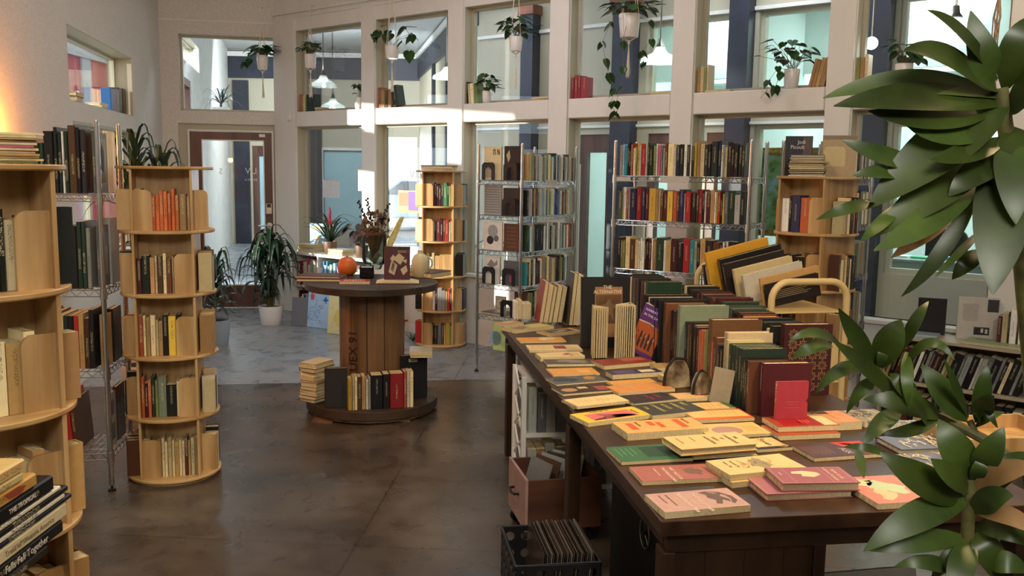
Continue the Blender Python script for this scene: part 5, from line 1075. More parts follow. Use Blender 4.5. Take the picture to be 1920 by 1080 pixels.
for i in range(5):
    M = Matrix.Translation(DBN+Vector((0, 0, .09)))@Matrix.Rotation(ang, 4, 'Z')@Matrix.Translation((.06+.05*i, .06+.02*i, 0))@Matrix.Rotation(R(20+6*i), 4, 'Z')@Matrix.Rotation(R(18), 4, 'Y')
    mb = MB().box(-.003, .003, 0, .17, 0, .26, M); o = mb.build('sleeved_print', M_gloss, color=('7a7a78', '5a4436', '9a9c9c', '3c3a38', 'a8a49a')[i], bevel=.001); tag(o, f'{("grey", "brown", "silvery", "charcoal", "pale")[i]} plastic-sleeved print standing in the rolling drawer box', 'print', 'sleeved prints in the drawer box')
# record crate
CR0 = Vector((.03, 2.96, 0)); crx = Vector((.9885, .1515, 0)); ca = math.atan2(crx.y, crx.x)
cr = thing('plastic_crate', 'black plastic crate of records beside the table leg', 'crate', CR0, ca)
M_crate = flat('black_plastic', '18181a', .4)
def holed(w, h, nx, nz, rh):
    """crate wall with round holes, as cells"""
    mb = MB(); cw = w/nx; ch = h/nz; n = 16
    for i in range(nx):
        for j in range(nz):
            cx = cw*(i+.5); cz = ch*(j+.5); o = []; q = []
            for k in range(n):
                a = 2*math.pi*k/n+math.pi/4; c_, s_ = math.cos(a), math.sin(a); m = max(abs(c_), abs(s_)); o.append((cx+c_/m*cw/2, cz+s_/m*ch/2)); q.append((cx+rh*c_, cz+rh*s_))
            for y in (0, .004):
                mb.add([(x, y, z) for x, z in o+q], [(k, (k+1) % n, n+(k+1) % n, n+k) for k in range(n)])
            mb.add([(x, 0, z) for x, z in q]+[(x, .004, z) for x, z in q], [(k, (k+1) % n, n+(k+1) % n, n+k) for k in range(n)])
    return mb
for (x, y, a) in ((0, 0, 0), (0, .346, 0), (0, 0, 90), (.304, 0, 90)):
    o = holed(.30 if a == 0 else .35, .28, 5 if a == 0 else 6, 4, .018).build('crate_wall', M_crate, cr); o.location = (x, y, .01); o.rotation_euler = (0, 0, R(a))
MB().box(0, .3, 0, .35, .0, .01).build('crate_floor', M_crate, cr); MB().path([(0, 0, .29), (.3, 0, .29), (.3, .35, .29), (0, .35, .29)], .007, 6, closed=True).build('rim', M_crate, cr)
CM = Matrix.Translation(CR0)@Matrix.Rotation(ca, 4, 'Z')
pal = ['4a3c34', '2c2826', '6a5a4c', '3a3c44', '8a7c6c', '544038', '26221f', '6c6458', '3c2c28', '7a6c5c']
for k in range(26):
    M = CM@Matrix.Translation((.075+k*.0072, .02, .014))@Matrix.Rotation(R(5), 4, 'Y')
    o = MB().box(-.0016, .0016, 0, .31, 0, .31-.003*(k % 3)).build('record_sleeve', M_gloss, color=pal[k % 10]); o.matrix_world = M
    w = ordn(k, 26); tag(o, f'record sleeve, {w} in the black crate', 'record', 'records in the black crate')
P = TT(.32, .12, .0)
for k in range(5):
    M = Matrix.Translation(TT(.3+.0*k, .10+.02*k, .31-.01*k))@Matrix.Rotation(R(8), 4, 'Z')@Matrix.Rotation(R(16), 4, 'Y')
    o = MB().box(-.002, .002, 0, .2, -.29, .05+.02*k).build('loose_folder', M_matte, color=('b8aa94', '9c9486', '7c766c', 'b0a690', '8a8478')[k]); o.matrix_world = M; tag(o, f'{("cream", "grey-beige", "grey", "tan", "dull grey")[k]} paper folder leaning beneath the near end of the table', 'folder', 'loose folders under the table')
# ================= BOOK CART =================
CF, CB = Vector((1.485, 4.43, 0)), Vector((1.30, 5.33, 0)); cx_ = (CB-CF).normalized(); cl = (CB-CF).length; cw_ = Vector((cx_.y, -cx_.x, 0))
CMx = Matrix(((cw_.x, cx_.x, 0, CF.x), (cw_.y, cx_.y, 0, CF.y), (0, 0, 1, 0), (0, 0, 0, 1)))
ct = thing('book_cart', 'beige metal book cart with rounded arch handles behind the table', 'book cart', CF, math.atan2(cw_.y, cw_.x))
hw = .205; HT = 1.13
for y, rz in ((0, .5), (cl, .5)):
    pts = [(-hw, .12)]; r = .09
    pts = [(-hw, y, .1), (-hw, y, HT-r)]+[(-hw+r-r*math.cos(a), y, HT-r+r*math.sin(a)) for a in [R(x) for x in range(15, 91, 15)]]+[(hw-r+r*math.sin(a), y, HT-r+r*math.cos(a)) for a in [R(x) for x in range(0, 91, 15)]]+[(hw, y, .1)]
    MB().path(pts, .0175, 12).build('arch_frame', M_beige, ct, smooth=True)
for z in (.98, .62, .24):
    tilt = .05 if z > .9 else .0
    MB().box(-hw+.015, hw-.015, .0, cl, z-.01, z).build('shelf', M_beige, ct, bevel=.003)
    MB().box(-.005, .005, .02, cl-.02, z, z+.1).build('centre_divider', M_beige, ct) if z < .9 else None
for y in (0.01, cl-.012): MB().prism(lip_poly(.37, .2, .05, True, True), 0, .003, Matrix.Translation((-.185, y, .24))@XZ).build('end_panel', M_beige, ct); MB().prism(lip_poly(.37, .2, .05, True, True), 0, .003, Matrix.Translation((-.185, y, .62))@XZ).build('end_panel', M_beige, ct)
for x, y in ((-hw, 0), (hw, 0), (-hw, cl), (hw, cl)):
    MB().lathe([(0, -.014), (.045, -.014), (.05, 0), (.045, .014), (0, .014)], 24).build('castor', M_black, ct, smooth=True, loc=(x, y, .05)).rotation_euler = (0, R(90), 0)
# books on the cart top, leaning with upper edges rising to the right
def cartbook(y, z, w, h, th, col, label, tilt=12, x0=-.19, hard=True):
    """cover facing the near end, tilted so its top edge climbs to the right"""
    X = (cw_*math.cos(R(tilt))+Vector((0, 0, 1))*math.sin(R(tilt))); U = Vector((0, 0, 1))*math.cos(R(tilt))-cw_*math.sin(R(tilt)); Nn = -cx_
    o = CMx@Vector((x0, y, z)); return book(axes(Nn, X, U, o), th, h, w, col, label, 'tilted books on the cart top', hard, True)
zc = .982
b = cartbook(.12, zc, .3, .12, .02, '221f1d', 'black book with a paragraph of pale text, nearest on the cart top', 12, -.165)
on_cover(b, .02, [('cover_lines', 'b8a888', [rect(.05, .075-.009*k, .25-.02*(k % 3), .0772-.009*k) for k in range(5)])])
cartbook(.15, zc, .33, .15, .02, 'c49a60', 'tan board book behind the black paragraph book on the cart', 12, -.17)
cartbook(.3, zc, .34, .15, .03, 'c9c4b4', 'pale-edged brown book in the middle of the cart top', 13, -.19)
cartbook(.4, zc, .34, .17, .03, 'd0bc8c', 'cream-edged book in the middle of the cart top', 13, -.19)
cartbook(.5, zc, .36, .19, .03, '2a2524', 'second black book from the yellow one on the cart top', 13, -.2)
cartbook(.56, zc, .37, .21, .035, '1f1c1c', 'wide black book just in front of the yellow one on the cart', 14, -.19)
cartbook(.62, zc, .38, .24, .03, 'd8a030', 'large golden yellow book standing tallest on the cart top', 14, -.24)
cartbook(.72, zc, .2, .15, .03, 'd0bd90', 'small cream book behind the yellow one on the cart', 12, -.21)
cartbook(.8, zc, .3, .15, .03, 'K', 'charcoal book at the far end of the cart top', 10, -.2)
brow(CMx@Vector((-.19, .01, 0)), CMx@Vector((.19, .01, 0)), .621, 'c5 s3 a4 N4 k3 c4', 'on the cart middle shelf end', 'books on the cart middle shelf', (.2, .24), .16, seed=97) if False else None

# boards and a box under the right part of the table
c = TT(.35, .66, 0); o = thing('cardboard_box', 'open tan cardboard box on the floor under the right end of the table', 'box', c, R(14))
for q in ((-.2, .2, -.15, -.146), (-.2, .2, .146, .15), (-.2, -.196, -.146, .146), (.196, .2, -.146, .146)): MB().box(*q, 0, .26).build('side', flat('cardboard', '8c7658', .8) if 'cardboard' not in MATS else MATS['cardboard'], o)
MB().box(-.196, .196, -.146, .146, 0, .004).build('bottom', MATS['cardboard'], o)
M = Matrix.Translation(TT(.1, .55, .0))@Matrix.Rotation(R(12), 4, 'Z')@Matrix.Rotation(R(-14), 4, 'X'); o = MB().box(0, .34, -.01, .01, 0.002, .5).build('canvas_panel', M_matte, color='7c766c'); o.matrix_world = M; tag(o, 'grey canvas panel leaning under the right end of the table', 'panel')
# ================= PLANTS =================
def pot(r, R0, h, name='pot', mat=None, taper=.78, saucer=False):
    return MB().lathe([(0, 0), (R0*taper, 0), (R0*taper+.004, .006), (R0, h-.006), (R0-.002, h), (R0-.007, h), (R0-.009, h-.02), (0, h-.02)], 32).build(name, mat or M_white, r, smooth=True)
def soil(r, R0, z): return MB().lathe([(0, z+.004), (R0*.6, z+.006), (R0, z)], 20).build('soil', M_soil, r)
def heart(mb, p, d, size, rnd):
    """heart-shaped pothos leaf hanging from its stalk end p towards d"""
    p = Vector(p); d = Vector(d).normalized(); s = d.cross(Vector((0, 0, 1)))
    if s.length < .1: s = Vector((1, 0, 0))
    s = (s.normalized()+Vector((rnd.uniform(-.3, .3), rnd.uniform(-.3, .3), 0))).normalized(); n = s.cross(d)
    prof = [(-.12, .16), (-.02, .36), (.15, .47), (.38, .44), (.6, .31), (.82, .13), (1, 0)]
    mid = [p+d*size*t-n*size*.10*(t-.4)**2 for t in (0, .05, .2, .4, .6, .82, 1)]
    vs = []
    for (t, w), m in zip(prof, mid): b_ = p+d*size*t; vs += [b_-s*size*w+n*size*.1*w, m, b_+s*size*w+n*size*.1*w]
    mb.add(vs, [f for i in range(6) for f in ((i*3, i*3+1, i*3+4, i*3+3), (i*3+1, i*3+2, i*3+5, i*3+4))])
def pothos(loc, R0, h, label, seed, n=16, spread=.14, rise=.12, size=.075, trails=None, group=None, leafm=None, name='potted_pothos', hang=None, potz=0, bias=(0, 0)):
    rnd = random.Random(seed); r = thing(name, label, 'plant', loc, 0, group); pot(r, R0, h); soil(r, R0-.01, h-.016)
    fo = MB(); st = MB()
    for i in range(n):
        a = 2*math.pi*i/n*2.4+rnd.uniform(-.4, .4); q = spread*rnd.uniform(.35, 1); e = Vector((q*math.cos(a)+bias[0]*rnd.random(), q*math.sin(a)*.8+bias[1]*rnd.random(), h+rise*rnd.uniform(.25, 1)*(1.15-q/spread*.5)))
        b_ = Vector((rnd.uniform(-.4, .4)*R0, rnd.uniform(-.4, .4)*R0, h-.015)); m = (b_+e)/2+Vector((0, 0, .03)); st.path([b_, m, e], .0018, 4)
        heart(fo, e, Vector((math.cos(a), math.sin(a)*.8, rnd.uniform(-.9, .1))), size*rnd.uniform(.7, 1.15), rnd)
    for pts in (trails or []):
        pts = [Vector(p) for p in pts]; st.path(pts, .0017, 4)
        for i, p in enumerate(pts[1:]):
            for k in range(2):
                a = rnd.uniform(0, 6.283); heart(fo, p+Vector((0, 0, .01*k)), Vector((math.cos(a), math.sin(a)*.5, -1.1)), size*rnd.uniform(.55, 1), rnd)
    fo.build('foliage', leafm or M_leaf, r); st.build('stems', M_stem, r); return r
# ---- on the sills: positions taken on the rail tops
def onrail(px, py, back=.05, z=ZR1):
    s, _, _ = wall_s(MW0, MW1, px, py); v = MM@Vector((s, back, 0)); return Vector((v.x, v.y, z+.001))
pothos(onrail(667, 206), .052, .125, 'small pothos in a white pot on the second bay sill', 11, 12, .08, .16, .075, group=None)
pothos(onrail(906, 195), .045, .11, 'bushy small plant in a white pot leaning over green books on the sill', 12, 26, .11, .17, .085)
pothos(onrail(1478, 165), .058, .14, 'sprawling heart-leaf plant in a white pot on the fifth bay sill', 13, 30, .22, .22, .085, trails=[[(-.02, -.04, .13), (-.12, -.06, .14), (-.19, -.07, .04), (-.2, -.08, -.04)], [(0, -.04, .13), (-.1, -.07, .1), (-.14, -.08, .0)]], bias=(-.08, 0))
pothos(onrail(1689, 152), .058, .13, 'small-leaved plant in a white pot on the rightmost bay sill', 14, 22, .14, .22, .09, bias=(.06, 0))
# dark spiky plant behind glass in the hall, beside the street windows
d_ = DM@Vector((wall_s(DW0, MW0, 390, 200)[0], .6, 0)); lp = Vector((d_.x, d_.y, 2.2))
r = thing('spiky_dracaena', 'dark spiky plant in a pale pot on a ledge beyond the door transom', 'plant', (d_.x-.02, d_.y+.3, 2.18)); pot(r, .11, .2); mb = MB(); rnd = random.Random(3)
for i in range(34):
    a = rnd.uniform(0, 6.28); e = rnd.uniform(-.2, 1.2); L_ = rnd.uniform(.22, .36); d = Vector((math.cos(a)*math.cos(e), math.sin(a)*math.cos(e), math.sin(e))); b_ = Vector((0, 0, .24)); mb.leaf(b_, b_+d*L_-Vector((0, 0, .1)), .02, b_+d*L_*.6+Vector((0, 0, .03)), seg=6)
mb.build('foliage', M_leafd, r); MB().tube((0, 0, .16), (0, 0, .27), .012).build('stem', M_stem, r)
st_ = MB().box(-.3, .16, -.14, .14, 2.14, 2.17).build('hall_pillar_ledge', M_cream); st_.location = (d_.x-.02, d_.y+.3, 0); tag(st_, 'narrow cream ledge carrying the spiky plant beyond the transom', 'ledge')
# ---- hanging planters with knotted cord
def hanger(px, ptop, pbot, w, tail, seed, label, hook=None, n=16, spread=.13, rise=.1, size=.07, trails=None, wide=None, leafm=None, off=.14, dxh=0):
    """px, ptop/pbot = photo column and rows of the pot; w = pot width in photo points"""
    base, dirn = (MW0, MW1) if px > 545 else (DW0, MW0); M = MM if px > 545 else DM
    s, _, _ = wall_s(base, dirn, px, ptop); c = M@Vector((s, -off, 0)); Y = c.y; c = aty(px, (ptop+pbot)/2, Y); zt = aty(px, ptop, Y).z; zb = aty(px, pbot, Y).z; R0 = w/F*Y/2; h = zt-zb
    r = pothos((c.x, c.y, zb), R0, h, label, seed, n, spread, rise, size, trails, None, leafm, 'hanging_pothos')
    zc = zb+h*.05; top = (aty(px, hook, Y).z if hook is not None else 3.95)-zb; tz = aty(px, tail, Y).z-zb
    mc = thing('macrame_hanger', label.replace(label.split(' in ')[0], 'cream knotted cord hanger for plant').split(' before')[0][:0] or f'cream knotted cord hanger carrying the {label.split(" in ")[0]}', 'plant hanger', (c.x, c.y, zb))
    mb = MB()
    for k in range(4):
        a = math.pi/4+k*math.pi/2; o = Vector((R0*1.03*math.cos(a), R0*1.03*math.sin(a), h*.98)); b_ = Vector((R0*.82*math.cos(a), R0*.82*math.sin(a), 0.0)); nk = Vector((0, 0, h+max(.05, (top-h)*.6)))
        mb.path([Vector((0, 0, -.03)), b_, o, o*.9+Vector((0, 0, h*.35)), nk, Vector((0, 0, top))], .003, 5)
    mb.build('cord_cradle', M_cord, mc)
    mb = MB(); rnd = random.Random(seed)
    mb.blob((0, 0, -.035), .011, .011, .02, 8, 6)
    for k in range(16):
        a = rnd.uniform(0, 6.28); q = rnd.uniform(.004, .02); mb.path([(0, 0, -.04), (q*.4*math.cos(a), q*.4*math.sin(a), tz*.5), (q*math.cos(a), q*math.sin(a), tz*rnd.uniform(.9, 1.03))], .0022, 4)
    mb.build('cord_tassel', M_cord, mc)
    wy = M.to_3x3()@Vector((0, off, 0))
    MB().path([Vector((0, 0, top)), Vector((0, 0, top+.015)), Vector((wy.x, wy.y, top+.015))], .004, 6).build('ceiling_hook', M_white, mc)
    return r
hanger(492, 104, 130, 21, 184, 21, 'bushy pothos in a white pot before the door transom', hook=14, bias=None) if False else hanger(492, 104, 130, 21, 184, 21, 'bushy pothos in a white pot before the door transom', hook=14, n=40, spread=.15, rise=.14, size=.1, trails=[[(-.02, 0, .13), (-.14, -.02, .1), (-.2, -.02, .06)]])
hanger(582, 102, 128, 22, 183, 22, 'small-leaved vine in a white pot before the second bay', hook=12, n=60, spread=.14, rise=.16, size=.055)
hanger(735, 86, 110, 26, 172, 23, 'large brownish philodendron in a white pot before the third bay', hook=None, n=7, spread=.2, rise=.28, size=.13, trails=[[(-.02, 0, .1), (-.13, -.02, .26), (-.19, -.03, .22)], [(.02, 0, .1), (.12, -.02, .3), (.2, -.02, .22)], [(.02, 0, .1), (.1, -.02, .16), (.17, -.02, .07)]])
hanger(967, 69, 96, 25, 167, 24, 'leafy pothos in a white pot before the fourth bay', hook=None, n=36, spread=.15, rise=.2, size=.09)
hanger(1180, 27, 71, 40, 145, 25, 'long trailing pothos in a large white pot before the fifth bay', hook=None, n=34, spread=.22, rise=.12, size=.095,
       trails=[[(-.05, -.04, .16), (-.16, -.06, .1), (-.22, -.06, -.05), (-.19, -.06, -.18), (-.16, -.06, -.3), (-.12, -.06, -.42), (-.13, -.06, -.52), (-.1, -.06, -.6)], [(-.02, -.06, .15), (-.06, -.09, -.05), (-.05, -.09, -.25), (-.06, -.09, -.4), (-.1, -.09, -.52)], [(.05, -.04, .16), (.16, -.06, .12), (.17, -.06, -.02), (.1, -.06, -.12), (.12, -.06, -.2)]])
# cord hanger end at the top right
c = aty(1868, 60, 5.4); r = thing('macrame_hanger', 'tan knotted cord tail hanging at the top right by the lamp', 'plant hanger', (c.x, c.y, 0)); mb = MB(); rnd = random.Random(9)
zt, zb = aty(1868, -40, 5.4).z, aty(1868, 104, 5.4).z
for k in range(12):
    q = .022; mb.path([(rnd.uniform(-q, q)*.3, rnd.uniform(-q, q)*.3, zt-.08), (rnd.uniform(-q, q), rnd.uniform(-q, q), (zt+zb)/2), (rnd.uniform(-q, q), rnd.uniform(-q, q), zb+rnd.uniform(0, .03))], .004, 5)
mb.build('cord_tassel', noisy('tan_cord', '8c7258', 'b0947a', 60, .9), r); MB().path([(0, 0, zt-.1), (0, 0, HC)], .004, 5).build('cord', MATS['tan_cord'], r)
# ---- floor plant by the door
c = Vector((-2.56, 9.42, 0)); r = thing('floor_dracaena', 'glossy dark green dracaena in a white pot on the floor by the door', 'plant', c); pot(r, .13, .2, taper=.8); soil(r, .12, .18)
mb = MB(); st = MB(); rnd = random.Random(17)
for (sx, sy, hz, nn) in ((0, 0, .78, 30), (-.1, -.02, .62, 22), (.08, .03, .68, 22), (-.02, -.06, .35, 18)):
    st.path([(sx*.2, sy*.2, .17), (sx*.6, sy*.6, hz*.6), (sx, sy, hz)], .013, 7)
    for i in range(nn):
        a = i*2.4+rnd.uniform(-.3, .3); t = i/nn; L_ = rnd.uniform(.26, .4)*(1 if hz > .5 else .5); z = hz-.22*t*(1 if hz > .5 else .5)+.02; b_ = Vector((sx, sy, z)); e = R(70-95*t); d = Vector((math.cos(a)*math.cos(e), math.sin(a)*math.cos(e), math.sin(e)))
        mid = b_+d*L_*.6+Vector((0, 0, .05)); tip = b_+Vector((d.x, d.y, 0)).normalized()*L_*.8+Vector((0, 0, L_*.35*math.sin(e)-L_*.55)); mb.leaf(b_, tip, .06, mid, seg=7, fold=.3)
mb.build('foliage', M_leafd, r, smooth=False); st.build('stems', M_stem, r)
# ---- tall plant behind the left rack
c = Vector((-2.62, 6.25, 0)); r = thing('tall_corner_plant', 'tall strap-leaved plant rising behind the left wire rack', 'plant', c); pot(r, .15, .26); soil(r, .14, .24); mb = MB(); st = MB(); rnd = random.Random(18)
for (sx, sy, hz) in ((0, 0, 1.72), (.16, .05, 1.62), (-.1, .1, 1.5), (.1, -.05, 1.2), (.02, .08, .95)):
    st.path([(0, 0, .22), (sx*.5, sy*.5, hz*.5), (sx, sy, hz)], .012, 7)
    for i in range(20):
        a = i*2.4+rnd.uniform(-.3, .3); t = i/20; L_ = rnd.uniform(.24, .34); b_ = Vector((sx, sy, hz-.2*t)); e = R(65-70*t); d = Vector((math.cos(a)*math.cos(e), math.sin(a)*math.cos(e), math.sin(e)))
        mb.leaf(b_, b_+Vector((d.x, d.y, 0))*L_*.95+Vector((0, 0, L_*.3*math.sin(e)-.08)), .038, b_+d*L_*.6+Vector((0, 0, .05)), seg=6, fold=.3)
mb.build('foliage', M_leafd, r); st.build('stems', M_stem, r)
# ---- foliage low behind the aisle tower, seen through the door side
c = Vector((-2.75, 8.2, 0)); r = thing('bushy_floor_plant', 'bushy green plant in a grey-blue pot on the floor behind the aisle tower', 'plant', c); pot(r, .14, .25, mat=flat('blue_grey_glaze', '8fa2b4', .3)); soil(r, .13, .23); mb = MB(); rnd = random.Random(19)
for i in range(60):
    a = i*2.4; t = i/60; L_ = rnd.uniform(.18, .3); b_ = Vector((.03*math.cos(a), .03*math.sin(a), .3+.45*(1-t))); e = R(60-80*t); d = Vector((math.cos(a)*math.cos(e), math.sin(a)*math.cos(e), math.sin(e))); mb.leaf(b_, b_+Vector((d.x, d.y, -.25))*L_, .045, b_+d*L_*.6+Vector((0, 0, .04)), seg=6)
mb.build('foliage', M_leafd, r); MB().tube((0, 0, .22), (0, 0, .75), .012).build('stem', M_stem, r)
# ================= FOREGROUND DRACAENA =================
FGX = 1.66
fg = thing('foreground_dracaena', 'large broad-leaved dracaena close to the camera along the right side', 'plant', (1.62, 1.62, 0))
fgM = Matrix.Translation((-1.62, -1.62, 0)); mbs = {'g': MB(), 'd': MB(), 'y': MB()}; LR9 = random.Random(77)
def L3(base, tip, w, Yb, Yt=None, bend=0, k='g', side=0, fat=.8, fold=.14):
    """one blade between two photo points at the given depths; bend lifts its middle (photo points)"""
    Yt = Yt or Yb; p = aty(*base, Yb); q = aty(*tip, Yt); mx = ((base[0]+tip[0])/2+side, (base[1]+tip[1])/2-bend); dd_ = LR9.uniform(-.05, .06); q = aty(*tip, Yt+dd_); m = aty(*mx, (Yb+Yt)/2-.02+dd_*.4)
    mbs[k].leaf(fgM@p, fgM@q, w/F*(Yb+Yt)/2*1.3, fgM@m, up=(-.35, -1, .55), seg=12, fold=fold, fat=fat)
Y1 = 1.3
UPL = [((1868, 180), (1543, 184), 42, 28, 'g'), ((1875, 195), (1563, 199), 50, 14, 'd'), ((1870, 150), (1738, 19), 24, 22, 'd'), ((1869, 168), (1820, 20), 46, -14, 'g'), ((1862, 172), (1695, 94), 46, 24, 'd'),
       ((1862, 205), (1628, 208), 46, -14, 'd'), ((1885, 190), (1628, 390), 76, 8, 'd'), ((1862, 290), (1640, 443), 58, 6, 'd'), ((1840, 330), (1638, 470), 44, -14, 'g'), ((1740, 312), (1578, 262), 32, -6, 'g'),
       ((1720, 335), (1597, 330), 25, 10, 'g'), ((1650, 378), (1530, 412), 20, 4, 'd'), ((1893, 270), (1861, 552), 76, 0, 'd'), ((1836, 350), (1690, 556), 24, -22, 'd'), ((1842, 430), (1753, 520), 12, 0, 'd'), ((1842, 470), (1785, 524), 26, 4, 'd'),
       ((1885, 295), (1778, 368), 42, 8, 'd'), ((1885, 165), (1935, 30), 46, 14, 'd'), ((1888, 210), (1990, 150), 60, 20, 'd'), ((1890, 240), (1975, 470), 60, 30, 'd'), ((1690, 380), (1613, 452), 20, -3, 'g'), ((1790, 400), (1670, 484), 26, 0, 'y'),
       ((1875, 230), (1700, 236), 40, -20, 'g'), ((1880, 260), (1745, 300), 36, -8, 'd'), ((1895, 240), (1905, 420), 50, 0, 'g'), ((1640, 381), (1622, 376), 10, 0, 'y')]
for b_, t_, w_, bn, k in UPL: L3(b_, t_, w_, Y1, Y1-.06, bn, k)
Y2 = 1.5
LOW = [((1642, 684), (1572, 578), 34, -4, 'g'), ((1648, 688), (1690, 600), 50, 6, 'g'), ((1575, 646), (1478, 642), 20, 20, 'g'), ((1560, 648), (1486, 673), 26, 10, 'g'), ((1680, 745), (1562, 640), 30, 6, 'd'),
       ((1625, 694), (1529, 738), 26, 22, 'g'), ((1650, 720), (1587, 776), 24, 20, 'g'), ((1768, 782), (1619, 749), 42, 10, 'd'), ((1724, 758), (1668, 700), 34, 4, 'd'), ((1692, 655), (1741, 565), 22, 8, 'g'), ((1700, 680), (1790, 675), 20, 34, 'g'),
       ((1764, 782), (1648, 812), 24, -10, 'd'), ((1688, 772), (1619, 834), 32, 10, 'g'), ((1814, 786), (1728, 682), 48, -4, 'g'), ((1832, 792), (1852, 685), 30, 4, 'g'), ((1830, 790), (1864, 742), 34, 6, 'g'), ((1832, 738), (1871, 803), 15, 0, 'd'), ((1830, 800), (1884, 773), 15, 6, 'g'),
       ((1700, 660), (1702, 760), 22, 0, 'g'), ((1815, 780), (1770, 672), 16, 0, 'g'), ((1650, 690), (1660, 640), 18, 0, 'g'), ((1742, 800), (1713, 745), 20, 0, 'g'), ((1745, 790), (1680, 700), 26, 0, 'g')]
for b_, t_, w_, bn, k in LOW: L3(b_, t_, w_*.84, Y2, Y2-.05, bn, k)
Y3 = 1.42
BOT = [((1664, 853), (1582, 838), 16, 6, 'g'), ((1808, 940), (1650, 848), 58, -6, 'd'), ((1824, 892), (1760, 786), 60, -4, 'g'), ((1828, 890), (1882, 800), 44, -4, 'g'), ((1824, 922), (1950, 880), 38, 18, 'y'), ((1814, 938), (1619, 1034), 54, 16, 'g'), ((1808, 1008), (1626, 1032), 40, 4, 'g'),
       ((1800, 1075), (1678, 1062), 28, 14, 'g'), ((1820, 1010), (1782, 1120), 46, 0, 'g'), ((1828, 1000), (1890, 1110), 50, 12, 'd'), ((1826, 958), (1960, 1010), 34, 16, 'y'), ((1830, 990), (1950, 1030), 40, 16, 'd'), ((1608, 842), (1620, 897), 17, 0, 'g'), ((1818, 920), (1745, 860), 40, 0, 'g'),
       ((1830, 940), (1935, 850), 44, 14, 'd'), ((1822, 960), (1900, 930), 44, 10, 'g'), ((1815, 1020), (1745, 1090), 30, 8, 'g'), ((1825, 905), (1850, 850), 26, 0, 'g'), ((1840, 1060), (1930, 1075), 40, 14, 'g')]
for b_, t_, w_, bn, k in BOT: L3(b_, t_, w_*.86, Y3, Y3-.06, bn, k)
mbs['g'].build('foliage', M_leaff, fg, smooth=True); mbs['d'].build('shaded_leaves', noisy('dracaena_leaf_shaded', '26330f', '44551e', 9, .36), fg, smooth=True).name = 'foliage'; mbs['y'].build('withered_leaves', M_leafy, fg, smooth=True)  # shaded leaves carry their shade in a darker leaf colour
def stemp(pts, r): return [fgM@aty(x, y, Y) for x, y, Y in pts]
mb = MB()
mb.path(stemp([(1876, 165, 1.3), (1893, 300, 1.3), (1912, 450, 1.32), (1935, 700, 1.38), (1950, 1000, 1.5)], 0)+[Vector((.02, .0, .3))], [.010, .011, .012, .013, .014, .016], 10)
mb.path(stemp([(1822, 880, 1.42), (1816, 960, 1.42), (1812, 1040, 1.42), (1815, 1150, 1.45)], 0)+[Vector((-.03, 0, .3))], [.009, .01, .011, .012, .015], 10)
mb.path(stemp([(1646, 690, 1.5), (1690, 750, 1.5), (1768, 784, 1.5), (1850, 826, 1.48), (1925, 880, 1.45), (1945, 960, 1.45)], 0), [.006, .007, .008, .009, .01, .012], 8)
mb.path(stemp([(1818, 788, 1.5), (1830, 815, 1.49), (1850, 828, 1.48)], 0), .006, 8)
mb.build('canes', M_stem, fg, smooth=True)
MB().lathe([(0, 0), (.14, 0), (.18, .28), (.185, .3), (.17, .3), (.165, .27), (0, .27)], 32).build('pot', flat('clay_pot', '8a7f74', .6), fg, smooth=True)
# ================= PENDANT LAMPS =================
def point(name, loc, power, col, r=.04):
    ld = bpy.data.lights.new(name, 'POINT'); ld.energy = power; ld.color = lin(col)[:3]; ld.shadow_soft_size = r
    o = bpy.data.objects.new(name, ld); COL.objects.link(o); o.location = loc; return o
def pendant(px, prow, wpx, dia, label, ctop, group='glass pendant lamps in the hall', Y=None, power=14, col='f4fff8'):
    Y = Y or dia*F/wpx; c = aty(px, prow, Y); r = thing('glass_pendant_lamp', label, 'lamp', c, 0, group); k = dia/.42
    prof = [(.03, .17), (.05, .165), (.06, .13), (.085, .1), (.14, .075), (.195, .045), (.21, .0), (.205, .0), (.19, .042), (.135, .07), (.08, .094), (.054, .125), (.045, .16)]
    MB().lathe([(a*k, b*k) for a, b in prof], 36).build('glass_shade', M_shade, r, smooth=True)
    MB().lathe([(0, .25*k), (.022*k, .25*k), (.028*k, .2*k), (.05*k, .17*k), (.045*k, .16*k), (0, .16*k)], 20).build('shade_holder', M_metal, r, color='8c877c', smooth=True)
    MB().tube((0, 0, .24*k), (0, 0, ctop-c.z), .009, 8).lathe([(0, -.04), (.05, -.035), (.06, 0), (0, 0)], 20, (0, 0, ctop-c.z)).build('rod', M_metal, r, color='8c877c', smooth=True)
    point('pendant_light_'+str(px), (c.x, c.y, c.z+.02), power, 'f4fffb', .03)
    MB().blob((0, 0, .09*k), .032*k, .032*k, .045*k, 14, 10).build('bulb', flat('lit_bulb', 'ffffff', emit=9, ecol='f6fffa') if 'lit_bulb' not in MATS else MATS['lit_bulb'], r, smooth=True)
    return r
HG = 'glass pendant lamps in the hall'
pendant(606, 163, 52, .42, 'lit glass pendant lamp on a long rod beyond the second bay, higher one', HH)
pendant(624, 203, 45, .42, 'lit glass pendant lamp just above the second bay sill, lower one', HH)
pendant(838, 148, 54, .42, 'lit glass pendant lamp partly hidden by the post right of third bay', HH)
pendant(1237, 118, 72, .42, 'lit glass pendant lamp beyond the fifth bay beside the trailing pothos', HH)
pendant(968, 162, 50, .42, 'faint lamp reflection in the fourth bay glass, built as an added pendant', HH)  # a lamp's reflection in the pane, modelled as an added pendant
pendant(1788, 78, 112, .42, 'large clear glass pendant lamp at the top right behind the leaves', HH, Y=6.6)
pendant(1345, 128, 42, .42, 'small distant pendant lamp beyond the narrow pane right of the fifth post', HH, Y=13)
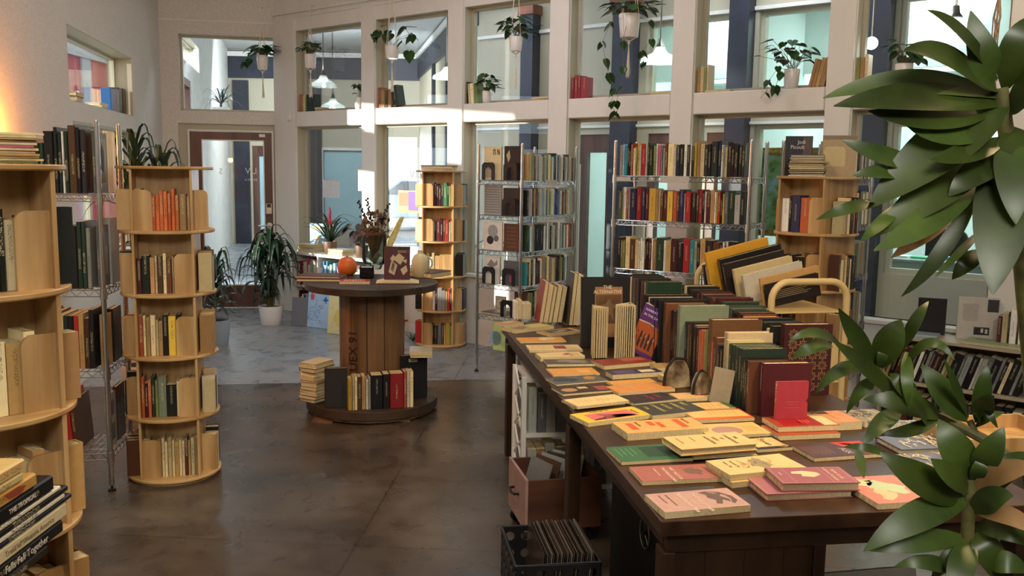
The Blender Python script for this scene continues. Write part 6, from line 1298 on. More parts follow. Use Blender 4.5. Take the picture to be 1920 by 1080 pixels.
c = aty(1634, 81, 7.4); r = thing('globe_lamp', 'round white globe lamp shining beyond the rightmost bay', 'lamp', c); MB().blob((0, 0, 0), .05, .05, .05, 20, 14).build('globe', MATS['lit_bulb'], r, smooth=True); MB().tube((0, 0, .05), (0, 0, HH-c.z), .005, 6).build('rod', M_metal, r, color='8c877c')
# ================= SILL BOOKS =================
def sill(px0, px1, py, tk, where, seed, hr=(.17, .21), lean=0, group='books on the window rail', paper=.3):
    p = onrail(px0, py, .02); q = onrail(px1, py, .02)
    brow(p, q, ZR1+.001, tk, where, group, hr, .1, lean=lean, seed=seed, split=False, paper=paper)
def sillflat(px, py, tk, where, seed, dims=(.1, .2)):
    p = onrail(px, py, .06); bstack(p.x, p.y, ZR1+.001, math.atan2(MWD.y, MWD.x), tk, where, 'books lying on the window rail', dims, seed)
sill(559, 586, 208, 'q1 a1 c1.2 v1 G5', 'on the second bay rail', 101); sillflat(577+18, 208, 'N2 a2', 'of pair on the second bay rail', 102, (.08, .17))
sill(706, 730, 203, 'q1 a1.4 N1 a1.2', 'on the third bay rail', 103, lean=0); 
p = onrail(733, 203, .03); q_ = onrail(744, 203, .03); brow(p, q_, ZR1+.006, 'G3', 'leaning on the third bay rail', 'books on the window rail', (.2, .21), .1, lean=-12, seed=104)
BOOKS[-1]['label'] = 'dark green book leaning against the others on the third bay rail'
sill(871, 893, 195, 'G1.2 c1.2 c1.4 v2', 'on the fourth bay rail', 105, lean=-5); sillflat(1010, 189, 'a1.6 c1.6', 'of pair on the fourth bay rail', 106, (.09, .19))
sill(1067, 1098, 187, 'd1.5 d1.5 d1.6 d3', 'on the fifth bay rail', 107); sillflat(1238, 178, 'c1.4 a1.4', 'of pair on the fifth bay rail', 108, (.09, .2))
sill(1303, 1325, 173, 'a1.6 c1.6 v1.4 c1', 'on the sixth bay rail', 109); sillflat(1343, 171, 'e1.6', 'on the sixth bay rail', 110, (.1, .21)); BOOKS[-1]['label'] = 'sage green book lying flat on the sixth bay rail'
sill(1512, 1543, 162, 'a1.6 a1.5 a2 a2.2', 'at the right of the sixth bay rail', 111, lean=12)
sill(1600, 1624, 150, 'v2 a2 c1.6', 'on the rightmost bay rail', 112); sillflat(1650, 148, 'c2', 'on the rightmost rail', 113, (.1, .24)); BOOKS[-1]['label'] = 'cream book lying flat on the rightmost rail'
# left wall window sill
def onleft(px, back=.06): s = wall_s(LW0, DW0, px, 195)[0]; v = LWM@Vector((s, back, 0)); return Vector((v.x, v.y, 2.131))
a, b = onleft(222), onleft(249); brow(a, b, 2.132, 'b3 r2.5 S3 K3 N3', 'in the high left window', 'books in the high left window', (.2, .25), .1, seed=114)
p = onleft(152); bstack(p.x, p.y, 2.132, math.atan2(.98, -.19), 'N4 a3', 'of pair in the high left window', 'books in the high left window', (.12, .26), 115)
p = onleft(196); bstack(p.x, p.y, 2.132, math.atan2(.98, -.19), 'c2 w2', 'of pale pair in the high left window', 'books in the high left window', (.12, .24), 116)
# motion sensor and thermostat
s, z, _ = wall_s(MW0, MW1, 548, 220); o = MB().box(s-.04, s+.02, -.05, -.022, z-.035, z+.035, MM).build('wall_sensor', M_white, bevel=.008); tag(o, 'small white square sensor on the corner post by the door', 'sensor')
# taped paper sheets on the glass
def sheet(x0, x1, y0, y1, label, col='dcdce0'):
    s0, z0, _ = wall_s(MW0, MW1, x0, y1); s1, z1, _ = wall_s(MW0, MW1, x1, y0); o = MB().box(s0, s1, .116, .1175, z0, z1, MM).build('paper_sheet', M_matte, color=col); return tag(o, label, 'paper')
sheet(591, 620, 338, 370, 'white paper sheet taped on the second bay window, left one'); sheet(656, 679, 312, 358, 'white paper sheet taped on the second bay window beside the post', 'd8d0d4')
# posters and a shop name on the third bay pane
def pane_sheet(x0, x1, y0, y1, label, col, back=.118):
    s0, z0, _ = wall_s(MW0, MW1, x0, y1); s1, z1, _ = wall_s(MW0, MW1, x1, y0); o = MB().box(s0, s1, back, back+.0015, z0, z1, MM).build('poster', M_matte, color=col); tag(o, label, 'poster'); return o, s0, s1, z0, z1
o, s0, s1, z0, z1 = pane_sheet(731, 770, 358, 398, 'colourful orange and violet event poster on the third bay window', 'd8a890')
for (a, b, c_, d, cc) in ((.5, .96, .1, .95, '7a5ab0'), (.05, .5, .3, .9, 'd07a5c'), (.05, .95, .02, .12, 'b8c860')):
    MB().box(s0+(s1-s0)*a, s0+(s1-s0)*b, .1165, .1178, z0+(z1-z0)*c_, z0+(z1-z0)*d, MM).build('poster_print', M_paint, o, color=cc)
pane_sheet(773, 795, 325, 374, 'white paper sheet on the third bay window next to the birch tower', 'e4e4e6')
s, z, _ = wall_s(MW0, MW1, 775, 336); o = text_on(None, 'LIV', MM@Matrix.Translation((s, .117, z))@Matrix(((-1, 0, 0, 0), (0, 0, 1, 0), (0, 1, 0, 0), (0, 0, 0, 1))), .13, 'e8e8e4', 'window_lettering', mat=M_vinyl); tag(o, 'white mirrored shop lettering on the third bay window glass', 'lettering')
# ================= WHITE CUBE SHELF BY THE WINDOWS =================
def infront(px, off, py=480):
    s = wall_s(MW0, MW1, px, py)[0]; return s
cs0 = wall_s((MW0[0]-.633*.42, MW0[1]-.774*.42), (MW1[0]-.633*.42, MW1[1]-.774*.42), 549, 560)[0]
CSO = Vector((MW0[0], MW0[1], 0))+MWD*cs0+Vector((-.633, -.774, 0))*.42
cb = thing('cube_bookcase', 'low white cube bookcase of picture books under the windows by the door', 'bookcase', CSO, math.atan2(MWD.y, MWD.x))
CL, CH = 1.3, .76; cd3 = .3
MB().box(0, CL, 0, cd3, CH-.03, CH).build('top', M_frame, cb, bevel=.002); MB().box(0, CL, 0, cd3, 0, .04).build('base', M_frame, cb); MB().box(0, CL, .0, cd3, .385, .405).build('shelf', M_frame, cb)
for x in (0, CL-.03): MB().box(x, x+.03, 0, cd3, .04, CH-.03).build('side_panel', M_frame, cb)
for x in (.42, .85):
    MB().box(x, x+.02, 0, cd3, .04, .385).build('divider', M_frame, cb); MB().box(x, x+.02, 0, cd3, .405, CH-.03).build('divider', M_frame, cb)
MB().box(0.03, CL-.03, cd3-.008, cd3, .04, CH-.03).build('back_panel', flat('bookcase_back', '6a5a4c', .7), cb)
CBM = Matrix.Translation(CSO)@Matrix.Rotation(math.atan2(MWD.y, MWD.x), 4, 'Z')
for j, (x0, x1) in enumerate(((.035, .415), (.445, .845), (.875, 1.265))):
    brow(CBM@Vector((x0, .03, 0)), CBM@Vector((x1, .03, 0)), .406, ('r1 w1 m1.4 r1 w1 c1 p1 w1 l1 v1 s1 w1 a1 r1', 'l1 b1 w1 t1 l1 w1 g1 l1 b1 w1 y1 e1 l1 w1', 'r1 w1 t1 c1 w1 b1 w1 r1 y1 w1')[j], f'on the cube bookcase upper shelf, {("left", "centre", "right")[j]}', 'picture books in the cube bookcase', (.2, .29), .22, seed=120+j, paper=.8)
    brow(CBM@Vector((x0, .03, 0)), CBM@Vector((x1, .03, 0)), .041, ('w1 m1 c1 w1 n1 l1 w1 b1.6 n1 w1 b1 w1 s1', 'k1 n1 w1 b1 w1 t1 k1 w1', 'w1 k1 c1 w1 N1 w1')[j], f'on the cube bookcase lower shelf, {("left", "centre", "right")[j]}', 'picture books in the cube bookcase', (.22, .3), .22, seed=124+j, paper=.8)
p = CBM@Vector((.14, .15, 0)); bstack(p.x, p.y, CH+.001, math.atan2(MWD.y, MWD.x)+.1, 'c2 w2 m1 N1.4 c1.6', 'of left pile on the cube bookcase', 'piled books on the cube bookcase', (.2, .25), 128)
p = CBM@Vector((.66, .13, 0)); bstack(p.x, p.y, CH+.001, math.atan2(MWD.y, MWD.x), 'w2 e1.5 w2.5', 'of right pile on the cube bookcase', 'piled books on the cube bookcase', (.18, .22), 129)
b = facing(581, 470, CH+.001, .3, .215, .012, 'l', 'pale blue picture book with a yellow character shape standing on the cube bookcase', yaw=-35, hard=True)
on_cover(b, .012, [('cover_swirls', '6f9cc4', vine(61, 30, .06, .8, .003)(.215, .3)), ('yellow_figure', 'd8b848', splat(62, .48, .45, .14, .13, 4)(.215, .3)), ('title_panel', 'dcd8b8', [rect(.04, .235, .17, .275)])])
r = thing('bromeliad', 'bromeliad with a red flower spike in a brown pot on the cube bookcase', 'plant', CBM@Vector((.47, .14, CH))); pot(r, .075, .13, mat=flat('brown_pot', '6a4c38', .5)); soil(r, .068, .115)
mb = MB(); rnd = random.Random(31)
for i in range(22):
    a = i*2.4; L_ = rnd.uniform(.26, .42); e = R(rnd.uniform(35, 70)); b_ = Vector((.015*math.cos(a), .015*math.sin(a), .12)); d = Vector((math.cos(a)*math.cos(e), math.sin(a)*math.cos(e), math.sin(e)))
    mb.leaf(b_, b_+Vector((math.cos(a), math.sin(a), 0))*L_*.95+Vector((0, 0, L_*.5)), .034, b_+d*L_*.75, seg=8, fold=.35, fat=.35)
mb.build('foliage', M_leafd, r); mb = MB()
for i in range(26):
    a = i*2.4; t = i/26; b_ = Vector((0, 0, .28+.17*t)); mb.leaf(b_, b_+Vector((math.cos(a)*.05*(1.1-t), math.sin(a)*.05*(1.1-t), .05+.02*t)), .018, seg=4, fold=.3)
mb.build('red_bracts', flat('red_bract', 'b02440', .5), r); MB().tube((0, 0, .12), (0, 0, .44), .007).build('flower_stalk', M_stem, r)
r = thing('anthurium', 'dark dusky leaved plant with a pink flower behind the orange ornament', 'plant', CBM@Vector((.98, .13, CH))); pot(r, .07, .12, mat=MATS['brown_pot']); mb = MB(); rnd = random.Random(33); st = MB()
for i in range(16):
    a = i*2.4; q = rnd.uniform(.08, .2); e = Vector((q*math.cos(a), q*math.sin(a)*.7, .14+rnd.uniform(.04, .2))); st.path([(0, 0, .1), (e.x*.5, e.y*.5, e.z*.9), e], .002, 4); heart(mb, e, (math.cos(a), math.sin(a)*.5, -1.2), rnd.uniform(.1, .15), rnd)
mb.build('foliage', flat('dusky_leaf', '2a1f22', .4), r); st.build('stems', M_stem, r); MB().leaf((0, 0, .3), (.05, 0, .36), .05, seg=4).build('pink_flower', flat('pink_flower', 'd04a6a', .5), r)
r = thing('dried_reed_sheaf', 'sheaf of pale yellow dried reeds leaning by the third bay window', 'dried reeds', CBM@Vector((1.27, .2, CH))); mb = MB(); rnd = random.Random(34)
for i in range(22): dx = rnd.uniform(-.04, .04); mb.path([(0, 0, .0), (.05+dx, dx*.4, .18), (.16+dx*.5, dx*.5, .42)], .005, 5)
mb.build('reeds', noisy('dried_reed', 'b4a45c', 'd8cc8c', 30, .8), r)
# picture books on the floor against the bookcase
def floorbook(px, py, w, h, t, col, label, yaw, lean, items):
    b = facing(px, py, 0.003, h, w, t, col, label, yaw=yaw, lean=lean)
    on_cover(b, t, items); return b
floorbook(575, 612, .30, .4, .012, 'a8c8e4', 'large pale blue picture book with scattered drawings leaning on the floor', -42, -6, [('cover_drawings', '4c7cb8', vine(71, 34, .08, .75, .0035)(.30, .4)), ('red_shape', 'd05a6c', [[(.03, .33), (.05, .37), (.07, .34), (.09, .35), (.08, .29), (.04, .28)]]), ('blue_star', '2c62b0', [[(.22, .31), (.24, .34), (.25, .31), (.28, .3), (.25, .28), (.24, .25), (.23, .28), (.2, .29)]]), ('pink_spot', 'd888a0', [rect(.18, .2, .21, .22), rect(.16, .07, .18, .085)])])
floorbook(613, 624, .30, .38, .012, 'e4d8a0', 'large cream yellow picture book leaning on the floor by the spool', -42, -6, [('yellow_wash', 'e0cc70', splat(72, .6, .4, .3, .25, 4)(.3, .38)), ('cover_lines', 'b8a878', vine(73, 16, .1, .8, .002)(.3, .38))])
facing(546, 610, .003, .3, .22, .014, '6e7078', 'grey board leaning on the floor at the left of the picture books', yaw=-25, lean=-8, name='grey_board', cat='board')
# fire extinguisher-like red watering can and small green leaf
c = atz(757, 620, 0); r = thing('red_planter', 'small red planter with a white stem on the floor behind the spool', 'planter', c); MB().lathe([(0, 0), (.03, 0), (.045, .11), (.05, .12), (.04, .12), (0, .1)], 20).build('pot', flat('red_plastic', 'b03030', .4), r, smooth=True); MB().path([(0, 0, .1), (.01, 0, .2), (-.01, 0, .34)], .004, 6).build('stem', M_white, r)
c = atz(775, 640, 0); r = thing('floor_seedling', 'small green leafy sprig on the floor by the far tower', 'plant', c); mb = MB(); rnd = random.Random(5)
for i in range(9): a = i*.7; mb.leaf((0, 0, .0), (.09*math.cos(a), .09*math.sin(a), .05+rnd.uniform(0, .03)), .03, seg=4)
mb.build('foliage', M_leaf, r)
# ================= LOW BOOKCASES AT RIGHT =================
def lowcase(px, off, L, label, H=.63):
    o = off; p0 = (MW0[0]-.633*o, MW0[1]-.774*o); s = wall_s(p0, (MW1[0]-.633*o, MW1[1]-.774*o), px, 700)[0]; O = Vector((*p0, 0))+MWD*s
    r = thing('low_bookcase', label, 'bookcase', O, math.atan2(MWD.y, MWD.x)); M = Matrix.Translation(O)@Matrix.Rotation(math.atan2(MWD.y, MWD.x), 4, 'Z'); D = off-.04
    m = flat('bookcase_paint', 'b4a890', .5) if 'bookcase_paint' not in MATS else MATS['bookcase_paint']
    for z in (.02, .32, H-.02): MB().box(.018, L-.018, 0, D, z, z+.02).build('shelf', m, r, bevel=.002)
    for x in (0, L-.018): MB().box(x, x+.018, 0, D, 0, H).build('side_panel', m, r)
    MB().box(.018, L-.018, D-.01, D, .04, H-.02).build('back_panel', m, r); return r, M, L
C1, C1M, C1L = lowcase(1648, .36, .92, 'low beige bookcase packed with leaning books under the right windows')
s2 = C1M@Vector((C1L+.004, 0, 0)); 
C2 = thing('low_bookcase', 'second low beige bookcase at the right edge beneath the plain wall', 'bookcase', s2, math.atan2(MWD.y, MWD.x)); C2M = Matrix.Translation(s2)@Matrix.Rotation(math.atan2(MWD.y, MWD.x), 4, 'Z')
for ch in list(C1.children): d = ch.copy(); COL.objects.link(d); d.parent = C2
G7 = 'books in the low bookcases'
brow(C1M@Vector((.02, .03, 0)), C1M@Vector((C1L-.11, .03, 0)), .342, 'a1 k1.5 N1.2 m1.4 c1 k2 w1 k1.4 s1 n1 m2 k1.2 c1 a1 k2.4 S1 s1.6 k2 w.8 s1.6 S1.4 k2 s1 k1 c1 k2 s1 k1.6', 'on the upper shelf, low bookcase', G7, (.2, .235), .16, lean=16, seed=130)
brow(C1M@Vector((.02, .03, 0)), C1M@Vector((C1L-.03, .03, 0)), .042, 'k2 w1 k1.6 N2 k1.4 c1 k2 s1.2 k2 S2 k1 N2 w1 k2 k2 n1.5 s1 k2 k2 w2 k2', 'on the lower shelf, low bookcase', G7, (.19, .235), .16, seed=131)
brow(C2M@Vector((.02, .03, 0)), C2M@Vector((C1L-.03, .03, 0)), .342, 'a1.2 a1 c1.2 a1 k1 c1.2 a1.4 a1 k3:24 k2:24 k2:24 a3:24 k2 N2 s2 a2 w2', 'on the upper shelf, right bookcase', G7, (.22, .24), .16, seed=132)
brow(C2M@Vector((.02, .03, 0)), C2M@Vector((C1L-.03, .03, 0)), .042, 'k2 S2 k1.6 n3 k2.4 a1.4 k2 K2 N2 k2 k2 s2 w2', 'on the lower shelf, right bookcase', G7, (.21, .24), .16, seed=133)
# on top of the bookcases
def upright(px, py, z, h, w, t, col, label, **k): return facing(px, py, z, h, w, t, col, label, **k)
ZB = .631
# four volumes at the right end
p = C1M@Vector((C1L-.27, .12, 0)); q = C1M@Vector((C1L-.02, .12, 0))
R8 = brow(p, q, ZB, 'm1.6:18 c2.6:20 k.5 w3:23 k.5 w4:21 m6:21.5', 'standing on the low bookcase', 'upright books on top of the low bookcase', (.2, .22), .15, seed=134, split=True, hard=True)
on_b = R8[-2]
mb = MB()
for z0, z1 in ((.05, .085), (.14, .165)): mb.add([(-.02, -.0008, z0), (.02, -.0008, z0), (.02, -.0008, z1), (-.02, -.0008, z1)], [(0, 1, 2, 3)])
mb.build('spine_band', M_paint, on_b, color='1f2426')
def topfacing(x, y, h, w, t, col, label, yaw=0, name='book', cat='book', lean=0):
    o = C1M@Vector((x, y, ZB)); a = math.atan2(MWD.y, MWD.x)+R(yaw); X = Vector((math.cos(a), math.sin(a), 0)); Nn = Vector((math.sin(a), -math.cos(a), 0)); U = Vector((0, 0, 1))
    if lean: qq = Matrix.Rotation(R(lean), 3, X); Nn = qq@Nn; U = qq@U
    return book(axes(Nn, X, U, o), t, h, w, col, label, None, True, True, name, cat=cat)
b = topfacing(.16, .2, .24, .17, .018, '1c1514', 'black-brown blank-backed board standing on the low bookcase', 18, 'display_board', 'board')
b = topfacing(.40, .2, .27, .24, .02, 'c4beb6', 'pale grey book back cover with text and a dark photo on the low bookcase', 22)
on_cover(b, .02, [('cover_lines', '8c867e', [rect(.03, .12+.008*k, .12, .1225+.008*k) for k in range(14)]), ('cover_photo', '2c2826', [rect(.1, .03, .19, .08)]), ('author_photo', '3c3836', [rect(.17, .18, .235, .26)]), ('white_figures', 'c8c4bc', [rect(.115, .04, .13, .07), rect(.14, .045, .155, .072), rect(.165, .04, .18, .068)])])
o = C1M@Vector((.5, .12, ZB)); U = vec2(math.atan2(MWD.y, MWD.x))
b = book(axes((0, 0, 1), Vector((U.y, -U.x, 0)), U, o-Vector((U.y, -U.x, 0))*.1-U*.02+Vector((0, 0, .009))), .016, .36, .22, '8fa07c', 'large pale green magazine lying over the front of the low bookcase', None, False, True, 'magazine')
b['category'] = 'magazine'
cover_text(b, .0165, 'ARCHITECTURE', .08, .05, .036, '5c6a50', rot=math.pi/2, name='title_lettering')
o = C1M@Vector((.2, .1, ZB)); st_ = MB().box(-.12, .12, -.08, .08, 0, .02).build('plastic_sleeve', M_gloss, color='9fb0bc', bevel=.002); st_.location = o; st_.rotation_euler = (0, 0, math.atan2(MWD.y, MWD.x)+.1); tag(st_, 'shiny plastic sleeve of prints lying on the left end of low bookcase', 'sleeve')
p = C2M@Vector((.2, .14, 0)); bstack(p.x, p.y, ZB, math.atan2(MWD.y, MWD.x), 'm1.4 w1.4 a1 c1', 'of pile on the right bookcase', 'piled books on the right bookcase', (.2, .3), 136)
# ================= ON THE TOWER TOPS =================
ZT0 = 1.651
def pile_top(M, x, y, ang, tk, where, group, dims, seed, z=ZT0, split=True, yaw=0): p = M@Vector((x, y, 0)); return bstack(p.x, p.y, z, ang, tk, where, group, dims, seed, split)
av = math.atan2(1.43, 2.345)   # facing the camera
lx = math.atan2(T1M.to_3x3()[1][0], T1M.to_3x3()[0][0])
zz = pile_top(T1M, .06, -.02, lx-R(18), 'v.7 y.6 v.7 a.6 e.7 q.8 p.6 m.8 a.6 a.5 v.8 c.6', 'of thin pile on the left-edge tower', 'thin books piled on the left-edge tower', (.17, .22), 141)
for k in range(2):
    o = T1M@Vector((-.05, .05, zz+.002)); 
b = flatb((o.x, o.y), .15, .22, .008, zz+.002, math.degrees(lx)-24, 'b89878', 'curled tan and red cover on top of the thin pile, left-edge tower', hard=False)
c = Vector((-2.19, 3.02, 1.66))
fr = thing('framed_photo', 'small framed coastal picture on the books at the far left', 'picture', (-2.06, 3.36, 1.68)); 
# (stands on a little shelf bracket against the wall)
MB().box(-.09, .09, 0, .012, 0, .12).build('frame', M_black, fr); MB().box(-.08, .08, -.001, 0, .01, .11).build('picture', noisy('sea_picture', '6a7a80', 'c4b890', 12, .4), fr); MB().box(-.12, .12, -.05, .1, -.03, 0).build('bracket', M_birch, fr)
fr.rotation_euler = (0, 0, R(30))
pile_top(T3M, -.02, -.03, math.atan2(T3M.to_3x3()[1][0], T3M.to_3x3()[0][0]), 'S1.6 k2 k1.2', 'of pile on the far tower', 'books piled on the far tower', (.2, .3), 142)
zz = pile_top(T2M, -.13, 0.02, 0, 'a1', 'on the aisle tower', 'books', (.1, .15), 143) if False else None
# right tower top: pile, cover facing out
l4 = math.atan2(T4M.to_3x3()[1][0], T4M.to_3x3()[0][0]); cam4 = math.atan2(-1.79, 5.30)
zz = pile_top(T4M, -.02, -.1, cam4, 'w.6 k1 k1.2 G1 k1.2 G1 k.8 N.8 K1 a1 w1 S1.6', 'of pile on the tower behind the cart', 'pile of books on the tower behind the cart', (.14, .21), 144)
a_ = cam4; X = Vector((math.cos(a_), math.sin(a_), 0)); Nn = Vector((math.sin(a_), -math.cos(a_), 0))
o = Vector((1.79, 5.30, ZT0))-Nn*.06-X*.2
b = book(axes(Nn, X, (0, 0, 1), o), .02, .235, .155, '1d1c22', 'dark novel lettered Jodi Picoult standing on the tower behind the cart', None, True, True)
on_cover(b, .02, [('cover_glow', '5a4a44', [rect(.1, .1, .15, .23)])]); cover_text(b, .0205, 'Jodi', .07, .19, .032, 'dcdcd8', sx=.9); cover_text(b, .0205, 'Picoult', .03, .16, .032, 'dcdcd8', sx=.9)
o = Vector((1.79, 5.30, ZT0))-Nn*.06+X*.01
b = book(axes(Nn, X, (0, 0, 1), o), .02, .24, .19, 'b49c74', 'tan patterned book with a cream arched panel on the tower behind the cart', None, True, True)
on_cover(b, .02, [('border_pattern', '8c7c64', [rect(.0, .215, .19, .238)]), ('arched_panel', 'd0bc88', [[(.01, .06), (.13, .06), (.13, .14)]+[(.105+.025*math.cos(t), .15+.025*math.sin(t)) for t in (0, .8, 1.57)]+[(.03+.02*math.cos(t), .15+.025*math.sin(t)) for t in (1.57, 2.3, 3.14)]])])
pile_top(T4M, .1, .0, cam4, 'c1 w2 c1.4', 'of cream pile on the tower behind the cart', 'pile of books on the tower behind the cart', (.12, .1), 146) if False else None
# ================= BEYOND THE GLASS: office things =================
def hp(s, y, z=0): return HM@Vector((s, y, z))
ha = math.atan2(MWD.y, MWD.x)
s0 = wall_s(H2, H3, 1418, 300)[0]; s1 = wall_s(H2, H3, 1515, 300)[0]
P = hp((s0+s1)/2-.02, .34, .98); r = thing('gilt_framed_painting', 'gold framed landscape painting of trees in the office beyond the sixth bay', 'painting', P, ha); W2 = .42; H_ = .98
for q in ((-W2, -W2+.08, 0, H_), (W2-.08, W2, 0, H_), (-W2+.08, W2-.08, 0, .08), (-W2+.08, W2-.08, H_-.08, H_)): MB().box(q[0], q[1], -.03, .02, q[2], q[3]).build('frame_moulding', noisy('gilt_frame', '7a5a20', 'c09a48', 40, .35, bump=.5, metal=.6), r, bevel=.01) if 'gilt_frame' not in MATS else MB().box(q[0], q[1], -.03, .02, q[2], q[3]).build('frame_moulding', MATS['gilt_frame'], r, bevel=.01)
m, nt, bb = nodes('landscape_paint'); tc = N(nt, 'ShaderNodeTexCoord'); nz = N(nt, 'ShaderNodeTexNoise'); nz.inputs['Scale'].default_value = 7; nz.inputs['Detail'].default_value = 8; nt.links.new(tc.outputs['Object'], nz.inputs['Vector']); cr_ = N(nt, 'ShaderNodeValToRGB'); e = cr_.color_ramp.elements; e[0].position = .38; e[0].color = lin('3c5a38'); e[1].position = .66; e[1].color = lin('9cb8cc'); x = cr_.color_ramp.elements.new(.5); x.color = lin('7a9a4c'); nt.links.new(nz.outputs['Fac'], cr_.inputs[0]); nt.links.new(cr_.outputs[0], bb.inputs['Base Color'])
MB().box(-W2+.08, W2-.08, -.005, .0, .08, H_-.08).build('canvas', m, r); ez = MB().box(-.4, -.36, -.05, .0, -1.0, 0).box(.36, .4, -.05, 0, -1.0, 0).box(-.02, .02, .0, .3, -1.0, .0).build('easel_leg', M_birch, r)
# desks with chairs and papers
for k, (s, y) in enumerate(((hs(1700, 480)+.2, 1.3), (hs(1850, 480)+1.1, 1.3))):
    P = hp(s, y); r = thing('office_desk', ('grey office desk beyond the rightmost bay, left one', 'grey office desk beyond the rightmost bay near the wall')[k], 'desk', P, ha)
    MB().box(-.75, .75, -.35, .35, .74, .77).build('desktop', flat('grey_laminate', '8c9496', .4) if 'grey_laminate' not in MATS else MATS['grey_laminate'], r, bevel=.004)
    MB().box(-.72, .72, -.33, -.31, .2, .74).build('modesty_panel', MATS['grey_laminate'], r)
    for x in (-.72, .68): MB().box(x, x+.04, -.3, .3, 0, .74).build('leg', M_black, r)
    rnd = random.Random(k+4)
    for i in range(6):
        o = MB().box(-.1, .1, -.07, .07, 0, .015+.02*rnd.random()).build('paper_stack', M_matte, color=('e8eceb', '58b884', '6cb4d8', 'd8dcd8', '9cc8b4', 'e4e4e0')[i]); o.location = P+Matrix.Rotation(ha, 3, 'Z')@Vector((-.6+.23*i, -.1+.1*rnd.random(), .771)); o.rotation_euler = (0, 0, rnd.uniform(-.5, .5)+ha)
        tag(o, f'{("white", "green", "blue", "pale grey", "mint", "off-white")[i]} paper stack on the {("left", "right")[k]} grey desk beyond the glass', 'papers', 'papers on the office desks')
    c_ = hp(s-.35, y+.6); ch = thing('office_chair', ('dark office chair behind the left grey desk', 'dark office chair behind the right grey desk')[k], 'chair', c_, ha)
    MB().box(-.24, .24, -.22, .22, .44, .5).build('seat', M_black, ch, bevel=.02); MB().prism(lip_poly(.46, .5, .12, True, True), 0, .05, Matrix.Translation((-.23, .2, .56))@XZ).build('backrest', M_black, ch, bevel=.01); MB().tube((0, 0, .08), (0, 0, .45), .025, 10).build('column', M_chrome, ch)
    for i in range(5): a = i*1.2566; MB().tube((0, 0, .09), (.28*math.cos(a), .28*math.sin(a), .04), .016, 6).build('base_leg', M_black, ch)
# hall: mirror lightbox, chairs, red bin
s = hs(1110, 380); P = hp(s, -.45); r = thing('standing_mirror', 'tall white framed leaning panel with black letters in the hall beyond the fifth bay', 'mirror', P, ha-R(8)); 
for q in ((-.13, -.1, .35, 1.75), (.1, .13, .35, 1.75), (-.1, .1, .35, .38), (-.1, .1, 1.72, 1.75)): MB().box(q[0], q[1], -.01, .02, q[2], q[3]).build('frame_side', M_frame, r)
MB().box(-.1, .1, 0, .01, .38, 1.72).build('panel', flat('pale_glass_panel', '9aa4a4', .15), r); MB().box(-.13, -.1, -.01, .25, 0, .35).box(.1, .13, -.01, .25, 0, .35).build('stand', M_frame, r)
text_on(r, 'Y', Matrix.Translation((-.05, -.003, 1.42))@Matrix(((1, 0, 0, 0), (0, 0, -1, 0), (0, 1, 0, 0), (0, 0, 0, 1))), .16, '1c1c1c', 'panel_letter'); text_on(r, 'E', Matrix.Translation((-.05, -.003, 1.12))@Matrix(((1, 0, 0, 0), (0, 0, -1, 0), (0, 1, 0, 0), (0, 0, 0, 1))), .16, '1c1c1c', 'panel_letter')
def wirechair(P, yaw, label, frame=M_chrome, seatm=None):
    c = thing('metal_chair', label, 'chair', P, yaw)
    for x in (-.2, .2):
        for y in (-.2, .2): MB().tube((x, y, 0), (x*.9, y*.9, .45), .011, 8).build('leg', frame, c)
    MB().box(-.21, .21, -.21, .21, .445, .465).build('seat', seatm or frame, c, bevel=.008); MB().path([(-.19, .2, .46), (-.19, .24, .75)]+[(-.19*math.cos(a), .26, .75+.12*math.sin(a)) for a in [R(x) for x in range(20, 161, 20)]]+[(.19, .24, .75), (.19, .2, .46)], .01, 8).build('backrest', frame, c, smooth=True)
    for x in (-.1, 0, .1): MB().tube((x, .21, .46), (x, .25, .85), .005, 6).build('back_spindle', frame, c)
c = hp(hs(1098, 430), -.9); wirechair(c, ha+R(160), 'chrome wire chair in the hall left of the white framed panel')
c = hp(hs(1075, 430), -1.6); wirechair(c, ha+R(40), 'second metal chair in the hall behind the middle wire rack')
c = hp(hs(1150, 480), -1.25); r = thing('red_bin', 'dark red waste bin in the hall beyond the fifth bay', 'bin', c); MB().lathe([(0, 0), (.14, 0), (.17, .5), (.175, .52), (.16, .52), (.155, .48), (0, .02)], 28).build('bin_body', flat('dark_red_bin', '7c1f26', .4), r, smooth=True)
# parked car in the street past the hall
P = Vector((-2.9, 27, -.1)); r = thing('parked_car', 'pale parked car in the street seen past the hall end', 'car', P, R(8)); prof = [(-2.1, .35), (-2.1, .8), (-1.9, .95), (-1.1, 1.02), (-.5, 1.5), (.9, 1.52), (1.6, 1.02), (2.1, .95), (2.15, .35)]
MB().prism(prof, -.85, .85, Matrix(((1, 0, 0, 0), (0, 0, 1, 0), (0, 1, 0, 0), (0, 0, 0, 1)))).build('body', flat('car_paint', 'b8c8cc', .25), r, bevel=.06)
for s in (-.86, .86): MB().prism([(-1.0, 1.03), (-.45, 1.43), (.85, 1.44), (1.4, 1.03)], -.005, .005, Matrix(((1, 0, 0, 0), (0, 0, 1, s), (0, 1, 0, 0), (0, 0, 0, 1)))).build('side_window', M_gloss, r, color='2c3436')
for x in (-1.35, 1.35):
    for s in (-.8, .8): MB().lathe([(0, -.1), (.28, -.1), (.32, -.06), (.32, .06), (.28, .1), (0, .1)], 24).build('wheel', M_black, r, smooth=True, loc=(x, s, .32)).rotation_euler = (R(90), 0, 0)
# red awning frame at the left hall door
o = MB().box(1.6, 2.5, -.14, -.02, 2.27, 2.35, HLM).build('door_closer_bar', M_black); tag(o, 'dark door operator bar over the red door beyond the transom', 'door operator')

